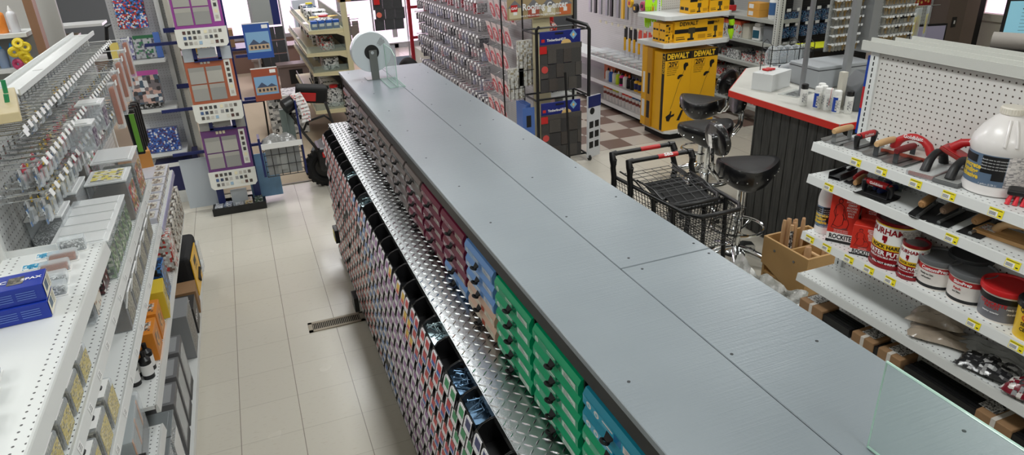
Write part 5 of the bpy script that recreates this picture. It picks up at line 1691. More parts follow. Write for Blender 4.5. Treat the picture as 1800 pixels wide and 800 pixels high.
def swboard(zt, col, rim, hdr):
    zb = zt - 0.40
    sl = 0.06
    def P(x, z, off=0.0):
        return (x, 6.42 - (zt - z) * 0.10 - off, z)
    x0, x1 = -0.475, -0.095
    q = MB()
    q._add([P(x0, zt), P(x1, zt), P(x1, zb), P(x0, zb), (x0, 6.50, zt), (x1, 6.50, zt), (x1, 6.46, zb), (x0, 6.46, zb)], [(0, 3, 2, 1), (4, 5, 6, 7), (0, 1, 5, 4), (2, 3, 7, 6), (0, 4, 7, 3), (1, 2, 6, 5)])
    b = wb(q, 'sample_board', col, st)
    q = MB()
    k = 0
    for cx in (-0.455, -0.315):
        for r in range(2):
            za = zt - 0.065 - r * 0.145
            q.quad([P(cx, za, 0.004), P(cx + 0.125, za, 0.004), P(cx + 0.125, za - 0.135, 0.004), P(cx, za - 0.135, 0.004)], k % 4)
            q.quad([P(cx, za, 0.008), P(cx + 0.125, za, 0.008), P(cx + 0.125, za - 0.035, 0.005), P(cx, za - 0.035, 0.005)], (k + 1) % 4)
            k += 1
    wb(q, 'siding_samples', SIDING, st)
    q = MB()
    q.quad([P(-0.165, zt - 0.02, 0.003), P(-0.115, zt - 0.02, 0.003), P(-0.115, zt - 0.33, 0.003), P(-0.165, zt - 0.33, 0.003)], 0)
    for i in range(6):
        q.quad([P(-0.152, zt - 0.04 - i * 0.048, 0.004), P(-0.128, zt - 0.04 - i * 0.048, 0.004), P(-0.128, zt - 0.07 - i * 0.048, 0.004), P(-0.152, zt - 0.07 - i * 0.048, 0.004)], 1 + i)
    for i in range(3):
        q.quad([P(-0.35 + i * 0.028, zt - 0.015, 0.003), P(-0.33 + i * 0.028, zt - 0.015, 0.003), P(-0.33 + i * 0.028, zt - 0.04, 0.003), P(-0.35 + i * 0.028, zt - 0.04, 0.003)], 0 if hdr else 5)
    wb(q, 'colour_strip', [mat('ivory_card', (222, 222, 214), 0.5)] + SW[:6], st)
    # curved white swatch card below
    q = MB()
    zz = zb + 0.03
    pts = [(-0.485, zz, 0.012), (-0.085, zz, 0.012), (-0.088, zz - 0.13, 0.03), (-0.11, zz - 0.155, 0.033), (-0.46, zz - 0.155, 0.033), (-0.482, zz - 0.13, 0.03)]
    q._add([P(*p) for p in pts] + [P(p[0], p[1], p[2] - 0.006) for p in pts], [(5, 4, 3, 2, 1, 0), (6, 7, 8, 9, 10, 11), (0, 1, 7, 6), (1, 2, 8, 7), (2, 3, 9, 8), (3, 4, 10, 9), (4, 5, 11, 10), (5, 0, 6, 11)])
    wb(q, 'swatch_card', mat('ivory_card', (222, 222, 214), 0.5), st)
    q = MB()
    k = 0
    for r in range(3):
        for c in range(8 - (1 if r == 1 else 0)):
            if r == 2 and c == 4:
                continue
            x = -0.43 + c * 0.038 + (0.012 if c > 3 else 0)
            z = zz - 0.018 - r * 0.042
            o_ = 0.0148 + (zz - z) * 0.14
            q.quad([P(x, z, o_), P(x + 0.024, z, o_), P(x + 0.024, z - 0.026, o_ + 0.004), P(x, z - 0.026, o_ + 0.004)], k % len(SW))
            k += 1
    wb(q, 'swatches', SW, st)
swboard(2.03, mat('purple_board', (150, 62, 150), 0.5), None, False)
swboard(1.40, mat('terracotta_board', (176, 96, 66), 0.5), None, True)
swboard(0.785, mat('plum_board', (112, 66, 124), 0.5), None, False)
for z in (1.44, 0.84):
    wb(MB().box((-0.39, 6.395, z - 0.05), (-0.36, 6.41, z + 0.06)).box((-0.20, 6.395, z - 0.05), (-0.17, 6.41, z + 0.06)).box((-0.39, 6.395, z - 0.06), (-0.17, 6.41, z - 0.035)), 'pocket_frame', NAVY, st)
    wb(MB().box((-0.47, 6.41, z - 0.055), (-0.39, 6.42, z + 0.05)).box((-0.35, 6.405, z - 0.03), (-0.21, 6.415, z + 0.05)).box((-0.17, 6.41, z - 0.055), (-0.09, 6.42, z + 0.05)), 'pocket_cards', GREYCARD if z > 1 else SIDING[3], st)
for z in (0.55, 0.95, 1.52):
    wb(MB().box((-0.75, 6.56, z), (0.10, 6.585, z + 0.025)), 'cross_bar', NAVY, st)
wb(MB().box((-0.72, 6.60, 0.03), (-0.46, 6.61, 0.5)), 'lower_panel', GREYCARD, st)
wb(MB().box((-0.16, 6.60, 0.03), (0.12, 6.61, 0.46)), 'lower_panel', mat('cloud_blue_panel', (120, 160, 196), 0.5, var=0.3, vscale=9), st)
wb(MB().box((-0.34, 6.44, 0.035), (-0.2, 6.46, 0.2)), 'spare_card', GREYCARD, st)
for i, (x, c) in enumerate(((-0.46, (196, 200, 206)), (-0.38, (120, 130, 150)), (-0.29, (200, 204, 210)), (-0.20, (206, 184, 140)), (-0.11, (80, 100, 84)))):
    t = thing('brochure_stack', ('pale', 'slate', 'white', 'cream and gold', 'dark green')[i] + ' brochure stack lying in the black base tray of the sample tower', 'brochures', (x, 6.46, 0.036), math.radians(random.uniform(-8, 8)))
    MB().box((-0.034, -0.06, 0), (0.034, 0.06, 0.03 + 0.006 * i)).build('brochures', printmat('brochure_%d' % i, c, [tuple(int(v * 0.7) for v in c), (226, 226, 226)], 40, 0.6), t)
SKYP = printmat('house_photo_print', (120, 164, 196), [(90, 110, 130), (196, 200, 206), (200, 140, 90), (70, 84, 70)], 24, 0.35)
for (lab_, z0, z1, c, nm) in (('blue framed house photo panel on an arm beside the sample tower', 1.36, 1.66, (46, 84, 160), 'blue_panel'), ('terracotta framed house photo panel below the blue one', 0.99, 1.28, (160, 80, 56), 'terracotta_panel')):
    t = thing('photo_panel', lab_, 'panel', (0.14, 6.40, z0), math.radians(0))
    MB().box((-0.105, 0, 0), (0.115, 0.012, z1 - z0)).build('panel', mat(nm, c, 0.4), t, bevel=0.002)
    MB().box((-0.09, -0.001, 0.055), (0.10, 0.0, z1 - z0 - 0.075)).build('house_picture', mat('sky_of_picture', (130, 170, 206), 0.5), t)
    q = MB()
    q.box((-0.08, -0.0025, 0.075), (0.09, -0.001, 0.12), 0)
    q.prism([(-0.075, 0.12), (0.02, 0.12), (-0.03, 0.165)], 0.001, 0.0025, 1, frame((0, 0, 0), (1, 0, 0), (0, 0, 1)))
    q.prism([(0.0, 0.12), (0.095, 0.12), (0.05, 0.15)], 0.001, 0.0025, 1, frame((0, 0, 0), (1, 0, 0), (0, 0, 1)))
    for i in range(5):
        q.box((-0.065 + i * 0.032, -0.0035, 0.085), (-0.047 + i * 0.032, -0.0025, 0.108), 2)
    q.build('house_drawing', [mat('house_wall_tan', (196, 170, 140), 0.5), mat('roof_slate', (70, 84, 110), 0.5), mat('house_window_dark', (60, 60, 70), 0.4)], t)
    MB().box((0.05, -0.001, z1 - z0 - 0.05), (0.10, 0.0, z1 - z0 - 0.02)).box((-0.105, -0.001, z1 - z0 - 0.008), (0.115, 0.012, z1 - z0)).build('corner_mark', PAPER, t)
    MB().box((-0.20, 0.012, 0.02), (0.02, 0.03, 0.045)).build('arm', NAVY, t)
# wire basket of samples
t = thing('wire_basket', 'black wire basket holding a bagged sample and grey profile, right of the tower', 'basket', (0.17, 6.3, 0.33))
q = MB()
for z in (0.0, 0.10, 0.2):
    q.tube([(-0.16, -0.04, z), (0.17, -0.04, z), (0.17, 0.10, z), (-0.16, 0.10, z)], 0.004, 6, 0, True)
for i in range(6):
    x = -0.16 + i * 0.066
    q.tube([(x, 0.10, 0.0), (x, -0.04, 0.0), (x, -0.04, 0.26)], 0.003, 5)
q.build('wire_frame', BLACK_PL, t)
MB().box((-0.19, -0.03, -0.0), (-0.17, 0.14, 0.36)).box((0.175, -0.03, -0.02), (0.19, 0.02, 0.66)).build('side_plates', NAVY, t)
MB().box((-0.17, -0.052, 0.26), (0.185, -0.044, 0.31)).build('white_header', PAPER, t)
MB().box((-0.145, -0.03, 0.01), (0.15, 0.07, 0.27)).build('grey_sample', mat('grey_sample', (138, 140, 140), 0.5), t)
MB().box((-0.06, -0.036, 0.02), (0.05, -0.031, 0.20)).box((-0.035, -0.042, 0.05), (0.025, -0.036, 0.17)).build('socket_plate', mat('pale_grey_plate', (170, 172, 170), 0.5), t)
MB().box((0.04, 0.07, 0.1), (0.15, 0.10, 0.57)).box((0.085, 0.06, 0.1), (0.095, 0.07, 0.57)).build('grey_profile', mat('sage_grey_profile', (118, 130, 126), 0.5), t)
cushion('crinkled clear plastic bag on top of the wire basket', (0.16, 6.34, 0.60), (0, 0, 0), 0.30, 0.12, 0.11, BAGG, seed=12)

# endcap gondola with brochures
eg = thing('gondola_shelving', 'white endcap shelving with brochures, left of the siding tower', 'shelving', (-0.8, 7.3, 0))
wb(MB().box((-1.05, 7.24, 0.05), (-0.56, 7.26, 2.1)), 'back_panel', pegmat('endcap_peg', (206, 208, 212), (0, 2), 0.0254, 0.003, (120, 120, 124), 0.5), eg)
wb(MB().box((-0.66, 7.18, 0.0), (-0.62, 7.24, 2.1)), 'upright', WHITE_MET, eg)
wb(MB().box((-0.58, 7.10, 0.0), (-0.54, 7.24, 2.1)), 'upright', mat('cream_post', (200, 198, 186), 0.5), eg)
for z in (1.36, 0.92, 0.50):
    wb(MB().box((-1.08, 6.92, z - 0.03), (-0.66, 7.24, z)).prism([(-0.0, 0), (0.0, 0.01), (0, 0.02)], 0, 0.001), 'shelf', WHITE_MET, eg, bevel=0.003)
wb(MB().box((-1.08, 6.90, 0.0), (-0.62, 7.24, 0.12)), 'base_deck', WHITE_DIM, eg)
wb(MB().box((-0.63, 7.08, 1.56), (-0.2, 7.10, 1.60)).box((-0.63, 7.08, 1.05), (-0.2, 7.10, 1.09)), 'navy_rail', NAVY, eg)
def brochure(label, loc, rz, w, h, th, body, hdr=None, lean=0.15, cat='brochure', name='brochure_box'):
    t = thing(name, label, cat, loc, 0, rot=(-lean, 0, rz))
    MB().box((-w / 2, 0, 0), (w / 2, th, h)).build('cover', body, t, bevel=0.001, seg=1)
    if hdr:
        MB().box((-w / 2, -0.001, h * 0.86), (w / 2, 0, h)).build('header', hdr, t)
    return t
PINK = mat('magenta_header', (190, 80, 160), 0.5)
brochure('red and blue toy-bright pack hanging at the top of the endcap', (-0.86, 7.1, 1.62), 0, 0.24, 0.34, 0.05, printmat('red_blue_pack', (196, 52, 52), [(40, 70, 150), (222, 222, 226), (60, 130, 210), (40, 40, 44)], 34, 0.3))
brochure('green and grey brochure box standing on the upper endcap shelf', (-0.80, 7.0, 1.365), 0, 0.17, 0.20, 0.06, printmat('green_white_brochure', (190, 194, 198), [(50, 120, 80), (150, 152, 156), (90, 90, 110)], 26, 0.5), mat('dark_green_head', (40, 110, 70), 0.5))
brochure('blue brochure holder right of the green brochure box', (-0.69, 6.98, 1.365), 0.05, 0.05, 0.22, 0.06, mat('mid_blue_holder', (80, 120, 200), 0.4))
brochure('violet edged booklet left of the green brochure box', (-0.94, 7.0, 1.365), 0, 0.09, 0.19, 0.05, printmat('violet_booklet', (150, 146, 190), [(226, 226, 230), (60, 60, 110)], 30, 0.5))
brochure('yellow booklet at the left end of the upper endcap shelf', (-1.04, 6.98, 1.365), 0.1, 0.07, 0.16, 0.05, mat('pale_yellow_booklet', (224, 204, 110), 0.5))
brochure('magenta headed magazine poster facing the aisle in the middle of the endcap', (-0.86, 6.88, 0.985), 0, 0.24, 0.29, 0.02, printmat('magazine_photo', (120, 112, 116), [(70, 90, 110), (206, 170, 160), (60, 56, 60), (226, 226, 228)], 14, 0.3), PINK)
brochure('grey magazine stack with black cable tray on the middle endcap shelf', (-0.90, 6.97, 0.925), 0, 0.26, 0.05, 0.15, printmat('black_white_stack', (60, 62, 64), [(206, 206, 206), (24, 24, 26)], 30, 0.4), lean=0)
brochure('blue booklet pack standing on the lower endcap shelf', (-0.85, 6.96, 0.505), 0, 0.28, 0.22, 0.12, printmat('blue_booklets', (60, 100, 180), [(40, 50, 110), (220, 224, 230), (90, 60, 100)], 34, 0.5))
brochure('navy roofing literature box with white rim on the endcap base', (-0.80, 6.90, 0.125), 0, 0.32, 0.28, 0.2, mat('deep_navy_box', (26, 30, 86), 0.4), PAPER, lean=0)
brochure('black-blue slim literature box right of the navy one', (-0.60, 6.88, 0.125), 0, 0.05, 0.36, 0.2, mat('ink_blue_box', (24, 26, 66), 0.4), lean=0)
# side of the gondola between the post and the tower: assorted packs
lg = thing('gondola_shelving', 'cream posted gondola running away behind the siding tower', 'shelving', (-0.4, 8.2, 0))
wb(MB().box((-0.52, 7.3, 0.1), (-0.50, 9.2, 2.1)), 'back_panel', mat('grey_back', (176, 176, 172), 0.6), lg)
for z in (0.5, 0.9, 1.3, 1.65):
    wb(MB().box((-0.50, 7.3, z - 0.03), (-0.22, 9.2, z)), 'shelf', WHITE_DIM, lg)
wb(MB().box((-0.50, 7.3, 0), (-0.2, 9.2, 0.12)), 'base_deck', WHITE_DIM, lg)
ASS = [printmat('assort_%d' % i, b, cs, 30, 0.45, 0.4) for i, (b, cs) in enumerate([((190, 192, 190), [(60, 62, 64), (226, 226, 224)]), ((206, 160, 50), [(60, 60, 60), (226, 210, 160)]), ((60, 64, 66), [(150, 152, 150), (30, 30, 32)]), ((200, 60, 50), [(226, 226, 222), (90, 40, 40)]), ((90, 120, 150), [(220, 222, 224), (40, 60, 90)]), ((222, 222, 218), [(120, 124, 124), (190, 60, 60)])])]
ASN = ['white and grey', 'mustard', 'charcoal', 'red', 'slate blue', 'pale']
def assort(x0, x1, y0, y1, z, n, hmax, seed, where, along='y', grp=None, pal=(0, 1, 2, 3, 4, 5), name='boxed_goods'):
    """row of assorted small goods standing on a shelf, each one an object"""
    random.seed(seed)
    for i in range(n):
        k = random.choice(pal)
        f = (i + 0.5) / n
        if along == 'y':
            loc = ((x0 + x1) / 2, y0 + (y1 - y0) * f, z + 0.001)
            w, d = abs(x1 - x0) * random.uniform(0.6, 0.95), (y1 - y0) / n * random.uniform(0.7, 0.93)
        else:
            loc = (x0 + (x1 - x0) * f, (y0 + y1) / 2, z + 0.001)
            w, d = (x1 - x0) / n * random.uniform(0.7, 0.93), abs(y1 - y0) * random.uniform(0.6, 0.95)
        h = hmax * random.uniform(0.55, 1.0)
        gname = '%s goods, %s' % (ASN[k], where)
        t = thing(name, '%s printed pack %s' % (ASN[k], where), 'pack', loc, random.uniform(-0.06, 0.06), gname)
        sh = random.random()
        if sh < 0.7:
            MB().box((-w / 2, -d / 2, 0), (w / 2, d / 2, h)).build('pack_body', ASS[k], t, bevel=0.002, seg=1)
            MB().box((-w * 0.4, -d * 0.35, h), (w * 0.4, d * 0.35, h + 0.003)).build('top_flap', PAPER if k != 5 else ASS[4], t)
        else:
            r = min(w, d) / 2
            MB().lathe([(r, 0), (r, h * 0.7), (r * 0.5, h * 0.82), (r * 0.45, h * 0.9)], 14).build('bottle', ASS[k], t, smooth=True)
            MB().lathe([(r * 0.5, h * 0.88), (r * 0.5, h)], 12).build('cap', (RED, YELLOW, BLACK_PL)[k % 3], t)
for z, s in ((0.13, 1), (0.505, 2), (0.905, 3), (1.305, 4), (1.655, 5)):
    assort(-0.48, -0.26, 7.32, 8.7, z, 7, 0.26, s, 'on the gondola behind the siding tower')
# things before the storefront windows
t = thing('sample_board', 'large grey and navy siding board leaning before the storefront window', 'board', (0.42, 12.2, 0))
MB().box((-0.16, 0, 0.95), (0.14, 0.03, 1.55)).build('grey_board', mat('grey_board', (150, 156, 154), 0.5), t)
MB().box((0.14, 0, 0.95), (0.26, 0.03, 1.55)).build('navy_board', NAVY, t)
q = MB()
for i in range(3):
    for j in range(3):
        q.box((-0.14 + i * 0.14, -0.01, 0.28 + j * 0.22), (-0.005 + i * 0.14, 0.02, 0.48 + j * 0.22))
q.build('dark_shingles', mat('dark_shingle', (58, 60, 62), 0.8, var=0.2, vscale=60), t)
MB().box((-0.2, 0.03, 0), (-0.17, 0.06, 1.6)).box((0.27, 0.03, 0), (0.3, 0.06, 1.6)).build('frame', frame_al, t)
t = thing('window_sample', 'white window sample display cabinet in front of the storefront glass', 'display', (1.05, 12.0, 0))
MB().box((-0.16, 0, 0.0), (0.2, 0.2, 1.32)).build('cabinet', mat('bluish_white', (196, 204, 216), 0.5), t)
q = MB()
for r in range(2):
    for c in range(4):
        q.box((-0.11 + c * 0.075, -0.006, 0.86 + r * 0.14), (-0.055 + c * 0.075, 0, 0.97 + r * 0.14))
q.build('dark_windows', mat('dark_panes', (70, 74, 72), 0.3), t)
MB().cyl((-0.03, 0, 1.2), (-0.03, -0.01, 1.2), 0.045, n=20).build('round_badge', BLACK_PL, t)
t = thing('folding_table', 'folding table with boxes by the far window, left', 'table', (-0.15, 11.5, 0))
MB().box((-0.45, -0.3, 0.74), (0.45, 0.3, 0.77)).build('table_top', NAVY, t)
for x, y in ((-0.4, -0.25), (0.4, -0.25), (-0.4, 0.25), (0.4, 0.25)):
    MB().tube([(x, y, 0.74), (x + 0.03, y, 0.38), (x, y, 0.0)], 0.012, 6).build('leg', BLACK_PL, t)
carton('kraft_box', 'brown kraft carton standing on the folding table by the window', 'box', (-0.22, 11.5, 0.771), 0, 0.28, 0.25, 0.26, KRAFT, ())
for i, (x, y, w, h, c, lab_) in enumerate(((0.75, 11.7, 0.5, 0.34, (110, 96, 92), 'low brown fireplace surround below the window'), (0.35, 12.8, 0.4, 0.3, (150, 140, 130), 'pale box behind the brown surround'))):
    t = thing('hearth_box', lab_, 'box', (x, y, 0))
    MB().box((-w / 2, 0, 0), (w / 2, 0.25, h)).box((-w / 2 - 0.03, -0.03, h), (w / 2 + 0.03, 0.28, h + 0.04)).build('surround', mat('hearth_%d' % i, c, 0.6), t)
    MB().box((-w * 0.2, -0.006, 0.06), (w * 0.22, 0, h - 0.05)).build('opening', BLACK_MATTE, t)
t = thing('low_counter', 'long low brown wood cabinet under the storefront window', 'cabinet', (-0.2, 13.4, 0))
MB().box((-0.9, 0, 0), (2.1, 0.5, 0.40)).build('cabinet_body', mat('brown_sill_panel', (122, 96, 84), 0.55), t)
MB().box((-0.93, -0.03, 0.40), (2.13, 0.53, 0.43)).build('cabinet_top', mat('dark_brown_top', (92, 74, 66), 0.5), t)

# tan gondola behind the island's far end
TAN = mat('tan_enamel', (206, 196, 158), 0.45)
tg = thing('gondola_shelving', 'tan gondola with glass-fronted shelves of fittings beyond the end of the island', 'shelving', (0.95, 8.6, 0))
wb(MB().box((1.10, 8.0, 0), (1.16, 8.06, 1.9)), 'upright', TAN, tg)
wb(MB().box((1.12, 8.04, 0.1), (1.14, 10.4, 1.45)), 'back_panel', mat('grey_mesh_back', (150, 150, 146), 0.6), tg)
wb(MB().box((1.08, 8.0, 1.62), (1.22, 8.1, 1.86)), 'brown_sign_block', mat('tan_wood_sign', (170, 136, 96), 0.5), tg)
FW = glassmat('wire_fence_glass', (180, 196, 190), 0.18, 0.1)
for z, x0 in ((1.34, 0.72), (1.10, 0.66), (0.88, 0.70), (0.45, 0.66)):
    wb(MB().box((x0, 8.02, z - 0.035), (1.11, 10.4, z)).prism([(0, 0)] * 3, 0, 0.0001), 'shelf', TAN, tg, bevel=0.002)
    wb(MB().prism([(x0, z - 0.035), (1.11, z - 0.035), (1.11, z - 0.09), (1.02, z - 0.05)], 0, 0.01, 0, XZ(8.02)), 'bracket', TAN, tg)
    wb(MB().box((x0 + 0.01, 8.03, z), (1.10, 8.034, z + 0.07)).box((x0 + 0.01, 8.03, z), (x0 + 0.014, 10.3, z + 0.07)), 'fence', FW, tg)
for z, s, pal in ((1.342, 11, (4, 0)), (1.102, 12, (0, 5)), (0.882, 13, (2, 0, 3)), (0.452, 14, (0, 2))):
    assort(0.80, 1.04, 8.1, 10.2, z, 9, 0.15 if z > 0.5 else 0.3, s, 'on the tan shelving beyond the island', pal=pal)
t0 = None
for i in range(4):
    lab_ = 'bright blue plastic bin in a row on the top tan shelf'
    if t0 is None:
        t0 = thing('blue_bin', lab_, 'bin', (0.80, 8.14, 1.341), 0, 'blue bins on the top tan shelf')
        MB().box((-0.035, -0.05, 0), (0.035, 0.05, 0.09)).build('bin_body', mat('bright_blue_bin', (30, 84, 170), 0.4), t0, bevel=0.004)
        MB().box((-0.025, -0.052, 0.03), (0.025, -0.05, 0.06)).build('bin_label', PAPER, t0)
    else:
        dup(t0, (0.80 + i * 0.08, 8.14, 1.341))
t = thing('yellow_folder', 'crumpled yellow plastic sleeve lying over the blue bins', 'sleeve', (0.9, 8.3, 1.45))
MB().prism([(-0.13, -0.05), (0.1, -0.07), (0.2, 0.03), (-0.02, 0.1), (-0.12, 0.05)], 0, 0.004).build('sleeve', mat('orange_yellow_sleeve', (240, 186, 50), 0.4), t)
# loose pipes/hangers right of the tan post
th = None
for i in range(12):
    loc = (1.30 + 0.03 * (i % 4), 8.6 + 0.16 * i, 1.30 - 0.08 * (i % 3))
    lab_ = 'grey hanging pack on a hook right of the tan post'
    if th is None:
        th = thing('hanging_pack', lab_, 'pack', loc, 0, 'hanging packs right of the tan post')
        MB().box((-0.03, -0.004, -0.2), (0.05, 0.004, -0.02)).build('card', mat('taupe_card', (120, 108, 102), 0.6), th)
        MB().tube([(-0.18, 0, 0.0), (0.06, 0, 0.006)], 0.004, 5).build('hook', DARKSTEEL, th)
    else:
        dup(th, loc)

# ---------------------------------------------------------------- walk-behind machine
t = thing('walk_behind_machine', 'walk-behind power machine with black handlebars, red guard and chunky tyre', 'machine', (0.55, 6.75, 0))
q = MB()
q.tube([(0.30, 6.35, 0.86), (0.33, 6.38, 0.80), (0.40, 6.5, 0.62), (0.50, 6.62, 0.42), (0.66, 6.72, 0.34)], 0.014, 8)
q.tube([(0.62, 6.35, 0.92), (0.66, 6.45, 0.74), (0.72, 6.6, 0.5), (0.74, 6.75, 0.36)], 0.014, 8)
q.tube([(0.40, 6.48, 0.66), (0.44, 6.46, 0.74), (0.60, 6.45, 0.78), (0.66, 6.46, 0.72)], 0.011, 8)
wb(q, 'handlebar', BLACK_PL, t, smooth=True)
q = MB()
q.cyl((0.255, 6.32, 0.93), (0.36, 6.36, 0.97), 0.065, n=18)
wb(q, 'grip_cover', BLACK_PL, t, smooth=True)
wb(MB().cbox((0.52, 6.48, 0.99), (0.28, 0.10, 0.16), 0, (0.3, 0.15, 0)), 'control_panel', BLACK_MATTE, t, bevel=0.02)
wb(MB().cbox((0.47, 6.425, 0.975), (0.16, 0.01, 0.08), 0, (0.3, 0.15, 0)), 'red_panel', RED, t)
q = MB()
for i in range(8):
    a0 = 0.2 + i * 0.22
    q.quad([(0.30 + 0.09 * math.sin(a0) + 0.0, 6.30 - 0.01, 1.04 - 0.26 * (i / 8)), (0.40 + 0.07 * math.sin(a0), 6.32, 1.05 - 0.26 * (i / 8)), (0.40 + 0.07 * math.sin(a0 + 0.22), 6.30, 1.05 - 0.26 * ((i + 1) / 8)), (0.30 + 0.09 * math.sin(a0 + 0.22), 6.28, 1.04 - 0.26 * ((i + 1) / 8))])
wb(q, 'hang_tag', printmat('tag_print', (226, 222, 220), [(206, 120, 120), (190, 190, 190)], 60, 0.7), t)
wb(MB().box((0.50, 6.60, 0.18), (0.80, 6.95, 0.42)), 'engine_block', BLACK_PL, t, bevel=0.03)
wb(MB().cbox((0.60, 6.62, 0.36), (0.12, 0.1, 0.05)), 'red_guard', RED, t, bevel=0.01)
wb(MB().tube([(0.56, 6.9, 1.05), (0.60, 6.8, 0.9), (0.70, 6.8, 0.8)], 0.006, 6), 'cable', BLACK_PL, t)
q = MB()
c = Vector((0.565, 6.74, 0.198))
q.torus(c, 0.145, 0.05, 32, 10, 0, (PI / 2, 0, 0))
for i in range(24):
    a = 2 * PI * i / 24
    for s in (-1, 1):
        q.cbox((c.x + 0.188 * math.cos(a + s * 0.06), c.y + s * 0.022, c.z + 0.188 * math.sin(a + s * 0.06)), (0.024, 0.036, 0.020), 0, (0, -a, 0))
wb(q, 'tyre', mat('tyre_rubber', (20, 20, 21), 0.8), t)
q = MB()
q.cyl((c.x, c.y - 0.02, c.z), (c.x, c.y + 0.02, c.z), 0.10, n=24)
q.cyl((c.x, c.y - 0.035, c.z), (c.x, c.y - 0.02, c.z), 0.03, n=12)
wb(q, 'wheel_rim', BLACK_PL, t)
for k in range(4):
    a = k * PI / 2 + 0.3
    wb(MB().cyl((c.x + 0.045 * math.cos(a), c.y - 0.028, c.z + 0.045 * math.sin(a)), (c.x + 0.045 * math.cos(a), c.y - 0.02, c.z + 0.045 * math.sin(a)), 0.007, n=8), 'lug_nut', CHROME, t)
t = thing('kraft_box', 'white carton of grey coiled hose on the carpet behind the machine', 'box', (0.62, 7.35, 0.007), math.radians(-20))
MB().box((-0.12, -0.3, 0), (0.12, 0.3, 0.16)).build('carton', mat('white_carton', (216, 214, 204), 0.6), t)
q = MB()
for i in range(5):
    q.torus((0, -0.14 + i * 0.05, 0.20), 0.08, 0.014, 18, 6, 0, (PI / 2 - 0.4, 0, 0))
q.build('hose_coils', mat('grey_hose', (120, 124, 128), 0.5), t)
t = thing('shop_light', 'black-headed white parts box and tool heap beside the tan gondola', 'tool', (0.42, 9.0, 0.007))
MB().box((-0.25, -0.2, 0), (0.2, 0.25, 0.5)).build('white_case', printmat('white_dark_heap', (210, 210, 206), [(40, 42, 44), (150, 152, 152)], 12, 0.6), t, bevel=0.01)
MB().tube([(-0.3, -0.1, 0), (-0.28, -0.1, 0.6), (-0.2, -0.1, 0.78)], 0.012, 6).tube([(-0.24, -0.1, 0.74), (-0.12, -0.1, 0.82)], 0.035, 8).build('handle', BLACK_PL, t)

# yellow and black door bumper brackets on the island's toe
for y, lab_ in ((4.62, 'yellow and black bumper bracket sticking out of the far bins'), (3.98, 'dark bumper strip at the foot of the far bins')):
    t = thing('bumper_bracket', lab_, 'bracket', (0.405, y, 0.30 if y > 4.5 else 0.08))
    MB().box((-0.03, -0.02, 0), (0.0, 0.10, 0.10)).build('rubber', BLACK_PL, t, bevel=0.004)
    if y > 4.5:
        MB().box((-0.032, 0.0, 0.01), (-0.030, 0.08, 0.03)).box((-0.032, 0.0, 0.06), (-0.03, 0.08, 0.08)).build('stripe', YELLOW, t)

# floor register
t = thing('floor_register', 'beige metal floor vent grille set in the vinyl tiles', 'vent', (0.25, 4.03, 0.0))
q = MB()
W_, D_ = 0.36, 0.12
q.box((-W_ / 2, -D_ / 2, 0), (W_ / 2, -D_ / 2 + 0.022, 0.006)).box((-W_ / 2, D_ / 2 - 0.022, 0), (W_ / 2, D_ / 2, 0.006))
q.box((-W_ / 2, -D_ / 2, 0), (-W_ / 2 + 0.026, D_ / 2, 0.006)).box((W_ / 2 - 0.026, -D_ / 2, 0), (W_ / 2, D_ / 2, 0.006))
for i in range(26):
    x = -W_ / 2 + 0.03 + i * 0.0118
    q.box((x, -D_ / 2 + 0.02, 0), (x + 0.0042, D_ / 2 - 0.02, 0.005))
q.build('grille', mat('beige_register', (150, 140, 122), 0.45, 0.3), t)
MB().box((-W_ / 2 + 0.02, -D_ / 2 + 0.015, 0.0002), (W_ / 2 - 0.02, D_ / 2 - 0.015, 0.001)).build('duct_opening', mat('duct_black', (22, 20, 18), 0.9), t)

# ---------------------------------------------------------------- label roll and acrylic stand on the worktop
t = thing('label_roll_dispenser', 'white film bag roll on a grey bracket at the far end of the worktop', 'dispenser', (0.82, 4.80, CT))
MB().box((-0.055, -0.06, 0), (0.045, 0.055, 0.004)).build('base_plate', GREYST, t)
MB().box((-0.022, -0.062, 0), (0.032, -0.056, 0.20)).build('bracket_arm', mat('grey_bracket', (112, 114, 112), 0.45, 0.4), t, bevel=0.002)
T = Matrix.Translation((0.0, 0.0, 0.185)) @ Matrix.Rotation(PI / 2, 4, 'X')
MB().lathe([(0.05, -0.045), (0.133, -0.045), (0.135, -0.04), (0.135, 0.04), (0.133, 0.045), (0.05, 0.045)], 48, 0, T).build('roll', mat('milky_film_roll', (206, 214, 220), 0.3, coat=0.4), t, smooth=True)
MB().lathe([(0.02, -0.047), (0.05, -0.047), (0.05, 0.047), (0.02, 0.047)], 28, 0, T).build('core', BLACK_PL, t)
MB().cyl((0.0, -0.068, 0.185), (0.0, 0.06, 0.185), 0.011, n=12).build('axle', CHROME, t)
q = MB()
for i in range(7):
    a = 0.55 + 0.06 * i
    for r0, r1 in ((0.07, 0.115),):
        if i in (2, 5):
            r0, r1 = 0.06, 0.12
        q.quad([(r0 * math.cos(a), -0.0460, 0.185 + r0 * math.sin(a)), (r1 * math.cos(a), -0.0460, 0.185 + r1 * math.sin(a)), (r1 * math.cos(a + 0.025), -0.0460, 0.185 + r1 * math.sin(a + 0.025)), (r0 * math.cos(a + 0.025), -0.0460, 0.185 + r0 * math.sin(a + 0.025))])
q.build('barcode', mat('grey_print_marks', (96, 98, 100), 0.5), t)
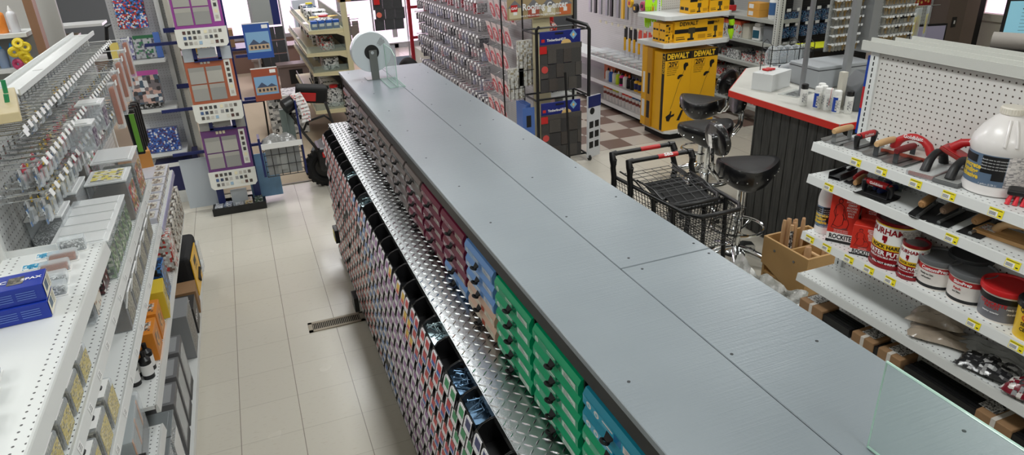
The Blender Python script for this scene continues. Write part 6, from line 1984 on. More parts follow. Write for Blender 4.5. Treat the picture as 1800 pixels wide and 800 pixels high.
def glass_l(label, x, y0, y1, h, base, slope=0.3, name='glass_divider'):
    t = thing(name, label, 'glass panel', (x, (y0 + y1) / 2, CT))
    m = MB()
    pts = [(y0, CT + 0.004), (y1, CT + 0.004), (y1, CT + h), (y0 + (y1 - y0) * slope, CT + h), (y0, CT + h * 0.86)]
    T = Matrix(((0, 0, 1, x - 0.003), (1, 0, 0, 0), (0, 1, 0, 0), (0, 0, 0, 1)))
    m.prism(pts, 0, 0.006, 0, T)
    wb(m, 'glass_pane', GLASS, t)
    e = MB()
    P = [Vector((x, a, b)) for a, b in pts]
    e.tube(P, 0.0028, 6, 0, True)
    wb(e, 'polished_edge', GLASS_EDGE, t)
    if base:
        m = MB().box((x - base, y0, CT + 0.0005), (x + base, y1, CT + 0.005))
        wb(m, 'glass_foot', GLASS, t)
        e = MB().tube([(x - base, y0, CT + 0.003), (x + base, y0, CT + 0.003), (x + base, y1, CT + 0.003), (x - base, y1, CT + 0.003)], 0.0026, 6, 0, True)
        wb(e, 'polished_edge', GLASS_EDGE, t)
    return t
glass_l('upright clear glass stand with greenish edges beside the bag roll', 0.905, 4.42, 4.74, 0.235, 0.05)
glass_l('large clear glass panel standing near the camera end of the worktop', 1.0, 0.05, 0.725, 0.205, 0, 0.02)
# ================================================================ middle: pegged wall of accessories
pw = thing('gondola_shelving', 'long pegged gondola crowded with accessory hooks, beyond the right of the worktop', 'shelving', (2.9, 8.5, 0))
wb(MB().box((2.80, 6.62, 0.1), (2.81, 10.6, 1.95)), 'pegboard_panel', pegmat('peg_mid', (186, 184, 186), (1, 2), 0.0254, 0.003, (90, 90, 92), 0.5), pw)
wb(MB().box((2.98, 6.62, 0.1), (2.99, 10.6, 1.95)), 'rear_panel', mat('grey_back', (176, 176, 172), 0.6), pw)
wb(MB().box((2.52, 6.62, 0), (3.25, 10.6, 0.12)), 'base_deck', WHITE_DIM, pw)
wb(MB().box((2.80, 6.60, 0), (2.99, 6.63, 1.95)), 'end_panel', TAN, pw)
REDM = mat('red_steel', (170, 30, 44), 0.4)
wb(MB().box((2.45, 10.62, 0), (2.50, 10.67, 1.95)).box((2.78, 10.62, 0), (2.82, 10.67, 1.95)).box((2.45, 10.63, 1.2), (2.8, 10.66, 1.24)).box((2.45, 10.63, 0.75), (2.8, 10.66, 0.79)), 'red_end_frame', REDM, pw)
random.seed(21)
hw = None
ROWZ = (0.48, 0.66, 0.84, 1.0, 1.16, 1.34, 1.54)
RN = ('lowest', 'second lowest', 'third lowest', 'middle', 'third highest', 'second highest', 'highest')
MPK = [printmat('mid_pack_%d' % i, b, cs, 45, 0.4, 0.35) for i, (b, cs) in enumerate([((150, 146, 150), [(110, 108, 112), (176, 172, 176)]), ((210, 200, 204), [(200, 110, 124), (150, 140, 146)]), ((92, 90, 96), [(120, 118, 124), (60, 60, 64)]), ((178, 176, 190), [(130, 138, 176), (150, 146, 156)]), ((178, 60, 74), [(226, 210, 212), (110, 30, 44)])])]
MN = ('grey', 'white and red', 'dark', 'pale blue', 'red')
mp_ = {}
for ri, z in enumerate(ROWZ):
    y = 7.55 if ri not in (0,) else 7.2
    n = 0
    while y < 10.45:
        L_ = 0.28 if ri % 2 == 0 else 0.24
        lab_ = 'chrome hook with pale ticket, %s row on the crowded middle gondola' % RN[ri]
        grp = 'ticketed hooks, %s row, middle gondola' % RN[ri]
        if hw is None:
            hw = thing('peg_hook', lab_, 'hook', (2.80, y, z), PI, grp)
            MB().tube([(0, 0, 0), (0.25, 0, 0.0), (0.28, 0, 0.012)], 0.005, 5).tube([(0, 0, 0.022), (0.285, 0, 0.022)], 0.0045, 5).build('wire', mat('pale_wire', (206, 200, 204), 0.35), hw)
            MB().cbox((0.29, 0, 0.018), (0.004, 0.042, 0.03), 0, (0, -0.3, 0)).build('price_flag', FLAG, hw, bevel=0.003, seg=1)
        else:
            dup(hw, (2.80, y, z), PI, lab_, grp, scale=(L_ / 0.28, 1, 1))
        k = random.choice((0, 0, 0, 2, 2, 3, 0, 3, 1) if ri < 6 else (1, 4, 1, 0))
        for s_ in (0,):
            h = (0.10, 0.125, 0.09)[n % 3]
            key = (k, h)
            lab2 = '%s carded accessory pack on the %s row of the middle gondola' % (MN[k], RN[ri])
            gg = '%s carded packs, %s row, middle gondola' % (MN[k], RN[ri])
            loc = (2.80 - L_ * 0.72, y, z - 0.003)
            if key in mp_:
                dup(mp_[key], loc, 0, lab2, gg)
            else:
                t = thing('hanging_pack', lab2, 'pack', loc, 0, gg)
                MB().box((-0.07, -0.016, -h), (0.05, 0.016, 0)).build('pack_body', MPK[k], t, bevel=0.003, seg=1)
                MB().box((-0.0715, -0.015, -h * 0.45), (-0.07, 0.015, -0.01)).build('header', PAPER if k != 4 else REDM, t)
                mp_[key] = t
        y += 0.125 if ri < 5 else 0.115
        n += 1
# red discs on white cards: circular saw blades
SAWC = mat('blush_card', (226, 208, 208), 0.35)
SAWR = mat('saw_red', (206, 92, 104), 0.35)
SAWD = mat('saw_crimson', (190, 44, 60), 0.35)
sb = {}
def sawcard(loc, deep, row):
    lab_ = ('crimson' if deep else 'pink-red') + ' round saw blade card, %s of the near middle gondola' % row
    gg = ('crimson' if deep else 'pink-red') + ' saw blades, ' + row
    if deep in sb:
        return dup(sb[deep], loc, None, lab_, gg)
    t = thing('saw_blade_card', lab_, 'saw blade', loc, 0, gg, rot=(0, math.radians(-14), math.radians(-4)))
    MB().box((-0.002, -0.085, -0.22), (0.002, 0.085, 0)).build('card', SAWC, t)
    q = MB()
    q.cyl((-0.002, 0, -0.12), (-0.006, 0, -0.12), 0.078, n=28, m=0)
    q.cyl((-0.006, 0, -0.12), (-0.008, 0, -0.12), 0.030, n=20, m=1)
    for i in range(3):
        q.box((-0.0085, -0.05 + 0.01 * i, -0.085 - 0.035 * i), (-0.006, 0.045 - 0.008 * i, -0.078 - 0.035 * i), 1)
    q.build('blade', [SAWD if deep else SAWR, SAWC], t)
    MB().tube([(-0.0, 0, -0.005), (0.22, 0, 0.02)], 0.003, 5).build('hanger', CHROME, t)
    sb[deep] = t
    return t
for r, (z, yy) in enumerate(((1.52, (7.2, 7.02, 6.84, 6.66)), (1.28, (7.25, 7.07, 6.89, 6.71)), (1.03, (7.3, 7.12, 6.94, 6.76)))):
    for i, y in enumerate(yy):
        sawcard((2.56 - 0.02 * r, y, z + 0.1), False, ('top row', 'second row', 'third row')[r])
for r, (z, yy) in enumerate(((0.84, (7.05, 6.87, 6.70)), (0.62, (7.12, 6.92, 6.74)))):
    for i, y in enumerate(yy):
        sawcard((2.50 - 0.03 * r, y, z), True, ('fourth row', 'fifth row')[r])
# other side of that gondola: shelf goods visible over its end
for z, s in ((0.13, 31), (0.62, 32), (1.1, 33)):
    wb(MB().box((2.99, 6.65, z - 0.03), (3.28, 10.0, z)), 'shelf', WHITE_DIM, pw)
    assort(3.02, 3.24, 6.75, 9.4, z, 9, 0.34, s, 'on the far side of the middle gondola', pal=(0, 5, 3))
t = thing('boxed_goods', 'stack of white slatted siding boxes behind the roofing rack', 'box', (3.32, 6.95, 0.0))
q = MB()
q.box((-0.07, -0.1, 0.0), (0.1, 0.12, 0.98))
q.build('carton', mat('pale_green_white_card', (206, 210, 202), 0.55), t)
q = MB()
for i in range(8):
    q.box((-0.072 + 0.02 * i, -0.104, 0.55), (-0.060 + 0.02 * i, -0.1, 0.95))
q.build('slats', mat('grey_slats', (150, 154, 150), 0.5), t)
# dark tyre and items at the far right of the door
t = thing('spare_tyre', 'black tyre standing beyond the far right corner of the worktop', 'tyre', (2.25, 10.0, 0.3))
MB().torus((0, 0, 0), 0.22, 0.075, 28, 10, 0, (0, PI / 2, 0.3)).build('tyre', mat('tyre_rubber', (20, 20, 21), 0.8), t, smooth=True)
MB().cyl((-0.03, 0, 0), (0.03, 0, 0), 0.15, n=24).build('rim', BLACK_PL, t)
t = thing('shingle_display', 'dark roofing shingle board with red logo patch before the storefront door', 'display stand', (2.45, 12.1, 0))
q = MB()
for i in range(4):
    for j in range(3):
        q.box((-0.25 + j * 0.17 + (0.03 if i % 2 else 0), -0.02 - i * 0.004, 0.72 + i * 0.17), (-0.09 + j * 0.17 + (0.03 if i % 2 else 0), 0.02, 0.91 + i * 0.17))
q.build('shingles', mat('dark_shingle', (58, 60, 62), 0.8, var=0.2, vscale=60), t)
MB().box((-0.24, -0.06, 1.15), (-0.14, -0.045, 1.24)).build('red_patch', RED, t)
MB().cyl((-0.17, -0.045, 0.98), (-0.17, -0.055, 0.98), 0.045, n=20).build('round_sticker', mat('coral_disc', (220, 110, 90), 0.5), t)
MB().box((-0.30, -0.04, 0), (-0.27, 0.0, 1.7)).box((0.29, -0.04, 0), (0.31, 0.0, 1.7)).box((-0.3, -0.3, 0.52), (0.4, 0.3, 0.54)).build('frame', frame_al, t)
MB().box((-0.25, -0.25, 0.02), (0.0, 0.25, 0.5)).build('carton', mat('bluish_white', (196, 204, 216), 0.5), t)
t = thing('door_mat', 'dark green entrance mat on the bright floor by the storefront door', 'mat', (2.7, 12.9, 0.001))
MB().box((-0.45, -0.55, 0), (0.45, 0.55, 0.012)).build('mat', mat('slate_green_mat', (64, 84, 88), 0.9), t)
t = thing('cart_pile', 'dark bundled hardware on a white box near the door, right', 'box', (3.0, 11.7, 0))
MB().box((-0.2, -0.2, 0), (0.22, 0.2, 0.42)).build('white_box', mat('white_carton', (216, 214, 204), 0.6), t)
for i in range(6):
    MB().torus((-0.1 + 0.05 * i, -0.05 + 0.03 * (i % 2), 0.5 + 0.03 * (i % 3)), 0.06, 0.014, 14, 6, 0, (1.2, 0.3 * i, 0)).build('coil', BLACK_PL, t)

# ---------------------------------------------------------------- roofing rack with sign
rk = thing('roofing_display_rack', 'black wheeled rack of roofing shingle sample boards under a Roofing Center sign', 'display rack', (2.95, 6.25, 0))
q = MB()
q.tube([(2.665, 6.2, 0.06), (2.665, 6.2, 1.40), (2.70, 6.22, 1.42)], 0.016, 8)
wb(q, 'left_post', BLACK_PL, rk, smooth=True)
q = MB()
q.tube([(3.235, 6.2, 0.05), (3.235, 6.2, 1.36), (3.22, 6.22, 1.40), (3.05, 6.34, 1.46)], 0.018, 8)
wb(q, 'right_post', BLACK_PL, rk, smooth=True)
q = MB()
q.tube([(2.93, 6.12, 0.98), (2.95, 6.06, 0.0)], 0.012, 8)
wb(q, 'prop_leg', BLACK_PL, rk)
q = MB()
for z in (0.06, 0.70, 1.36):
    q.tube([(2.665, 6.26, z), (3.235, 6.26, z)], 0.010, 6)
    q.tube([(2.665, 6.55, z), (3.235, 6.55, z)], 0.010, 6)
    q.tube([(2.665, 6.2, z), (2.665, 6.55, z)], 0.010, 6)
    q.tube([(3.235, 6.2, z), (3.235, 6.55, z)], 0.010, 6)
wb(q, 'rails', BLACK_PL, rk)
q = MB()
for (x, y) in ((2.665, 6.55), (3.235, 6.55), (2.45, 6.58), (3.24, 6.58)):
    q.tube([(x, y, 0), (x, y, 1.75)], 0.008, 6)
wb(q, 'sign_poles', BLACK_PL, rk)
for (x, y) in ((3.24, 6.18), (2.67, 6.18)):
    w = wb(MB().cyl((x - 0.012, y, 0.028), (x + 0.012, y, 0.028), 0.028, n=16), 'caster', BLACK_PL, rk)
SH = [mat('shingle_charcoal_%d' % i, c, 0.85, bump=0.4, bscale=200, var=0.15, vscale=60) for i, c in enumerate(((66, 64, 62), (78, 74, 70), (58, 56, 56), (72, 66, 62)))]
DB = mat('roof_header_blue', (26, 38, 120), 0.4)
def shingleboard(z0, z1, label):
    t = thing('shingle_board', label, 'sample board', (2.92, 6.20, z0))
    H_ = z1 - z0
    T_ = -0.06
    MB().box((-0.22, 0.0, 0), (0.22, 0.012, H_)).build('backing', DB, t, bevel=0.003)
    q = MB()
    rows_ = 4
    hh = (H_ - 0.12) / 3.3
    k = 0
    random.seed(int(z0 * 100))
    for r in range(4):
        zt = H_ - 0.125 - r * hh * 0.98 + 0.0
        zb = max(0.0, zt - (hh if r else hh * 0.35))
        if r == 0:
            q.box((-0.225, -0.016, zb), (0.225, 0, zt), 1)
            z_next = zb
            continue
        zt = z_next - (r - 1) * hh
        zb = max(0, zt - hh)
        x = -0.225
        while x < 0.22:
            w_ = random.uniform(0.07, 0.13)
            x1 = min(0.225, x + w_)
            q.box((x, -0.018 - 0.004 * (k % 2), zb + (0.008 if k % 2 else 0)), (x1 - 0.002, 0, zt), k % 4)
            x = x1
            k += 1
    q.build('shingles', SH, t)
    q = MB()
    F_ = frame((0, -0.0012, 0), (1, 0, 0), (0, 0, 1))
    letter(q, 'TimberlineHDZ', 0.034, F_ @ Matrix.Translation((-0.045, H_ - 0.085, 0)), 0, bold=0.0009, sx=0.92)
    q.quad([(-0.205, -0.0012, H_ - 0.10), (-0.17, -0.0012, H_ - 0.10), (-0.17, -0.0012, H_ - 0.07), (-0.205, -0.0012, H_ - 0.07)], 1)
    q.quad([(0.10, -0.0012, H_ - 0.05), (0.14, -0.0012, H_ - 0.095), (0.18, -0.0012, H_ - 0.05), (0.14, -0.0012, H_ - 0.005)], 2)
    q.quad([(0.125, -0.002, H_ - 0.05), (0.14, -0.002, H_ - 0.07), (0.155, -0.002, H_ - 0.05), (0.14, -0.002, H_ - 0.03)], 3)
    q.box((-0.06, -0.002, H_ - 0.035), (0.03, -0.001, H_ - 0.018), 4)
    q._add([(0.06 + 0.055 * math.cos(a * PI / 8), -0.002, H_ - 0.125 + 0.04 * math.sin(a * PI / 8)) for a in range(9)], [tuple(range(9))], 3)
    q.build('header_print', [WHITE_INK, RED, mat('sky_diamond', (120, 170, 210), 0.5), mat('gold_fill', (226, 190, 120), 0.5), BLACK_MATTE], t)
    MB().box((-0.235, -0.026, H_ - 0.205), (-0.16, -0.022, H_ - 0.135)).build('red_tag', RED, t)
    MB().cyl((-0.185, -0.024, H_ - 0.36), (-0.185, -0.028, H_ - 0.36), 0.035, n=22).build('round_sticker', mat('coral_red_disc', (196, 70, 66), 0.5), t)
    return t
shingleboard(0.79, 1.375, 'upper charcoal shingle board with blue TimberlineHDZ header')
shingleboard(0.085, 0.675, 'lower black-flecked shingle board with blue TimberlineHDZ header')
# header sign: houses on a tan ground with white words
t = thing('header_sign', 'Roofing Center header sign with little houses above the black rack', 'sign', (2.87, 6.55, 1.46))
MB().box((-0.36, 0, 0), (0.36, 0.012, 0.22)).build('sign_panel', mat('tan_sign_ground', (168, 148, 110), 0.55, var=0.12, vscale=12), t)
q = MB()
for i, (x, w_, c) in enumerate(((-0.28, 0.13, 0), (-0.08, 0.12, 1), (0.09, 0.14, 0), (0.27, 0.13, 2))):
    q.box((x - w_ / 2, -0.004, 0.015), (x + w_ / 2, -0.001, 0.115), c)
    q.prism([(x - w_ / 2 - 0.015, 0.115), (x + w_ / 2 + 0.015, 0.115), (x, 0.19)], 0.001, 0.004, 3, frame((0, 0, 0), (1, 0, 0), (0, 0, 1)))
    q.box((x - 0.02, -0.005, 0.05), (x + 0.02, -0.004, 0.09), 4)
q.build('houses', [mat('cream_house', (206, 196, 160), 0.5), mat('red_house', (170, 80, 60), 0.5), mat('orange_house', (206, 110, 60), 0.5), mat('grey_roof', (120, 120, 124), 0.5), PAPER], t)
q = MB()
F_ = frame((0, -0.007, 0), (1, 0, 0), (0, 0, 1))
letter(q, 'Roofing Center', 0.088, F_ @ Matrix.Translation((0.045, 0.115, 0)), 0, bold=0.0022, sx=0.90)
letter(q, "Let us help you make the right roofing choice", 0.026, F_ @ Matrix.Translation((0.0, 0.035, 0)), 0, bold=0.0005, sx=0.92)
q.box((-0.325, -0.007, 0.08), (-0.255, -0.005, 0.145), 1)
letter(q, 'GAF', 0.034, frame((-0.29, -0.008, 0.112), (1, 0, 0), (0, 0, 1)), 0, bold=0.0008)
q.build('lettering', [WHITE_INK, RED], t)
for i, (x, z, w_, h, c, lab_) in enumerate(((2.50, 0.86, 0.10, 0.44, 0, 'grey and white brochure holder on the left flank of the roofing rack'), (2.40, 0.74, 0.10, 0.30, 1, 'box of grey brochures below and left of the roofing rack'))):
    t = thing('brochure_holder', lab_, 'brochures', (x, 6.30, z))
    MB().box((0, -0.03, 0), (w_ * 1.5, 0.03, h)).build('brochures', printmat('grey_tan_brochure', (188, 188, 184), [(150, 140, 116), (156, 152, 144), (210, 210, 206)], 26, 0.5), t, bevel=0.003)
    q = MB()
    for k in range(4):
        q.tube([(k * 0.045, -0.034, -0.01), (k * 0.045, -0.034, h * 0.7)], 0.003, 5)
    q.tube([(-0.01, -0.034, h * 0.35), (0.16, -0.034, h * 0.35)], 0.003, 5)
    q.build('wire_front', BLACK_PL, t)
t = thing('shingle_board', 'blue backed boards stacked on edge, left of the lower shingle board', 'sample board', (2.56, 6.22, 0.15))
for i in range(4):
    MB().box((-0.02 + i * 0.022, 0.0 + 0.02 * i, 0), (-0.008 + i * 0.022, 0.26, 0.52)).build('board', mat('steel_blue_board', (74, 108, 176), 0.4), t)
MB().box((-0.06, -0.01, 0.02), (0.07, 0.0, 0.5)).build('front_board', mat('steel_blue_board', (74, 108, 176), 0.4), t)
MB().box((-0.02, -0.012, 0.3), (0.03, -0.010, 0.42)).build('dark_cutout', BLACK_MATTE, t)
t = thing('literature_panel', 'white and navy product panel standing against the right side of the roofing rack', 'panel', (3.30, 6.20, 0.03), 0.35)
MB().box((-0.09, 0, 0), (0.10, 0.02, 0.66)).build('panel', mat('cool_white_panel', (206, 208, 212), 0.45), t)
q = MB()
q.box((-0.09, -0.002, 0.54), (0.10, 0, 0.66), 0)
q.cyl((-0.03, -0.001, 0.50), (-0.03, -0.003, 0.50), 0.035, n=18, m=1)
for i in range(3):
    for j in range(2):
        q.box((-0.07 + j * 0.085, -0.002, 0.10 + i * 0.11), (-0.01 + j * 0.085, 0, 0.17 + i * 0.11), 1)
q.build('printing', [NAVY, BLACK_MATTE], t)

# ================================================================ tool gondola and endcap
tgn = thing('gondola_shelving', 'white tool gondola with chalk bottles and hanging tools beside the chequered floor', 'shelving', (4.8, 7.6, 0))
XF = 4.44
wb(MB().box((4.80, 6.95, 0.1), (4.81, 9.6, 2.05)), 'pegboard_panel', pegmat('peg_tool', (206, 204, 204), (1, 2), 0.0254, 0.003, (120, 110, 108), 0.5), tgn)
wb(MB().box((XF - 0.0, 6.86, 0.08), (XF + 0.05, 6.93, 2.05)), 'upright', WHITE_MET, tgn)
wb(MB().box((XF + 0.05, 6.90, 0.08), (5.10, 6.92, 2.05)), 'end_pegboard', pegmat('peg_end', (210, 208, 204), (0, 2), 0.0254, 0.0034, (96, 90, 86), 0.5), tgn)
q = MB()
z = 0.2
while z < 2.0:
    q.box((XF + 0.02, 6.857, z), (XF + 0.026, 6.859, z + 0.017))
    z += 0.0254
wb(q, 'slots', BLACK_MATTE, tgn)
for z in (0.635, 0.345, 0.10):
    wb(MB().box((XF + 0.01, 6.93, z - 0.02), (4.80, 9.6, z)).prism([(XF, z), (XF - 0.012, z - 0.045), (XF + 0.012, z - 0.045), (XF + 0.012, z)], 0, 9.6 - 6.93, 0, XZ(9.6)), 'shelf', WHITE_MET, tgn)
wb(MB().box((XF + 0.06, 6.93, 0), (5.1, 9.6, 0.08)), 'kick_plate', BLACK_MATTE, tgn)
# hanging tools (yellow-handled saws, levels, gloves)
TOOLY = mat('tool_yellow', (240, 186, 34), 0.4)
for i in range(7):
    y = 7.15 + i * 0.115
    t = thing('drywall_saw', 'yellow handled saw hanging in the row above the clear trays', 'saw', (4.62, y, 0.98), 0, 'yellow handled saws above the clear trays')
    MB().box((-0.004, -0.035, -0.06), (0.004, 0.035, 0.09)).build('card', (mat('orange_red_card', (226, 80, 56), 0.5) if i in (1, 2, 3) else BLACK_MATTE), t)
    MB().tube([(-0.01, 0, -0.04), (-0.012, 0, -0.12), (-0.01, 0, -0.20)], [0.018, 0.014, 0.017], 8).build('handle', TOOLY, t, smooth=True)
    MB().box((-0.006, -0.008, -0.27), (-0.004, 0.008, -0.19)).build('blade', STEEL, t)
for i in range(9):
    y = 7.1 + i * 0.16
    t = thing('peg_hook', 'hook with cream price flag above the yellow saws', 'hook', (4.80, y, 1.08), PI, 'cream flag hooks above the yellow saws')
    MB().tube([(0, 0, 0), (0.25, 0, 0.01)], 0.003, 5).build('wire', CHROME, t)
    MB().cbox((0.26, 0, 0.01), (0.004, 0.045, 0.035)).build('price_flag', mat('cream_flag', (222, 216, 190), 0.5), t)
for i, (y, c) in enumerate(((7.9, 0), (8.0, 1), (8.12, 0), (8.3, 2), (8.42, 0), (8.6, 0), (8.75, 2), (8.9, 0))):
    t = thing('spirit_level', ('silver', 'yellow', 'dark')[c] + ' long level or straightedge hanging at the top of the tool gondola', 'level', (4.66, y, 1.15), 0, ('silver', 'yellow', 'dark')[c] + ' levels hanging on the tool gondola')
    MB().box((-0.012, -0.03, 0.0), (0.012, 0.03, 0.62)).build('rail', (mat('satin_aluminium', (150, 152, 156), 0.4, 0.6), TOOLY, BLACK_PL)[c], t, bevel=0.003)
    MB().box((-0.014, -0.02, 0.28), (-0.012, 0.02, 0.34)).build('vial', mat('lime_vial', (190, 220, 60), 0.2), t)
for i, (y, z) in enumerate(((7.28, 1.34), (7.45, 1.36), (7.62, 1.32), (7.75, 1.37))):
    t = thing('tape_measure', 'round yellow, pink or black tape tool hanging left of the lime gloves', 'tape', (4.62, y, z), 0, 'tape tools left of the lime gloves')
    MB().cyl((-0.02, 0, 0), (0.02, 0, 0), 0.055, n=18).build('case', (TOOLY, mat('dusty_pink', (190, 70, 110), 0.5), BLACK_PL, TOOLY)[i], t, bevel=0.006)
    MB().box((-0.024, -0.02, -0.02), (-0.02, 0.02, 0.02)).build('badge', (BLACK_PL, BLACK_PL, TOOLY, RED)[i], t)
LIMEG = mat('lime_glove', (180, 240, 20), 0.6)
for k, z in enumerate((1.44, 1.27)):
    t = thing('work_glove', ('upper', 'lower')[k] + ' pair of lime and black work gloves on the corner post of the tool gondola', 'gloves', (4.42, 6.93, z), math.radians(-20))
    for s in (-1, 1):
        q = MB()
        q.cbox((s * 0.055, -0.03, 0.02), (0.075, 0.03, 0.08))
        for f in range(4):
            x = s * 0.055 - 0.028 + f * 0.019
            ln_ = (0.055, 0.068, 0.065, 0.05)[f]
            q.tube([(x, -0.03, -0.015), (x + 0.002, -0.034, -0.015 - ln_ * 0.6), (x + 0.003, -0.03, -0.015 - ln_)], [0.0095, 0.009, 0.006], 7)
        q.tube([(s * 0.055 - s * 0.035, -0.03, 0.03), (s * 0.055 - s * 0.052, -0.035, 0.0), (s * 0.055 - s * 0.055, -0.035, -0.02)], [0.011, 0.010, 0.007], 7)
        q.build('glove_shell', LIMEG, t, smooth=True, bevel=0.002)
        MB().cbox((s * 0.055, -0.03, 0.075), (0.08, 0.034, 0.035)).build('cuff', mat('dark_navy_cuff', (20, 26, 34), 0.7), t, bevel=0.006)
# clear lidded trays on top shelf
for i in range(8):
    y = 7.05 + i * 0.2
    t = thing('clear_tray', 'low clear tray of pink and green bits, upper shelf of the tool gondola', 'tray', (4.60, y, 0.636), 0, 'clear trays on the upper tool gondola shelf')
    MB().box((-0.13, -0.085, 0), (0.13, 0.085, 0.07)).build('tray_body', FROST, t, bevel=0.003)
    MB().box((-0.12, -0.075, 0.002), (0.12, 0.075, 0.025)).build('contents', printmat('tray_bits', (190, 184, 180), [(230, 90, 110), (90, 160, 90), (150, 150, 154), (200, 196, 190)], 28, 0.55), t)
# bottles on the middle shelf
def bottle(label, group, loc, r, h, body, cap, band=None, kind='chalk_bottle', cat='bottle'):
    t = thing(kind, label, cat, loc, 0, group)
    MB().lathe([(r * 0.95, 0), (r, 0.004), (r, h * 0.66), (r * 0.85, h * 0.74), (r * 0.42, h * 0.80)], 16).build('bottle_body', body, t, smooth=True)
    MB().lathe([(r * 0.46, h * 0.78), (r * 0.42, h * 0.84), (r * 0.12, h)], 12).build('cap', cap, t, smooth=True)
    if band:
        MB().lathe([(r * 1.01, h * 0.15), (r * 1.01, h * 0.6)], 16).build('label', band, t, smooth=True)
    return t
cols = [('white', PAPER, BLACK_PL), ('blue', mat('cobalt_bottle', (40, 100, 190), 0.4), PAPER), ('white', PAPER, BLACK_PL), ('lime', mat('lime_bottle', (210, 240, 40), 0.4), PAPER), ('hot pink', mat('pink_bottle', (240, 60, 150), 0.4), BLACK_PL), ('white orange-capped', PAPER, mat('orange_cap', (250, 100, 50), 0.4)), ('black', BLACK_PL, mat('orange_cap', (250, 100, 50), 0.4)), ('black navy-capped', BLACK_PL, NAVY), ('yellow', TOOLY, NAVY), ('yellow', TOOLY, BLACK_PL), ('yellow', TOOLY, NAVY), ('yellow', TOOLY, TOOLY), ('yellow', TOOLY, TOOLY)]
for i, (nm, b_, c_) in enumerate(cols):
    y = 8.12 - i * 0.092
    bottle('%s chalk bottle on the middle shelf of the tool gondola' % nm, '%s chalk bottles' % nm, (4.53, y, 0.346), 0.036, 0.17 + (0.03 if i > 9 else 0), b_, c_, (BLACK_PL if i in (4,) else (NAVY if i in (8, 9, 10) else None)))
carton('tool_carton', 'flat orange carton lying at the left end of the middle shelf', 'box', (4.66, 8.1, 0.346), 0, 0.24, 0.30, 0.20, mat('burnt_orange_carton', (196, 96, 44), 0.5), ())
for i in range(14):
    y = 8.12 - i * 0.083
    c_ = (mat('orange_top', (236, 120, 50), 0.5), mat('orange_top', (236, 120, 50), 0.5), mat('brick_top', (200, 80, 60), 0.5), mat('lime_top', (210, 214, 50), 0.5), mat('lime_top', (210, 214, 50), 0.5), PAPER, mat('red_top', (240, 66, 50), 0.5), mat('red_top', (240, 66, 50), 0.5), mat('red_top', (240, 66, 50), 0.5), mat('blue_top', (44, 92, 150), 0.5), mat('blue_top', (44, 92, 150), 0.5), mat('blue_top', (44, 92, 150), 0.5), mat('blue_top', (44, 92, 150), 0.5), mat('pink_top', (240, 60, 130), 0.5))[i]
    nm = ('orange', 'orange', 'brick', 'lime', 'lime', 'white', 'red', 'red', 'red', 'blue', 'blue', 'blue', 'blue', 'pink')[i]
    t = thing('marking_paint_can', '%s topped white can on the bottom shelf of the tool gondola' % nm, 'can', (4.50, y, 0.101), 0, '%s topped cans on the bottom tool shelf' % nm)
    MB().lathe([(0.032, 0), (0.032, 0.155)], 16).build('can_body', mat('white_can', (224, 222, 222), 0.4), t, smooth=True)
    MB().lathe([(0.0325, 0.08), (0.0325, 0.115)], 16).build('brown_band', mat('brown_red_band', (130, 60, 54), 0.5), t, smooth=True)
    MB().lathe([(0.033, 0.155), (0.033, 0.2), (0.028, 0.205)], 16).build('cap', c_, t, smooth=True)
# endcap in front
ec = thing('endcap_shelving', 'white endcap shelves holding yellow tool cartons', 'shelving', (4.7, 6.6, 0))
m = MB()
m.prism([(4.30, 6.86), (4.30, 6.42), (4.36, 6.36), (5.10, 6.36), (5.14, 6.42), (5.14, 6.86)], 0.075, 0.11)
wb(m, 'base_deck', WHITE_MET, ec)
wb(MB().prism([(4.34, 6.86), (4.34, 6.45), (4.40, 6.40), (5.06, 6.40), (5.10, 6.45), (5.10, 6.86)], 0, 0.075), 'kick_plate', BLACK_MATTE, ec)
for z in (1.085, 1.375):
    m = MB()
    m.prism([(4.20, 6.88), (4.24, 6.40), (4.30, 6.36), (5.04, 6.36), (5.10, 6.40), (5.14, 6.88)], z - 0.045, z)
    wb(m, 'shelf', WHITE_MET, ec, bevel=0.002)
DW = mat('tool_carton_yellow', (246, 184, 30), 0.42)
DWD = mat('tool_carton_ochre', (206, 148, 24), 0.45)
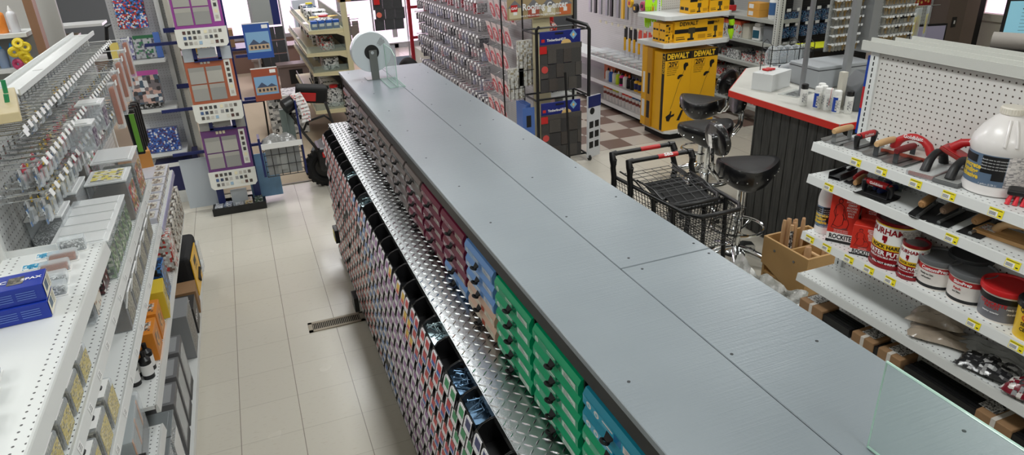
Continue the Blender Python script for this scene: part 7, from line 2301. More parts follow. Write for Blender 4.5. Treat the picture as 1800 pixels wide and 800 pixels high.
def trimmer(label, x0, x1, group=None):
    z0, z1 = 0.1105, 0.985
    y0, y1 = 6.40, 6.62
    w = x1 - x0
    H_ = z1 - z0
    t = thing('tool_carton', label, 'box', (x0, y0, z0))
    MB().box((0, 0, 0), (w, y1 - y0, H_)).build('carton', DW, t, bevel=0.002, seg=1)
    q = MB()
    e = -0.0012
    F_ = frame((0, e, 0), (1, 0, 0), (0, 0, 1))
    q.quad([(0, 0.905 * H_, 0), (w, 0.905 * H_, 0), (w, H_, 0), (0, H_, 0)], 0, F_)
    letter(q, 'DEWALT', w * 0.235, F_ @ Matrix.Translation((w * 0.47, H_ * 0.95, 0.0006)), 1, bold=w * 0.012, sx=0.86)
    q.tube([F_ @ Vector(p) for p in ((w * 0.1, H_ * 0.82, 0), (w * 0.5, H_ * 0.82, 0), (w * 0.5, H_ * 0.885, 0), (w * 0.1, H_ * 0.885, 0))], 0.0018, 4, 0, True)
    letter(q, '20V', w * 0.2, F_ @ Matrix.Translation((w * 0.3, H_ * 0.853, 0.0006)), 0, bold=0.002)
    for i in range(4):
        letter(q, ('BRUSHLESS CORDLESS', 'FOLDING TRIMMER', 'MAX LITHIUM ION', 'VARIABLE SPEED')[i], w * 0.052, F_ @ Matrix.Translation((w * 0.08, H_ * (0.80 - i * 0.025), 0.0006)), 0, align='LEFT', sx=0.8)
    def blob(pts):
        q.prism([(a * w, b * H_) for a, b in pts], 0, 0.001, 0, F_)
    def line(pts, r):
        q.tube([F_ @ Vector((a * w, b * H_, 0.0005)) for a, b in pts], r, 4, 0)
    # battery grip at top, guard loop, long shaft, head at lower left, motor at lower right
    blob([(0.70, 0.84), (0.76, 0.86), (0.86, 0.855), (0.88, 0.82), (0.80, 0.80), (0.78, 0.76), (0.72, 0.77), (0.70, 0.80)])
    blob([(0.50, 0.695), (0.56, 0.715), (0.66, 0.715), (0.72, 0.70), (0.66, 0.69), (0.60, 0.68), (0.55, 0.66), (0.48, 0.665)])
    line([(0.74, 0.77), (0.55, 0.60), (0.36, 0.36), (0.28, 0.28)], 0.0018)
    blob([(0.12, 0.19), (0.26, 0.22), (0.30, 0.26), (0.34, 0.25), (0.32, 0.20), (0.46, 0.215), (0.44, 0.185), (0.32, 0.17), (0.26, 0.12), (0.16, 0.13)])
    blob([(0.66, 0.345), (0.84, 0.355), (0.95, 0.34), (0.94, 0.30), (0.86, 0.27), (0.80, 0.25), (0.72, 0.27), (0.64, 0.30)])
    blob([(0.72, 0.25), (0.80, 0.25), (0.66, 0.115), (0.55, 0.12)])
    q.build('printing', [INK, mat('yellow_letters', (252, 206, 50), 0.5)], t)
    return t
trimmer('tall yellow DEWALT trimmer carton, left one on the endcap base', 4.275, 4.618)
trimmer('tall yellow DEWALT trimmer carton, right one on the endcap base', 4.62, 4.965)
for i in range(2):
    t = thing('tool_carton', ('front', 'rear')[i] + ' plain yellow carton edge seen left of the trimmer cartons', 'box', (4.255, 6.63 + i * 0.105, 0.1105))
    MB().box((0, 0, 0), (0.3, 0.10, 0.90)).build('carton', DW if i else DWD, t)
    MB().box((-0.001, 0.02, 0.1), (0, 0.08, 0.3)).box((-0.001, 0.03, 0.38), (0, 0.07, 0.62)).build('printing', PAPER if i else INK, t)
wb(MB().quad([(4.274, 6.405, 0.12), (4.274, 6.455, 0.12), (4.274, 6.455, 0.98), (4.274, 6.405, 0.98)]), 'spine_print', INK, ec)
q = MB()
letter(q, 'DEWALT', 0.05, frame((4.2735, 6.43, 0.86), (0, 0, -1), (0, 1, 0)) @ Matrix.Rotation(PI, 4, 'Z'), 0, bold=0.001)
wb(q, 'spine_lettering', MATS['yellow_letters'], ec)
def toolbox(label, x, y, z, w, d, h, pic=0):
    P = [('F', 0.0, 0.42, 1.0, 0.62, INK) if pic == 0 else ('F', 0.02, 0.75, 0.4, 0.92, INK), ('F', 'DEWALT', 0.42, 0.86, w * 0.14, INK), ('F', 0.42, 0.38, 0.62, 0.66, mat('grey_tool_print', (60, 56, 40), 0.5)), ('F', 0.48, 0.12, 0.56, 0.45, mat('grey_tool_print', (60, 56, 40), 0.5)), ('F', 0.40, 0.06, 0.60, 0.16, INK),
         ('F', 0.05, 0.12, 0.32, 0.16, INK), ('F', 0.05, 0.22, 0.3, 0.25, INK), ('F', 0.72, 0.1, 0.95, 0.3, DWD), ('L', 0.1, 0.2, 0.45, 0.4, INK), ('L', 0.55, 0.2, 0.9, 0.4, INK)]
    return carton('tool_carton', label, 'box', (x, y, z), 0, w, d, h, DW, P)
toolbox('yellow DEWALT drill carton with black band, on the middle endcap shelf', 4.59, 6.50, 1.086, 0.42, 0.18, 0.22)
toolbox('smaller yellow DEWALT carton at the right of the middle endcap shelf', 4.92, 6.52, 1.086, 0.22, 0.18, 0.21, 1)
for i in range(4):
    toolbox('small yellow carton, %s %s of four left of the drill carton' % (('lower', 'upper')[i // 2], ('front', 'rear')[i % 2]), 4.33, 6.50 + 0.13 * (i % 2), 1.086 + 0.101 * (i // 2), 0.09, 0.12, 0.1, 1)
toolbox('yellow DEWALT tool carton on the top endcap shelf, left', 4.67, 6.50, 1.376, 0.24, 0.18, 0.16, 1)
toolbox('yellow DEWALT tool carton on the top endcap shelf, right', 4.94, 6.50, 1.376, 0.26, 0.18, 0.16, 1)
for z in (1.10, 1.20):
    t = thing('work_glove', 'lime glove hanging at the right side of the endcap, %s' % ('lower' if z < 1.15 else 'upper'), 'gloves', (5.12, 6.42, z + 0.02))
    MB().tube([(0, 0, 0.06), (0.01, 0, 0.02), (0.02, 0, -0.06)], [0.03, 0.034, 0.01], 8).build('glove_shell', LIMEG, t, smooth=True)
    MB().cyl((0, 0, 0.06), (0, 0, 0.09), 0.032, n=10).build('cuff', BLACK_MATTE, t)

# ---------------------------------------------------------------- grey far shelves
fg = thing('gondola_shelving', 'grey slotted shelving of white and orange cartons behind the stools', 'shelving', (5.8, 7.6, 0))
GS = mat('grey_shelf_enamel', (176, 178, 172), 0.45)
wb(MB().box((5.95, 6.27, 0.05), (5.96, 9.6, 2.0)), 'back_panel', pegmat('peg_far', (160, 160, 158), (1, 2), 0.0254, 0.003, (96, 96, 96), 0.5), fg)
wb(MB().box((5.58, 6.20, 0), (5.66, 6.26, 2.0)), 'upright', mat('post_offwhite', (208, 210, 206), 0.4), fg)
q = MB()
z = 0.1
while z < 1.95:
    q.box((5.578, 6.225, z), (5.5795, 6.233, z + 0.017))
    q.box((5.615, 6.197, z), (5.623, 6.1995, z + 0.017))
    z += 0.0254
wb(q, 'slots', BLACK_MATTE, fg)
for i, (z, s) in enumerate(((1.23, 41), (0.965, 42), (0.70, 43), (0.46, 44), (0.2, 45))):
    wb(MB().box((5.6, 6.28, z - 0.04), (5.95, 9.6, z)), 'shelf', GS, fg)
    if s != 41 and s != 42:
        assort(5.64, 5.92, 6.4, 9.3, z, 12, 0.15, s, 'on the lower grey shelving behind the stools', pal=(5, 3, 0), name='boxed_goods')
WOC = printmat('white_orange_carton', (214, 212, 206), [(226, 110, 70), (150, 150, 146), (90, 90, 92)], 26, 0.66)
OTOP = mat('coral_carton_top', (224, 100, 66), 0.5)
t0 = None
for i in range(9):
    y = 6.95 + i * 0.145
    if t0 is None:
        t0 = thing('sealant_carton', 'white carton with coral orange top band on the second grey shelf', 'box', (5.70, y, 0.966), 0, 'white and orange cartons on the second grey shelf')
        MB().box((-0.07, -0.065, 0), (0.07, 0.065, 0.19)).build('carton', WOC, t0)
        MB().box((-0.072, -0.067, 0.15), (0.072, 0.067, 0.192)).build('orange_band', OTOP, t0)
    else:
        dup(t0, (5.70, y, 0.966))
t = thing('plastic_jug', 'white handled jug with teal label on the second grey shelf', 'jug', (5.70, 6.62, 0.966), 0.2)
MB().box((-0.06, -0.055, 0), (0.06, 0.055, 0.16)).prism([(-0.06, 0.16), (0.06, 0.16), (0.03, 0.20), (-0.05, 0.20)], -0.04, 0.04, 0, frame((0, 0, 0), (1, 0, 0), (0, 0, 1))).build('bottle_body', PAPER, t, bevel=0.012)
MB().box((-0.0615, -0.045, 0.03), (-0.06, 0.045, 0.12)).build('label', mat('teal_label', (40, 90, 110), 0.5), t)
MB().cyl((-0.01, 0, 0.2), (-0.01, 0, 0.225), 0.02, n=12).build('cap', PAPER, t)
carton('boxed_goods', 'plain cream carton beside the white jug on the second grey shelf', 'box', (5.71, 6.80, 0.966), 0, 0.12, 0.11, 0.17, mat('cream_goods', (206, 202, 186), 0.6), ())
carton('boxed_goods', 'grey pouch at the near end of the second grey shelf', 'box', (5.70, 6.40, 0.966), 0, 0.12, 0.16, 0.18, mat('grey_pouch', (120, 124, 128), 0.5), ())
for y, lab_, c in ((6.42, 'white bottle with blue panel at the near end of the top grey shelf', (60, 100, 150)), (8.3, 'white bottle pair at the far end of the top grey shelf', (200, 202, 204))):
    bottle(lab_, None, (5.70, y, 1.231), 0.055, 0.30, PAPER, PAPER, mat('panel_%d' % c[0], c, 0.5), 'cleaner_bottle')
for k in range(2):
    carton('boxed_goods', ('lower', 'upper') [k] + ' orange-yellow carton stacked on the top grey shelf', 'box', (5.70, 6.68, 1.231 + 0.08 * k), 0, 0.14, 0.2, 0.078, mat('amber_carton', (220, 160, 70), 0.5), [('L', 0.1, 0.2, 0.5, 0.8, PAPER)])
t = thing('tool_saw', 'black and red circular tool on the top grey shelf', 'tool', (5.72, 7.25, 1.231))
MB().cyl((-0.02, 0, 0.085), (0.02, 0, 0.085), 0.085, n=24).build('guard', BLACK_PL, t)
MB().cbox((0, -0.05, 0.05), (0.08, 0.12, 0.07)).build('motor', RED, t, bevel=0.01)
carton('boxed_goods', 'grey and white blister tray left of the circular tool', 'box', (5.72, 7.65, 1.231), 0, 0.15, 0.3, 0.09, ASS[0], ())
# black pegboard with blue pack rows
bp = thing('pegboard_panel', 'black pegboard display of clear and blue packs behind the key rack', 'display', (6.3, 6.4, 0))
wb(MB().box((5.70, 6.40, 0.2), (7.2, 6.42, 2.0)), 'board', pegmat('peg_black', (22, 22, 24), (0, 2), 0.0254, 0.0034, (80, 80, 82), 0.5), bp)
wb(MB().box((5.68, 6.30, 0), (5.72, 6.34, 2.0)), 'silver_post', mat('satin_aluminium', (150, 152, 156), 0.4, 0.6), bp)
t0 = None
BLP = printmat('blue_clear_pack', (70, 84, 108), [(140, 150, 166), (40, 60, 96), (80, 130, 164), (30, 34, 44)], 38, 0.35, 0.2)
for (z, xs, nm) in ((1.30, 8, 'top'), (1.14, 7, 'second'), (0.93, 2, 'lowest')):
    for i in range(xs):
        lab_ = 'clear and blue hanging pack, %s row on the black pegboard' % nm
        loc = (5.80 + i * 0.145, 6.33, z)
        if t0 is None:
            t0 = thing('hanging_pack', lab_, 'pack', loc, 0, 'blue packs, %s row' % nm)
            MB().box((-0.05, -0.03, -0.12), (0.05, 0.03, 0)).build('pack_body', BLP, t0, bevel=0.006)
            MB().box((-0.028, -0.04, 0.012), (0.028, -0.036, 0.045)).build('price_flag', FLAG, t0)
            MB().tube([(0, 0.07, 0.005), (0, -0.036, 0.02)], 0.003, 5).build('hook', CHROME, t0)
        else:
            dup(t0, loc, None, lab_, 'blue packs, %s row' % nm)
# ================================================================ service counter
sc_ = thing('service_counter', 'red-edged white service counter clad in black planks, beside the two stools', 'counter', (4.2, 3.8, 0))
outl = [(3.48, 3.20), (5.0, 3.20), (5.0, 4.90), (4.12, 4.90), (3.48, 4.31)]
wb(MB().prism(outl, 1.062, 1.10), 'counter_top', mat('white_laminate', (206, 205, 198), 0.35, var=0.03, vscale=5), sc_)
q = MB()
for i in range(len(outl)):
    a = Vector((outl[i][0], outl[i][1], 0))
    b = Vector((outl[(i + 1) % len(outl)][0], outl[(i + 1) % len(outl)][1], 0))
    d = (b - a).normalized()
    n_ = Vector((d.y, -d.x, 0)) * 0.006
    q._add([a + n_ + Vector((0, 0, 1.052)), b + n_ + Vector((0, 0, 1.052)), b + n_ + Vector((0, 0, 1.098)), a + n_ + Vector((0, 0, 1.098)), a - n_ * 0.1 + Vector((0, 0, 1.052)), b - n_ * 0.1 + Vector((0, 0, 1.052)), b - n_ * 0.1 + Vector((0, 0, 1.098)), a - n_ * 0.1 + Vector((0, 0, 1.098))],
           [(0, 1, 2, 3), (7, 6, 5, 4), (3, 2, 6, 7), (1, 0, 4, 5)])
wb(q, 'red_edge', mat('red_laminate_edge', (204, 44, 34), 0.35), sc_)
wb(MB().box((3.58, 3.28, 0.0), (4.9, 4.08, 1.05)), 'carcass', BLACK_MATTE, sc_)
BW = stripewood('black_stained_plank', (30, 31, 31), (58, 58, 56), 1, 60)
y = 3.28
i = 0
while y < 4.08:
    w_ = 0.088
    wb(MB().box((3.56, y, 0.01), (3.582, min(4.09, y + w_ - 0.004), 1.05)), 'plank', BW, sc_, bevel=0.003, seg=1)
    y += w_
x = 3.58
while x < 4.3:
    wb(MB().box((x, 4.08, 0.01), (x + 0.084, 4.10, 1.05)), 'plank', BW, sc_, bevel=0.003, seg=1)
    wb(MB().box((x, 3.26, 0.01), (x + 0.084, 3.28, 1.05)), 'plank', BW, sc_, bevel=0.003, seg=1)
    x += 0.088
CZ = 1.1005
t = thing('white_box', 'plain white carton on the counter with a red cutter set on top', 'box', (3.80, 4.22, CZ), math.radians(20))
MB().box((-0.14, -0.085, 0), (0.14, 0.085, 0.13)).build('carton', mat('cool_white_carton', (212, 214, 214), 0.5), t, bevel=0.002)
MB().box((-0.141, -0.001, 0.1302), (0.141, 0.001, 0.1306)).build('flap_seam', mat('seam_grey', (120, 120, 122), 0.6), t)
t = thing('cutter_set', 'small red metal cutter set lying on the white carton', 'tool', (3.79, 4.25, CZ + 0.131), math.radians(10))
for k in range(4):
    MB().cbox((-0.035 + 0.022 * k, 0, 0.008), (0.016, 0.06, 0.014), 0, (0, 0, 0.3 * (k % 2))).build('cutter', RED, t, bevel=0.004)
t = thing('bulb_rack', 'black wire rack of clear domed packs behind the white carton', 'rack', (4.30, 4.62, CZ), math.radians(-12))
q = MB()
for z in (0.005, 0.09, 0.2):
    q.tube([(-0.19, -0.08, z), (0.19, -0.08, z), (0.19, 0.08, z), (-0.19, 0.08, z)], 0.004, 5, 0, True)
for x in (-0.19, 0.06, 0.19):
    q.tube([(x, -0.08, 0), (x, -0.08, 0.24), (x, 0.02, 0.28), (x, 0.08, 0.24), (x, 0.08, 0)], 0.004, 5)
q.build('wire_frame', BLACK_PL, t)
for k in range(5):
    MB().lathe([(0.05, 0.06), (0.058, 0.10), (0.055, 0.17), (0.03, 0.215), (0.005, 0.225)], 18, 0, Matrix.Translation((-0.14 + k * 0.07, 0, 0))).build('clear_dome', FROST, t, smooth=True)
MB().box((-0.17, -0.088, 0.02), (0.05, -0.084, 0.08)).build('header_strip', mat('dark_blue_strip', (40, 54, 80), 0.5), t)
MB().box((-0.18, -0.0895, 0.02), (-0.12, -0.088, 0.075)).box((0.0, -0.0895, 0.02), (0.055, -0.088, 0.075)).build('price_card', PAPER, t)
t = thing('clear_jar', 'tipped clear jar of red and black pens behind the white carton', 'jar', (4.14, 4.36, CZ), math.radians(35))
T = Matrix.Translation((0, 0, 0.075)) @ Matrix.Rotation(math.radians(68), 4, 'X')
MB().lathe([(0.062, -0.09), (0.068, -0.08), (0.068, 0.09), (0.072, 0.10)], 26, 0, T).build('jar_body', CLEAR, t, smooth=True)
random.seed(3)
for k in range(12):
    MB().tube([T @ Vector((random.uniform(-0.045, 0.045), random.uniform(-0.05, 0.0), -0.085)), T @ Vector((random.uniform(-0.045, 0.045), random.uniform(-0.05, 0.03), random.uniform(-0.02, 0.05)))], 0.008, 7).build('pen', (mat('bright_red_pen', (222, 44, 60), 0.4), BLACK_PL, mat('bright_red_pen', (222, 44, 60), 0.4))[k % 3], t)
MB().box((0.02, -0.072, 0.08), (0.07, -0.066, 0.12)).build('black_label', BLACK_MATTE, t)
t = thing('magazine', 'folded grey newspaper lying flat between the carton and the spray cans', 'magazine', (3.83, 3.97, CZ), math.radians(15))
MB().box((-0.12, -0.08, 0), (0.12, 0.08, 0.004)).build('pages', mat('newsprint', (176, 178, 174), 0.7), t)
MB().box((-0.10, -0.07, 0.004), (0.09, 0.04, 0.006)).build('cover_photo', printmat('dull_cover', (96, 100, 98), [(140, 142, 140), (66, 68, 70)], 60, 0.5), t)
SPW = mat('spray_white', (222, 222, 218), 0.35)
SPB = mat('spray_blue', (30, 66, 160), 0.35)
for (x, y, cap, bd, lab_) in ((3.62, 3.68, BLACK_PL, None, 'white spray can with black cap, left of the cluster by the key rack'), (3.645, 3.575, PAPER, SPB, 'blue labelled spray can with white cap, front left of the cluster'), (3.70, 3.585, PAPER, SPW, 'white spray can with white cap behind the blue one'), (3.735, 3.64, PAPER, SPW, 'white spray can with white cap at the back of the cluster'),
                              (3.665, 3.50, PAPER, SPW, 'white spray can with a red straw, in the middle of the cluster'), (3.665, 3.425, PAPER, SPB, 'blue and white spray can at the front right of the cluster'), (3.72, 3.375, BLACK_PL, None, 'white spray can with black cap, right of the cluster')):
    t = thing('spray_can', lab_, 'can', (x, y, CZ), math.radians(200))
    MB().lathe([(0.024, 0), (0.026, 0.004), (0.026, 0.115), (0.020, 0.124)], 20).build('can_body', SPW, t, smooth=True)
    if bd is SPB:
        curvepatch(t, 0.0264, 0, -1.2, 0.6, 0.01, 0.108, SPB)
    curvepatch(t, 0.0266, 0, 0.1, 1.2, 0.02, 0.09, printmat('can_small_print', (214, 214, 210), [(120, 120, 124), (170, 170, 172)], 240, 0.55, 0.4, (0.4, 0.4, 1)), 'side_copy')
    MB().lathe([(0.0235, 0.118), (0.0245, 0.120), (0.0245, 0.148), (0.020, 0.152)], 18).build('cap', cap, t, smooth=True)
    if 'straw' in lab_:
        MB().tube([(0.022, 0.016, 0.04), (0.016, 0.022, 0.16)], 0.0012, 5).build('straw', RED, t)
t = thing('metal_case', 'grey steel cabinet on the counter under the key rack', 'case', (4.30, 4.13, CZ), math.radians(-3))
MB().box((-0.26, -0.16, 0), (0.26, 0.17, 0.17)).build('case_body', mat('grey_hammered', (166, 170, 174), 0.4, 0.1), t, bevel=0.008)
MB().box((-0.262, -0.162, 0.14), (0.262, 0.172, 0.146)).build('lid_seam', DARKSTEEL, t)
# key rack: two hinged panels with rows of key blanks
kr = thing('key_rack', 'tall grey key rack with rows of blank keys on white hooks', 'key rack', (4.6, 4.3, CZ))
wb(MB().box((3.805, 3.90, 1.10), (3.832, 3.925, 2.05)), 'thin_post', mat('satin_aluminium', (150, 152, 156), 0.4, 0.6), kr)
wb(MB().box((4.19, 3.88, 1.10), (4.24, 3.92, 2.05)), 'wide_post', mat('grey_post', (160, 163, 166), 0.4, 0.4), kr)
GP = pegmat('grey_key_panel', (150, 152, 150), (0, 2), 0.0254, 0.003, (100, 100, 100), 0.5)
wb(MB().box((4.40, 4.32, 1.30), (4.72, 4.335, 2.05)), 'key_panel', GP, kr)
wb(MB().box((4.72, 4.20, 1.28), (4.80, 4.33, 2.05)), 'panel_spine', mat('grey_post', (160, 163, 166), 0.4, 0.4), kr)
wb(MB().box((4.80, 4.20, 1.26), (5.16, 4.215, 2.05)), 'key_panel', GP, kr)
KB = [mat('brass_key', (176, 150, 104), 0.35, 0.7), mat('nickel_key', (186, 184, 176), 0.3, 0.8), mat('black_key_head', (26, 26, 28), 0.5)]
key0 = {}
random.seed(17)
def keyset(loc, k):
    lab_ = ('brass coloured', 'silver coloured', 'black headed')[k] + ' key blanks on a white hook of the counter key rack'
    gg = ('brass', 'silver', 'black headed')[k] + ' key blanks on the rack'
    if k in key0:
        return dup(key0[k], loc, random.uniform(-0.25, 0.25), lab_, gg)
    t = thing('key_blank', lab_, 'key', loc, 0, gg)
    for dy in (0.0, -0.012):
        q = MB()
        q.cyl((0, dy - 0.001, -0.018), (0, dy + 0.001, -0.018), 0.013, n=10)
        q.box((-0.004, dy - 0.001, -0.058), (0.004, dy + 0.001, -0.028))
        q.build('key', KB[k if k < 2 else 1], t)
    if k == 2:
        MB().cbox((0, -0.006, -0.014), (0.032, 0.022, 0.026)).build('plastic_head', KB[2], t, bevel=0.004)
    MB().box((-0.005, -0.030, -0.004), (0.005, 0.02, 0.004)).box((-0.011, -0.032, -0.009), (0.011, -0.030, 0.009)).build('white_hook', FLAG, t)
    key0[k] = t
    return t
for r in range(9):
    z = 1.36 + r * 0.068
    for c in range(9):
        keyset((4.425 + c * 0.034, 4.30, z), random.choice((0, 1, 1, 0)))
for r in range(9):
    z = 1.33 + r * 0.075
    for c in range(9):
        keyset((4.825 + c * 0.038, 4.18, z), 2 if random.random() < 0.2 else random.choice((0, 0, 1)))
t = thing('key_machine', 'dark grey key cutting machine at the near end of the counter', 'key cutting machine', (3.98, 3.42, CZ), math.radians(-25))
MB().prism([(-0.17, 0), (0.17, 0), (0.17, 0.12), (0.08, 0.22), (-0.10, 0.24), (-0.17, 0.14)], -0.12, 0.12, 0, frame((0, 0, 0), (1, 0, 0), (0, 0, 1))).build('housing', mat('machine_grey', (84, 88, 92), 0.45), t, bevel=0.008)
for k in range(5):
    MB().cyl((-0.10 + 0.05 * k, -0.15, 0.08 + 0.02 * (k % 2)), (-0.10 + 0.05 * k, -0.11, 0.08 + 0.02 * (k % 2)), 0.02, n=10).build('knob', BLACK_PL, t)
MB().tube([(-0.12, -0.14, 0.14), (0.0, -0.17, 0.18), (0.1, -0.14, 0.12)], 0.014, 8).cbox((0.02, -0.14, 0.06), (0.12, 0.05, 0.05), 0, (0, 0.3, 0)).build('clamp_arm', BLACK_MATTE, t)
t = thing('key_pack', 'small silver blister card lying in front of the key machine', 'pack', (3.76, 3.27, CZ), 0.5)
MB().box((-0.04, -0.025, 0), (0.04, 0.025, 0.010)).build('blister', mat('silver_film', (176, 178, 178), 0.25, 0.5), t, bevel=0.003)
MB().box((-0.03, -0.018, 0.010), (0.0, 0.018, 0.012)).build('card', PAPER, t)
t = thing('paper_stack', 'white tape strips leaning between the cans and the key machine', 'papers', (3.80, 3.53, CZ))
MB().box((-0.01, -0.01, 0), (0.03, 0.03, 0.24)).build('strips', mat('bone_card', (206, 202, 190), 0.6), t)
t = thing('side_sign', 'blue, white and red sign board on edge at the end of the pegboard gondola', 'sign', (2.64, 2.305, 1.40))
for k, (z0, z1, c) in enumerate(((0.0, 0.12, SPB), (0.12, 0.22, mat('sign_red', (190, 40, 50), 0.4)), (0.22, 0.36, SPB))):
    MB().box((-0.02, -0.004, z0), (0.05, 0.010, z1)).build('colour_block', c, t)

# ---------------------------------------------------------------- background behind the counter
for k, (x, y, z, s, c, lab_) in enumerate(((5.75, 6.05, 0.0, (0.55, 0.34, 0.64), (150, 118, 84), 'large brown kraft sack or box behind the counter, below the blue packs'),)):
    t = thing('kraft_sack', 'bulging brown kraft paper sack behind the counter, below the blue packs', 'sack', (5.45, 5.25, 0.0))
    cb = MB().box((-0.42, -0.2, 0), (0.42, 0.2, 0.90))
    cb.build('sack_body', KRAFT, t, bevel=0.08, seg=4)
    MB().box((-0.30, -0.203, 0.70), (-0.18, -0.200, 0.80)).box((0.02, -0.203, 0.72), (0.16, -0.200, 0.82)).build('black_print', BLACK_MATTE, t)
t = thing('storage_tote', 'black tote with bright yellow lid panel on the stacked yellow and blue boxes', 'tote', (5.78, 5.72, 0.0), math.radians(-8))
MB().box((-0.24, -0.17, 0), (0.24, 0.17, 0.62)).build('blue_box', mat('sky_blue_box', (96, 156, 200), 0.5), t)
MB().box((-0.25, -0.18, 0.62), (0.25, 0.18, 0.80)).build('yellow_box', mat('amber_yellow_box', (226, 170, 50), 0.5), t)
MB().box((-0.27, -0.2, 0.80), (0.27, 0.2, 1.03)).build('tote_body', BLACK_PL, t, bevel=0.02)
MB().box((-0.22, -0.15, 1.03), (0.22, 0.15, 1.036)).build('lid_panel', mat('acid_yellow', (220, 226, 40), 0.4), t)
dk = thing('office_desk', 'long dark office desk with computers beyond the pegboard gondola', 'desk', (6.3, 4.4, 0))
wb(MB().box((5.97, 3.2, 0.86), (7.4, 5.3, 0.90)), 'desk_top', mat('charcoal_top', (48, 50, 54), 0.5), dk)
wb(MB().box((6.02, 3.25, 0), (7.35, 5.25, 0.86)), 'desk_body', mat('dark_desk_side', (34, 34, 36), 0.6), dk)
SCR = mat('lit_screen_grey', (116, 112, 126), 0.3, emit=0.45)
MB().box((6.18, 4.70, 0.9005), (6.58, 5.0, 0.974)).build('laptop_riser', BLACK_PL)['label'] = 'black riser box under the laptop on the office desk'
bpy.data.objects['laptop_riser']['category'] = 'box'
t = thing('laptop', 'open laptop with dim grey screen seen over the top of the pegboard gondola', 'laptop', (6.38, 4.98, 0.975), math.radians(-16))
MB().box((-0.19, -0.25, 0), (0.19, 0.0, 0.015)).build('keyboard_base', BLACK_PL, t)
MB().box((-0.19, 0.0, 0.0), (0.19, 0.015, 0.30)).build('screen_bezel', BLACK_PL, t)
MB().box((-0.175, -0.002, 0.03), (0.175, 0.0, 0.28)).build('screen', SCR, t)
MB().box((-0.175, -0.003, 0.03), (0.175, -0.002, 0.13)).build('window_pane', mat('lit_violet', (84, 80, 104), 0.3, emit=0.4), t)
t = thing('computer_monitor', 'black monitor with pale blue document screen at the right picture edge', 'monitor', (6.60, 4.05, 1.02), math.radians(-32))
MB().box((-0.33, 0, 0.16), (0.33, 0.03, 0.56)).build('bezel', BLACK_PL, t, bevel=0.004)
MB().box((-0.31, -0.003, 0.185), (0.31, 0.0, 0.54)).build('screen', mat('lit_pale_blue', (120, 170, 186), 0.3, emit=0.7), t)
q = MB()
q.box((-0.2, -0.005, 0.47), (0.0, -0.003, 0.48))
for i in range(7):
    q.box((-0.2, -0.005, 0.44 - i * 0.03), (-0.12, -0.003, 0.443 - i * 0.03))
q.build('screen_lines', mat('ui_grey', (70, 96, 110), 0.5), t)
MB().tube([(0, 0.02, 0.25), (0, 0.05, 0.05), (0, 0.0, -0.10)], 0.03, 8).box((-0.15, -0.1, -0.12), (0.15, 0.12, -0.10)).build('stand', BLACK_PL, t)
t = thing('printer', 'pale grey desktop printer with yellow sticker, right of the laptop', 'printer', (6.55, 4.40, 0.901), math.radians(-10))
MB().box((-0.16, -0.14, 0), (0.16, 0.14, 0.14)).prism([(-0.14, 0.14), (0.1, 0.14), (0.06, 0.2), (-0.1, 0.2)], -0.12, 0.12, 0, frame((0, 0, 0), (1, 0, 0), (0, 0, 1))).build('printer_body', mat('printer_grey', (160, 162, 160), 0.4), t, bevel=0.012)
MB().box((-0.161, -0.1, 0.07), (-0.16, -0.04, 0.11)).box((-0.10, -0.1412, 0.06), (-0.04, -0.14, 0.11)).build('sticker', mat('orange_sticker', (226, 160, 40), 0.5), t)
t = thing('paper_tray', 'flat lilac-grey paper tray on a black machine before the column', 'tray', (6.9, 4.30, 0.901), math.radians(-12))
MB().box((-0.3, -0.25, 0), (0.35, 0.2, 0.14)).build('machine_body', BLACK_PL, t, bevel=0.01)
MB().box((-0.28, -0.2, 0.14), (0.3, 0.2, 0.155)).build('tray', mat('lilac_grey', (160, 158, 172), 0.4), t)
t = thing('black_cabinet', 'black machine cabinet under the paper roll, behind the pegboard top', 'cabinet', (4.75, 2.95, 0))
MB().box((-0.5, -0.75, 0), (0.55, 0.2, 1.475)).build('cabinet_body', BLACK_MATTE, t, bevel=0.01)
MB().box((4.32, 2.70, 1.4755), (4.62, 3.0, 1.52)).build('label_printer', BLACK_PL, bevel=0.004)['label'] = 'low black machine under the paper roll'
bpy.data.objects['label_printer']['category'] = 'printer'
t = thing('paper_roll', 'grey-brown paper roll lying on the black cabinet at the right edge', 'roll', (4.45, 2.86, 1.475 + 0.098), math.radians(-62))
MB().cyl((-0.13, 0, 0), (0.13, 0, 0), 0.052, n=26).build('roll', mat('grey_paper_roll', (150, 144, 138), 0.6), t, smooth=True)
MB().cyl((0.13, 0, 0), (0.131, 0, 0), 0.050, n=26).build('roll_end', mat('pinkish_paper_end', (176, 146, 128), 0.6), t)
t = thing('brown_box', 'brown wooden tray corner resting on the pegboard top rail at the right edge', 'box', (2.80, 1.28, 1.851), math.radians(20))
MB().box((-0.05, -0.12, 0), (0.12, 0.1, 0.05)).build('wood_body', mat('chocolate_wood', (104, 80, 66), 0.5), t)
MB().box((-0.054, -0.124, 0), (-0.05, 0.1, 0.054)).box((-0.054, -0.124, 0), (0.12, -0.12, 0.054)).build('pale_rim', mat('pale_rim', (206, 196, 184), 0.5), t)
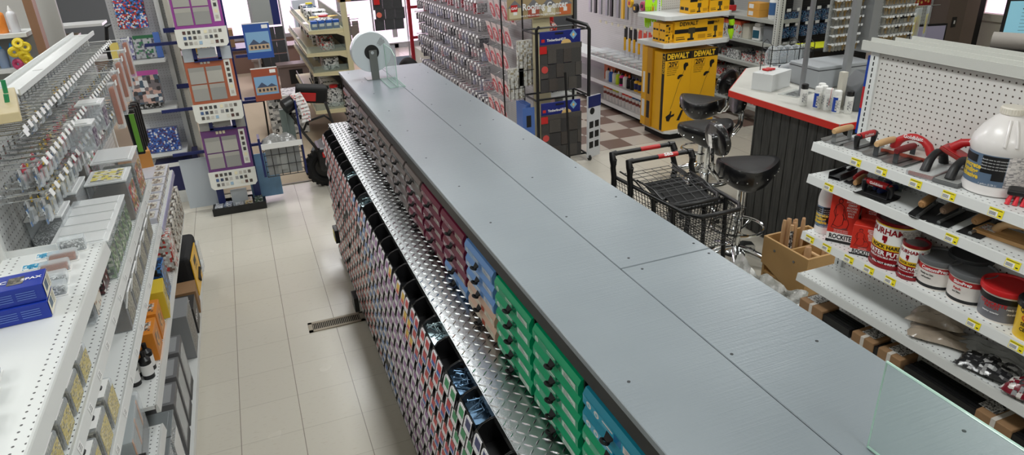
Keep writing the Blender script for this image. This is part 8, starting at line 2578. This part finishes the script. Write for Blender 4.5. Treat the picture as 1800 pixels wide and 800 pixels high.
# columns, window side wall things
o = MB().box((7.95, 6.0, 0), (8.25, 6.5, CEIL)).build('brown_column', mat('brown_column_face', (112, 98, 90), 0.6))
o['kind'] = 'structure'
o.name = 'trim_2'
o = MB().box((8.26, 6.05, 0), (8.55, 6.5, CEIL)).build('trim_3', mat('brown_column_side', (128, 112, 104), 0.6))
o['kind'] = 'structure'
o = MB().box((8.56, 6.1, 0), (8.72, 6.5, CEIL)).build('trim_4', BLACK_MATTE)
o['kind'] = 'structure'
t = thing('wall_plate', 'small black switch plate on the brown column', 'switch', (8.05, 5.995, 0.98))
MB().box((0, -0.004, 0), (0.07, 0.004, 0.12)).build('plate', BLACK_PL, t)
MB().box((0.025, -0.008, 0.04), (0.045, -0.004, 0.08)).build('toggle', PAPER, t)
pp = thing('pegboard_panel', 'white pegboard panel with red sign beside the brown column', 'display', (7.7, 6.2, 0))
wb(MB().box((7.3, 6.2, 0.6), (7.93, 6.22, 2.1)), 'board', pegmat('peg_white_far', (206, 212, 212), (0, 2), 0.04, 0.006, (120, 124, 126), 0.5), pp)
wb(MB().box((7.55, 6.185, 1.24), (7.87, 6.2, 1.6)), 'red_sign', mat('deep_red_sign', (170, 30, 34), 0.4), pp)
wb(MB().box((7.36, 6.16, 0.85), (7.66, 6.19, 1.20)), 'white_pack', mat('film_white', (206, 212, 214), 0.3), pp)
q = MB()
for i, (dx, dz) in enumerate(((0.03, 0.04), (0.09, 0.055), (0.15, 0.04), (0.21, 0.06), (0.26, 0.045))):
    q.cyl((7.56 + dx, 6.184, 1.24 + dz), (7.56 + dx, 6.182, 1.24 + dz), 0.016, n=10)
wb(q, 'gold_marks', mat('gold_marks', (230, 200, 110), 0.5), pp)
t0 = None
for i, (x, y, z) in enumerate(((5.30, 4.5, 1.48), (5.40, 4.5, 1.48), (5.60, 4.5, 1.46), (5.72, 4.5, 1.47))):
    lab_ = 'clear bag with yellow and white card, hanging left of the laptop'
    if t0 is None:
        t0 = thing('hanging_pack', lab_, 'pack', (x, y, z), 0, 'yellow carded clear bags left of the laptop')
        MB().box((-0.05, 0, -0.16), (0.05, 0.006, 0.0)).build('card', mat('chrome_yellow_card', (236, 214, 30), 0.4), t0)
        MB().prism([(-0.035, -0.05), (0.035, -0.05), (0.0, -0.12)], 0.001, 0.003, 0, frame((0, 0, 0), (1, 0, 0), (0, 0, 1))).build('triangle_print', mat('orange_sticker', (226, 160, 40), 0.5), t0)
        MB().box((-0.06, -0.01, -0.22), (0.06, 0.012, 0.07)).build('bag', CLEAR, t0)
    else:
        dup(t0, (x, y, z), 0.2 * i)
t = thing('display_pole', 'thin silver pole rising between the yellow carded bags', 'pole', (5.55, 4.6, 0))
MB().cyl((0, 0, 0), (0, 0, 2.1), 0.014, n=10).build('pole', mat('satin_aluminium', (150, 152, 156), 0.4, 0.6), t)
MB().cyl((0, 0, 0), (0, 0, 0.03), 0.09, n=16).build('foot', BLACK_PL, t)
MB().tube([(-0.3, -0.1, 1.54), (0, -0.02, 1.54), (0.3, -0.1, 1.54)], 0.005, 5).tube([(0, 0, 1.6), (0.2, 0.6, 1.6), (0.7, 0.6, 1.62)], 0.005, 5).build('arm', CHROME, t)
for i, (x, z, c, lab_) in enumerate(((5.75, 1.48, 3, 'red carded black tool hanging high left of the white pegboard'), (6.0, 1.45, 2, 'black tool on a card hanging above the laptop'), (6.2, 1.5, 3, 'red card with white print hanging high above the laptop'))):
    t = thing('hanging_pack', lab_, 'pack', (x, 5.2, z))
    MB().box((-0.06, 0, -0.2), (0.06, 0.01, 0.12)).build('card', ASS[c], t)
    MB().cbox((0, -0.02, -0.05), (0.05, 0.04, 0.12)).build('tool', BLACK_PL, t, bevel=0.01)

# ================================================================ stools
LEATHER = mat('black_leather', (22, 22, 24), 0.28, coat=0.35, bump=0.12, bscale=60)
SUEDE = mat('black_vinyl_top', (17, 17, 18), 0.55)
def stool(label, x, y, ang):
    """saddle seat points along +x"""
    t = thing('bar_stool', label, 'stool', (x, y, 0), ang)
    Z = 0.80
    def outline(a):
        c, s = math.cos(a), math.sin(a)
        rx = 0.255 if c > 0 else 0.18
        ry = 0.185 * (1 - 0.35 * max(0, c) ** 1.5)
        return rx * c, ry * s
    n, k = 40, 8
    vs, fs = [], []
    rings = []
    for j in range(k + 1):
        f = j / k
        ring = []
        for i in range(n):
            a = 2 * PI * i / n
            ox, oy = outline(a)
            xx, yy = ox * f, oy * f
            zz = Z + 0.018 * (abs(yy) / 0.18) ** 2 * (-1) - 0.012 + 0.028 * max(0, -xx / 0.2) ** 2 + 0.012 * max(0, xx / 0.27) ** 3
            zz += 0.012 * math.cos(f * PI / 2)
            ring.append((xx, yy, zz))
        rings.append(ring)
    for (sx, dz) in ((1.03, -0.014), (1.05, -0.045), (1.02, -0.09), (0.92, -0.135), (0.72, -0.16), (0.30, -0.165)):
        ring = []
        for i in range(n):
            a = 2 * PI * i / n
            ox, oy = outline(a)
            base = rings[k][i][2]
            drop = dz * (1.0 if math.cos(a) < 0.3 else 1.0 - 0.35 * (math.cos(a) - 0.3))
            ring.append((ox * sx, oy * sx, base + drop))
        rings.append(ring)
    for r in rings:
        vs.extend(r)
    m_ = []
    for r in range(len(rings) - 1):
        for i in range(n):
            j = (i + 1) % n
            fs.append((r * n + i, r * n + j, (r + 1) * n + j, (r + 1) * n + i))
            m_.append(1 if r < k - 1 else 0)
    q = MB()
    q._add(vs, fs)
    q.mi = m_
    q.build('seat', [LEATHER, SUEDE], t, smooth=True)
    for i in range(18):
        a = 2 * PI * (i + 0.5) / 18
        ox, oy = outline(a)
        MB().torus((ox * 1.035, oy * 1.035, Z - 0.10 + 0.02 * max(0, math.cos(a))), 0.002, 0.0045, 8, 6).build('stud', CHROME, t)
    # oval back pad on a chrome bracket
    T = Matrix.Translation((-0.215, 0.0, Z + 0.175)) @ Matrix.Rotation(math.radians(-8), 4, 'Y')
    q = MB()
    pr = []
    for (s, x_) in ((0.0, -0.030), (0.6, -0.030), (0.9, -0.026), (1.0, -0.014), (1.0, 0.014), (0.9, 0.028), (0.6, 0.034), (0.0, 0.036)):
        pr.append((s, x_))
    n2 = 32
    vs, fs = [], []
    for s, x_ in pr:
        for i in range(n2):
            a = 2 * PI * i / n2
            vs.append((x_, 0.150 * s * math.cos(a), 0.115 * s * math.sin(a)))
    for r in range(len(pr) - 1):
        for i in range(n2):
            j = (i + 1) % n2
            fs.append((r * n2 + i, r * n2 + j, (r + 1) * n2 + j, (r + 1) * n2 + i))
    q._add(vs, fs, 0, T)
    q.build('backrest', LEATHER, t, smooth=True)
    for i in range(12):
        a = 2 * PI * i / 12
        p = T @ Vector((-0.002, 0.153 * math.cos(a), 0.118 * math.sin(a)))
        MB().torus(p, 0.002, 0.0045, 8, 6).build('stud', CHROME, t)
    q = MB()
    for s in (-1, 1):
        q.tube([(-0.10, s * 0.03, Z - 0.115), (-0.20, s * 0.035, Z - 0.10), (-0.25, s * 0.035, Z - 0.03), (-0.255, s * 0.03, Z + 0.04), (-0.258, s * 0.022, Z + 0.12)], 0.011, 8)
    q.cbox((-0.258, 0, Z + 0.14), (0.014, 0.05, 0.14), 0, (0, math.radians(-8), 0))
    q.cyl((-0.268, 0, Z + 0.18), (-0.24, 0, Z + 0.18), 0.032, n=16)
    q.build('back_bracket', CHROME, t, smooth=True)
    q = MB()
    q.cyl((0, 0, 0.14), (0, 0, 0.40), 0.030, n=20)
    q.cyl((0, 0, 0.40), (0, 0, Z - 0.12), 0.024, n=20)
    q.lathe([(0.030, 0.14), (0.065, 0.135), (0.095, 0.11), (0.10, 0.095)], 24)
    q.build('column', CHROME, t, smooth=True)
    MB().tube([(0.02, -0.09, Z - 0.10), (0.025, -0.11, Z - 0.14), (0.025, -0.115, Z - 0.165)], [0.004, 0.004, 0.011], 8).build('height_lever', CHROME, t, smooth=True)
    q = MB()
    q.torus((0, 0, 0.30), 0.185, 0.011, 36, 8)
    for i in range(3):
        a = 2 * PI * i / 3 + 0.5
        q.tube([(0.025 * math.cos(a), 0.025 * math.sin(a), 0.26), (0.10 * math.cos(a), 0.10 * math.sin(a), 0.27), (0.183 * math.cos(a), 0.183 * math.sin(a), 0.30)], 0.009, 8)
    q.build('foot_ring', CHROME, t, smooth=True)
    for i in range(5):
        a = 2 * PI * i / 5 - 0.75
        c, s = math.cos(a), math.sin(a)
        q = MB()
        q.tube([(0.03 * c, 0.03 * s, 0.125), (0.11 * c, 0.11 * s, 0.115), (0.20 * c, 0.20 * s, 0.085), (0.245 * c, 0.245 * s, 0.05), (0.25 * c, 0.25 * s, 0.035)], [0.034, 0.030, 0.026, 0.024, 0.020], 10)
        lg_ = q.build('leg', CHROME, t, smooth=True)
        MB().cyl((0.25 * c, 0.25 * s, 0.0), (0.25 * c, 0.25 * s, 0.035), 0.026, 0.018, n=12).build('glide', BLACK_PL, lg_)
    return t
stool('black leather saddle stool with oval back and chrome base, nearer of two', 3.09, 3.60, math.radians(-10))
stool('black leather saddle stool with oval back and chrome base, farther of two', 3.47, 4.50, math.radians(160))
stool('third black leather stool mostly hidden behind the counter corner', 3.93, 5.20, math.radians(110))

# ================================================================ shopping carts
CBK = mat('cart_black', (20, 21, 22), 0.4)
def shop_cart(label, ox, oy, word=True):
    t = thing('shopping_cart', label, 'shopping cart', (ox, oy, 0))
    W2 = 0.235
    q = MB()
    for s in (-1, 1):
        q.tube([(s * W2, 0.0, 0.90), (s * W2, 0.015, 0.84), (s * (W2 + 0.005), -0.01, 0.78), (s * W2, 0.0, 0.60), (s * W2, 0.02, 0.12)], 0.019, 10)
    q.build('upright', CBK, t, smooth=True)
    q = MB()
    q.tube([(-W2, 0.03, 0.93), (W2, 0.03, 0.93)], 0.015, 10)
    h = q.build('handle', CBK, t, smooth=True)
    for s in (-1, 1):
        MB().tube([(s * (W2 - 0.03), 0.03, 0.932), (s * W2, 0.03, 0.93), (s * (W2 + 0.005), 0.01, 0.895), (s * (W2 + 0.002), 0.005, 0.86)], [0.020, 0.023, 0.023, 0.021], 10).build('corner_grip', BLACK_PL, h, smooth=True)
    MB().tube([(-0.02, 0.03, 0.93), (0.13, 0.03, 0.93)], 0.0162, 12).build('red_sleeve', RED, h, smooth=True)
    if word:
        q = MB()
        letter(q, 'SBS', 0.030, frame((0.055, 0.030 - 0.0122, 0.9415), (1, 0, 0), (0, 0.75, 0.7)), 0, bold=0.0012, sx=1.5)
        q.build('lettering', WHITE_INK, h)
    # rim of the upper basket, tapering to the front
    D_ = -0.62
    def rx(y):
        return W2 - 0.01 - 0.045 * (y / D_)
    rim = [(-rx(0), -0.01, 0.775), (-rx(-0.3), -0.30, 0.775), (-rx(D_ + 0.07), D_ + 0.07, 0.775), (-rx(D_) + 0.05, D_, 0.775), (rx(D_) - 0.05, D_, 0.775), (rx(D_ + 0.07), D_ + 0.07, 0.775), (rx(-0.3), -0.30, 0.775), (rx(0), -0.01, 0.775)]
    MB().tube(rim, 0.013, 10).build('basket_rim', CBK, t, smooth=True)
    # wire basket
    q = MB()
    B0, B1 = 0.775, 0.545
    def pt(y, z, s):
        f = (0.775 - z) / 0.23
        return (s * (rx(y) - 0.035 * f), max(y, D_ + 0.03 * f), z)
    for i in range(9):
        z = B0 - (B0 - B1) * i / 8
        f = (0.775 - z) / 0.23
        q.tube([pt(-0.01, z, -1), (-(rx(D_) - 0.035 * f), D_ + 0.03 * f, z), ((rx(D_) - 0.035 * f), D_ + 0.03 * f, z), pt(-0.01, z, 1)], 0.0021, 4)
    for i in range(20):
        y = -0.01 + (D_ + 0.02) * i / 19
        a, b = pt(y, B0, -1), pt(y, B1, -1)
        c, d = pt(y, B1, 1), pt(y, B0, 1)
        q.tube([a, b, c, d], 0.0021, 4)
    for i in range(15):
        x = -0.18 + 0.36 * i / 14
        q.tube([(x * 0.92, D_ + 0.0, B0), (x * 0.85, D_ + 0.03, B1), (x, -0.02, B1)], 0.0021, 4)
    q.build('wire_basket', CBK, t)
    # fold-down child seat and flap
    q = MB()
    for i in range(6):
        x = -0.17 + 0.34 * i / 5
        q.tube([(x, -0.03, 0.80), (x, -0.20, 0.80)], 0.0022, 4)
        q.tube([(x, -0.20, 0.80), (x, -0.40, 0.74)], 0.0022, 4)
    for y, z in ((-0.03, 0.80), (-0.08, 0.80), (-0.14, 0.80), (-0.20, 0.80), (-0.27, 0.779), (-0.34, 0.758), (-0.40, 0.74)):
        q.tube([(-0.18, y, z), (0.18, y, z)], 0.0024, 4)
    for s in (-1, 1):
        q.tube([(s * 0.20, -0.02, 0.815), (s * 0.19, -0.20, 0.805), (s * 0.18, -0.41, 0.735)], 0.006, 6)
    q.build('seat_wires', CBK, t)
    MB().box((-0.14, -0.0, -0.003), (0.14, 0.18, 0.003), 0, Matrix.Translation((0, -0.385, 0.732)) @ Matrix.Rotation(math.radians(17), 4, 'X')).build('seat_flap', BLACK_MATTE, t)
    q = MB()
    q.tube([(-0.19, -0.40, 0.735), (0.19, -0.40, 0.735)], 0.012, 8)
    q.build('cross_bar', CBK, t, smooth=True)
    # lower basket and chassis
    q = MB()
    q.tube([(-0.21, 0.0, 0.36), (-0.17, -0.55, 0.36), (0.17, -0.55, 0.36), (0.21, 0.0, 0.36)], 0.010, 8)
    q.tube([(-0.22, 0.02, 0.14), (-0.20, -0.50, 0.14), (0.20, -0.50, 0.14), (0.22, 0.02, 0.14)], 0.012, 8)
    for s in (-1, 1):
        q.tube([(s * 0.19, -0.42, 0.77), (s * 0.185, -0.45, 0.4), (s * 0.20, -0.48, 0.12)], 0.014, 8)
    q.build('chassis', CBK, t, smooth=True)
    q = MB()
    for i in range(8):
        z = 0.36 - 0.022 * i
        q.tube([(-0.20, -0.0, z), (-0.165, -0.54, z), (0.165, -0.54, z), (0.20, 0.0, z)], 0.002, 4)
    for i in range(14):
        y = -0.54 * i / 13
        w_ = 0.205 - 0.04 * i / 13
        q.tube([(-w_, y, 0.36), (-w_, y, 0.2), (w_, y, 0.2), (w_, y, 0.36)], 0.002, 4)
    q.build('lower_basket', CBK, t)
    for (x, y) in ((-0.21, 0.0), (0.21, 0.0), (-0.19, -0.48), (0.19, -0.48)):
        w = MB().cyl((x - 0.012, y, 0.055), (x + 0.012, y, 0.055), 0.055, n=18).build('wheel', mat('grey_wheel', (60, 62, 64), 0.5), t)
        MB().box((x - 0.018, y - 0.01, 0.05), (x + 0.018, y + 0.01, 0.125)).build('fork', STEEL, w)
    return t
shop_cart('black wire shopping cart with red SBS handle sleeve, nearer of the nested pair', 2.415, 3.585)
shop_cart('black wire shopping cart with red handle band, rear one of the nested pair', 2.40, 3.775, False)

# ================================================================ dowel crate and film
t = thing('wooden_crate', 'light plywood crate with wooden handles standing in it, beside the white gondola', 'crate', (2.92, 2.79, 0))
PW = mat('plywood_tan', (186, 148, 96), 0.5, var=0.06, vscale=10)
X0, X1, Y0, Y1, ZT = 2.775, 3.12, 2.615, 2.985, 0.55
T = Matrix(((0, 0, 1, X0), (1, 0, 0, 0), (0, 1, 0, 0), (0, 0, 0, 1)))
prof = [(Y1, ZT), (Y0, ZT), (Y0, 0.0), (Y0 + 0.07, 0.0), (Y0 + 0.09, 0.18), (Y0 + 0.15, 0.30), (Y1 - 0.05, 0.36), (Y1, 0.37)]
wb(MB().prism(prof, 0, 0.015, 0, T), 'side_panel', PW, t, bevel=0.002)
wb(MB().box((X1 - 0.015, Y0, 0), (X1, Y1, ZT)), 'side_panel', PW, t)
wb(MB().box((X0 + 0.015, Y0, 0.25), (X1 - 0.015, Y0 + 0.015, ZT)), 'front_panel', PW, t)
wb(MB().box((X0 + 0.015, Y1 - 0.015, 0.25), (X1 - 0.015, Y1, ZT)), 'back_panel', PW, t)
wb(MB().box((X0 + 0.015, Y0 + 0.015, 0.30), (X1 - 0.015, Y1 - 0.015, 0.31)), 'tray_floor', PW, t)
wb(MB().box((X0 + 0.015, 2.80, 0.31), (X1 - 0.015, 2.812, ZT - 0.03)), 'divider', PW, t)
wb(MB().tube([(X0 + 0.16, Y0 + 0.01, 0.5), (X0 + 0.16, 2.80, 0.5)], 0.010, 8), 'rail_dowel', WOODH, t)
for y in (2.72, 2.88):
    wb(MB().cyl((X0 - 0.004, y, ZT - 0.06), (X0, y, ZT - 0.06), 0.008, n=10), 'screw', STEEL, t)
random.seed(8)
for i, (x, y, h) in enumerate(((2.86, 2.92, 0.66), (2.885, 2.905, 0.67), (2.90, 2.93, 0.66), (2.875, 2.87, 0.645), (2.905, 2.88, 0.65), (2.93, 2.90, 0.66), (2.95, 2.93, 0.64), (2.99, 2.90, 0.65), (3.02, 2.93, 0.64), (2.84, 2.69, 0.585), (3.0, 2.71, 0.57))):
    tt = thing('wooden_rod', 'turned wooden rod standing in the plywood crate' if i != 3 else 'wooden rod with a black and white sticker, in the plywood crate', 'rod', (x, y, 0.3105), 0, 'wooden rods in the crate' if i != 3 else None)
    r = 0.013 if i < 9 else 0.021
    MB().tube([(0, 0, 0), (0, 0, (h - 0.31) * 0.9), (0, 0, h - 0.31)], [r, r, r * 0.75], 12).build('wood', mat('beech_handle', (196, 158, 118), 0.5), tt, smooth=True)
    if i == 3:
        curvepatch(tt, 0.0135, 0, 3.4, 5.2, 0.18, 0.30, printmat('sticker_bw', (30, 30, 32), [(220, 220, 220), (120, 120, 120)], 110, 0.6), 'sticker')
    else:
        MB().cyl((0, 0, h - 0.3105), (0, 0, h - 0.309), r * 0.7, n=10).build('end_grain', mat('end_grain', (170, 130, 92), 0.6), tt)
# crinkled silver film
random.seed(4)
q = MB()
n, k = 40, 12
vs, fs = [], []
for i in range(n + 1):
    for j in range(k + 1):
        u, v = i / n, j / k
        bx = 2.56 + 0.10 * u
        by = 2.97 - 0.50 * u
        z = 0.455 - 0.03 * u - 0.20 * v + 0.02 * math.sin(14 * u) * (1 - v)
        d = 0.012 * math.sin(17 * u + 3 * v) + 0.006 * math.sin(47 * u - 9 * v) + 0.03 * math.sin(5 * u + 2) + 0.010 * math.sin(13 * v + 30 * u) + random.uniform(-0.002, 0.002)
        vs.append((bx + d - 0.10 * v * 0.6, by + d * 0.6, z))
for i in range(n):
    for j in range(k):
        a = i * (k + 1) + j
        fs.append((a, a + 1, a + k + 2, a + k + 1))
q._add(vs, fs)
o = q.build('crinkled_film', mat('silver_film_sheet', (226, 226, 222), 0.22, 0.1, coat=0.6, bump=0.6, bscale=38), smooth=True)
tag(o, 'crinkled silver plastic film sheet standing between the worktop and the plywood crate', 'film')
t = thing('cardboard_carton', 'dark carton holding the silver film, mostly hidden by the worktop', 'box', (2.60, 2.62, 0))
MB().box((-0.12, -0.22, 0), (0.10, 0.26, 0.28)).build('carton', mat('dark_carton', (40, 40, 42), 0.6), t)
MB().box((-0.121, -0.1, 0.05), (-0.12, 0.1, 0.2)).build('label', PAPER, t)

# ================================================================ far upper left: next aisle
fs_ = thing('gondola_shelving', 'white shelf unit with bright bottles in the next aisle, upper left corner', 'shelving', (-2.5, 8.6, 0))
wb(MB().box((-3.9, 8.85, 0), (-1.75, 8.9, 2.3)), 'back_panel', mat('grey_back', (176, 176, 172), 0.6), fs_)
for z in (1.52, 1.18, 0.8, 0.45, 0.12):
    wb(MB().box((-3.9, 8.42, z - 0.04), (-2.0, 8.85, z)), 'shelf', WHITE_MET, fs_)
wb(MB().box((-1.93, 8.35, 0), (-1.85, 8.5, 2.4)), 'brown_post', mat('brown_wood_post', (150, 112, 84), 0.55), fs_)
BC = [('lime', (130, 200, 30)), ('pale blue', (150, 180, 220)), ('yellow', (236, 210, 50)), ('orange', (236, 140, 50)), ('white', (220, 222, 226))]
for i in range(9):
    nm, c = BC[(0, 0, 0, 1, 1, 4, 3, 3, 4)[i]]
    bottle('%s cleaner bottle on the upper white shelf in the next aisle' % nm, '%s bottles in the next aisle' % nm, (-2.95 + i * 0.105, 8.55, 1.521), 0.045, 0.26, mat('bottle_' + nm.replace(' ', '_'), c, 0.35), mat('bottle_yellow', (236, 210, 50), 0.35) if i < 3 else PAPER, None, 'cleaner_bottle')
for i in range(10):
    bottle('blue capped pale tub on the second white shelf in the next aisle', 'blue capped tubs in the next aisle', (-3.1 + i * 0.1, 8.55, 1.181), 0.045, 0.24, mat('pale_blue_bottle', (150, 170, 200), 0.4), mat('azure_cap', (50, 150, 220), 0.4), None, 'capped_tub', 'tub')
t = thing('wipes_bag', 'yellow and magenta bag bunch hanging by the brown post', 'bag', (-2.08, 8.36, 1.34))
for i in range(7):
    MB().torus((0.06 * math.sin(i * 2.2), 0, 0.09 - 0.04 * i), 0.035, 0.022, 12, 7, 0, (1.2, i, 0)).build('bundle', (mat('bottle_yellow', (236, 210, 50), 0.35), mat('dusty_pink', (190, 70, 110), 0.5))[i > 4], t)
ds = thing('gondola_shelving', 'pale shelf with tan and black goods against the grey wall, upper left', 'shelving', (-1.75, 10.2, 0))
for z in (0.5, 0.98, 1.4):
    wb(MB().box((-2.2, 10.0, z - 0.03), (-1.55, 10.4, z)), 'shelf', WHITE_DIM, ds)
wb(MB().box((-2.2, 10.38, 0), (-2.1, 10.42, 1.6)), 'back_panel', BLACK_MATTE, ds)
carton('boxed_goods', 'tan and black boxed fixture on the pale shelf, upper left', 'box', (-1.98, 10.2, 0.981), 0, 0.24, 0.2, 0.3, printmat('tan_fixture', (176, 160, 130), [(70, 62, 54), (200, 190, 170)], 14, 0.5), ())
carton('boxed_goods', 'pale violet grey carton with red spot under the pale shelf', 'box', (-1.95, 10.1, 0.501), 0, 0.36, 0.2, 0.38, mat('violet_grey', (170, 168, 180), 0.5), [('F', 0.2, 0.6, 0.4, 0.8, RED)])
t = thing('wire_crate', 'black wire crate hanging before the grey wall, upper left', 'crate', (-1.48, 10.1, 0.62))
q = MB()
for z in (0, 0.1, 0.2, 0.3):
    q.tube([(-0.12, -0.12, z), (0.13, -0.12, z), (0.13, 0.12, z), (-0.12, 0.12, z)], 0.008, 5, 0, True)
for i in range(5):
    x = -0.12 + 0.0625 * i
    q.tube([(x, -0.12, 0.3), (x, -0.12, 0), (x, 0.12, 0), (x, 0.12, 0.3)], 0.006, 5)
q.build('wire_frame', BLACK_PL, t)
MB().box((-0.09, -0.08, 0.01), (0.1, 0.08, 0.24)).build('contents', BLACK_PL, t)
MB().box((-0.13, 0.13, -0.62), (-0.11, 0.15, 0.3)).box((0.11, 0.13, -0.62), (0.13, 0.15, 0.3)).build('stand', BLACK_PL, t)
t = thing('tubular_frame', 'black tubular frame standing at the left side of the brochure endcap', 'frame', (-1.02, 7.35, 0))
MB().tube([(-0.12, 0.1, 0.0), (-0.14, 0.06, 0.75), (-0.14, 0.05, 1.42), (-0.10, 0.05, 1.62), (0.05, 0.05, 1.68), (0.05, 0.1, 0.0)], 0.017, 8).build('frame_tube', BLACK_PL, t, smooth=True)
MB().box((-0.12, 0.09, 0.06), (0.05, 0.11, 0.09)).build('foot_bar', BLACK_PL, t)
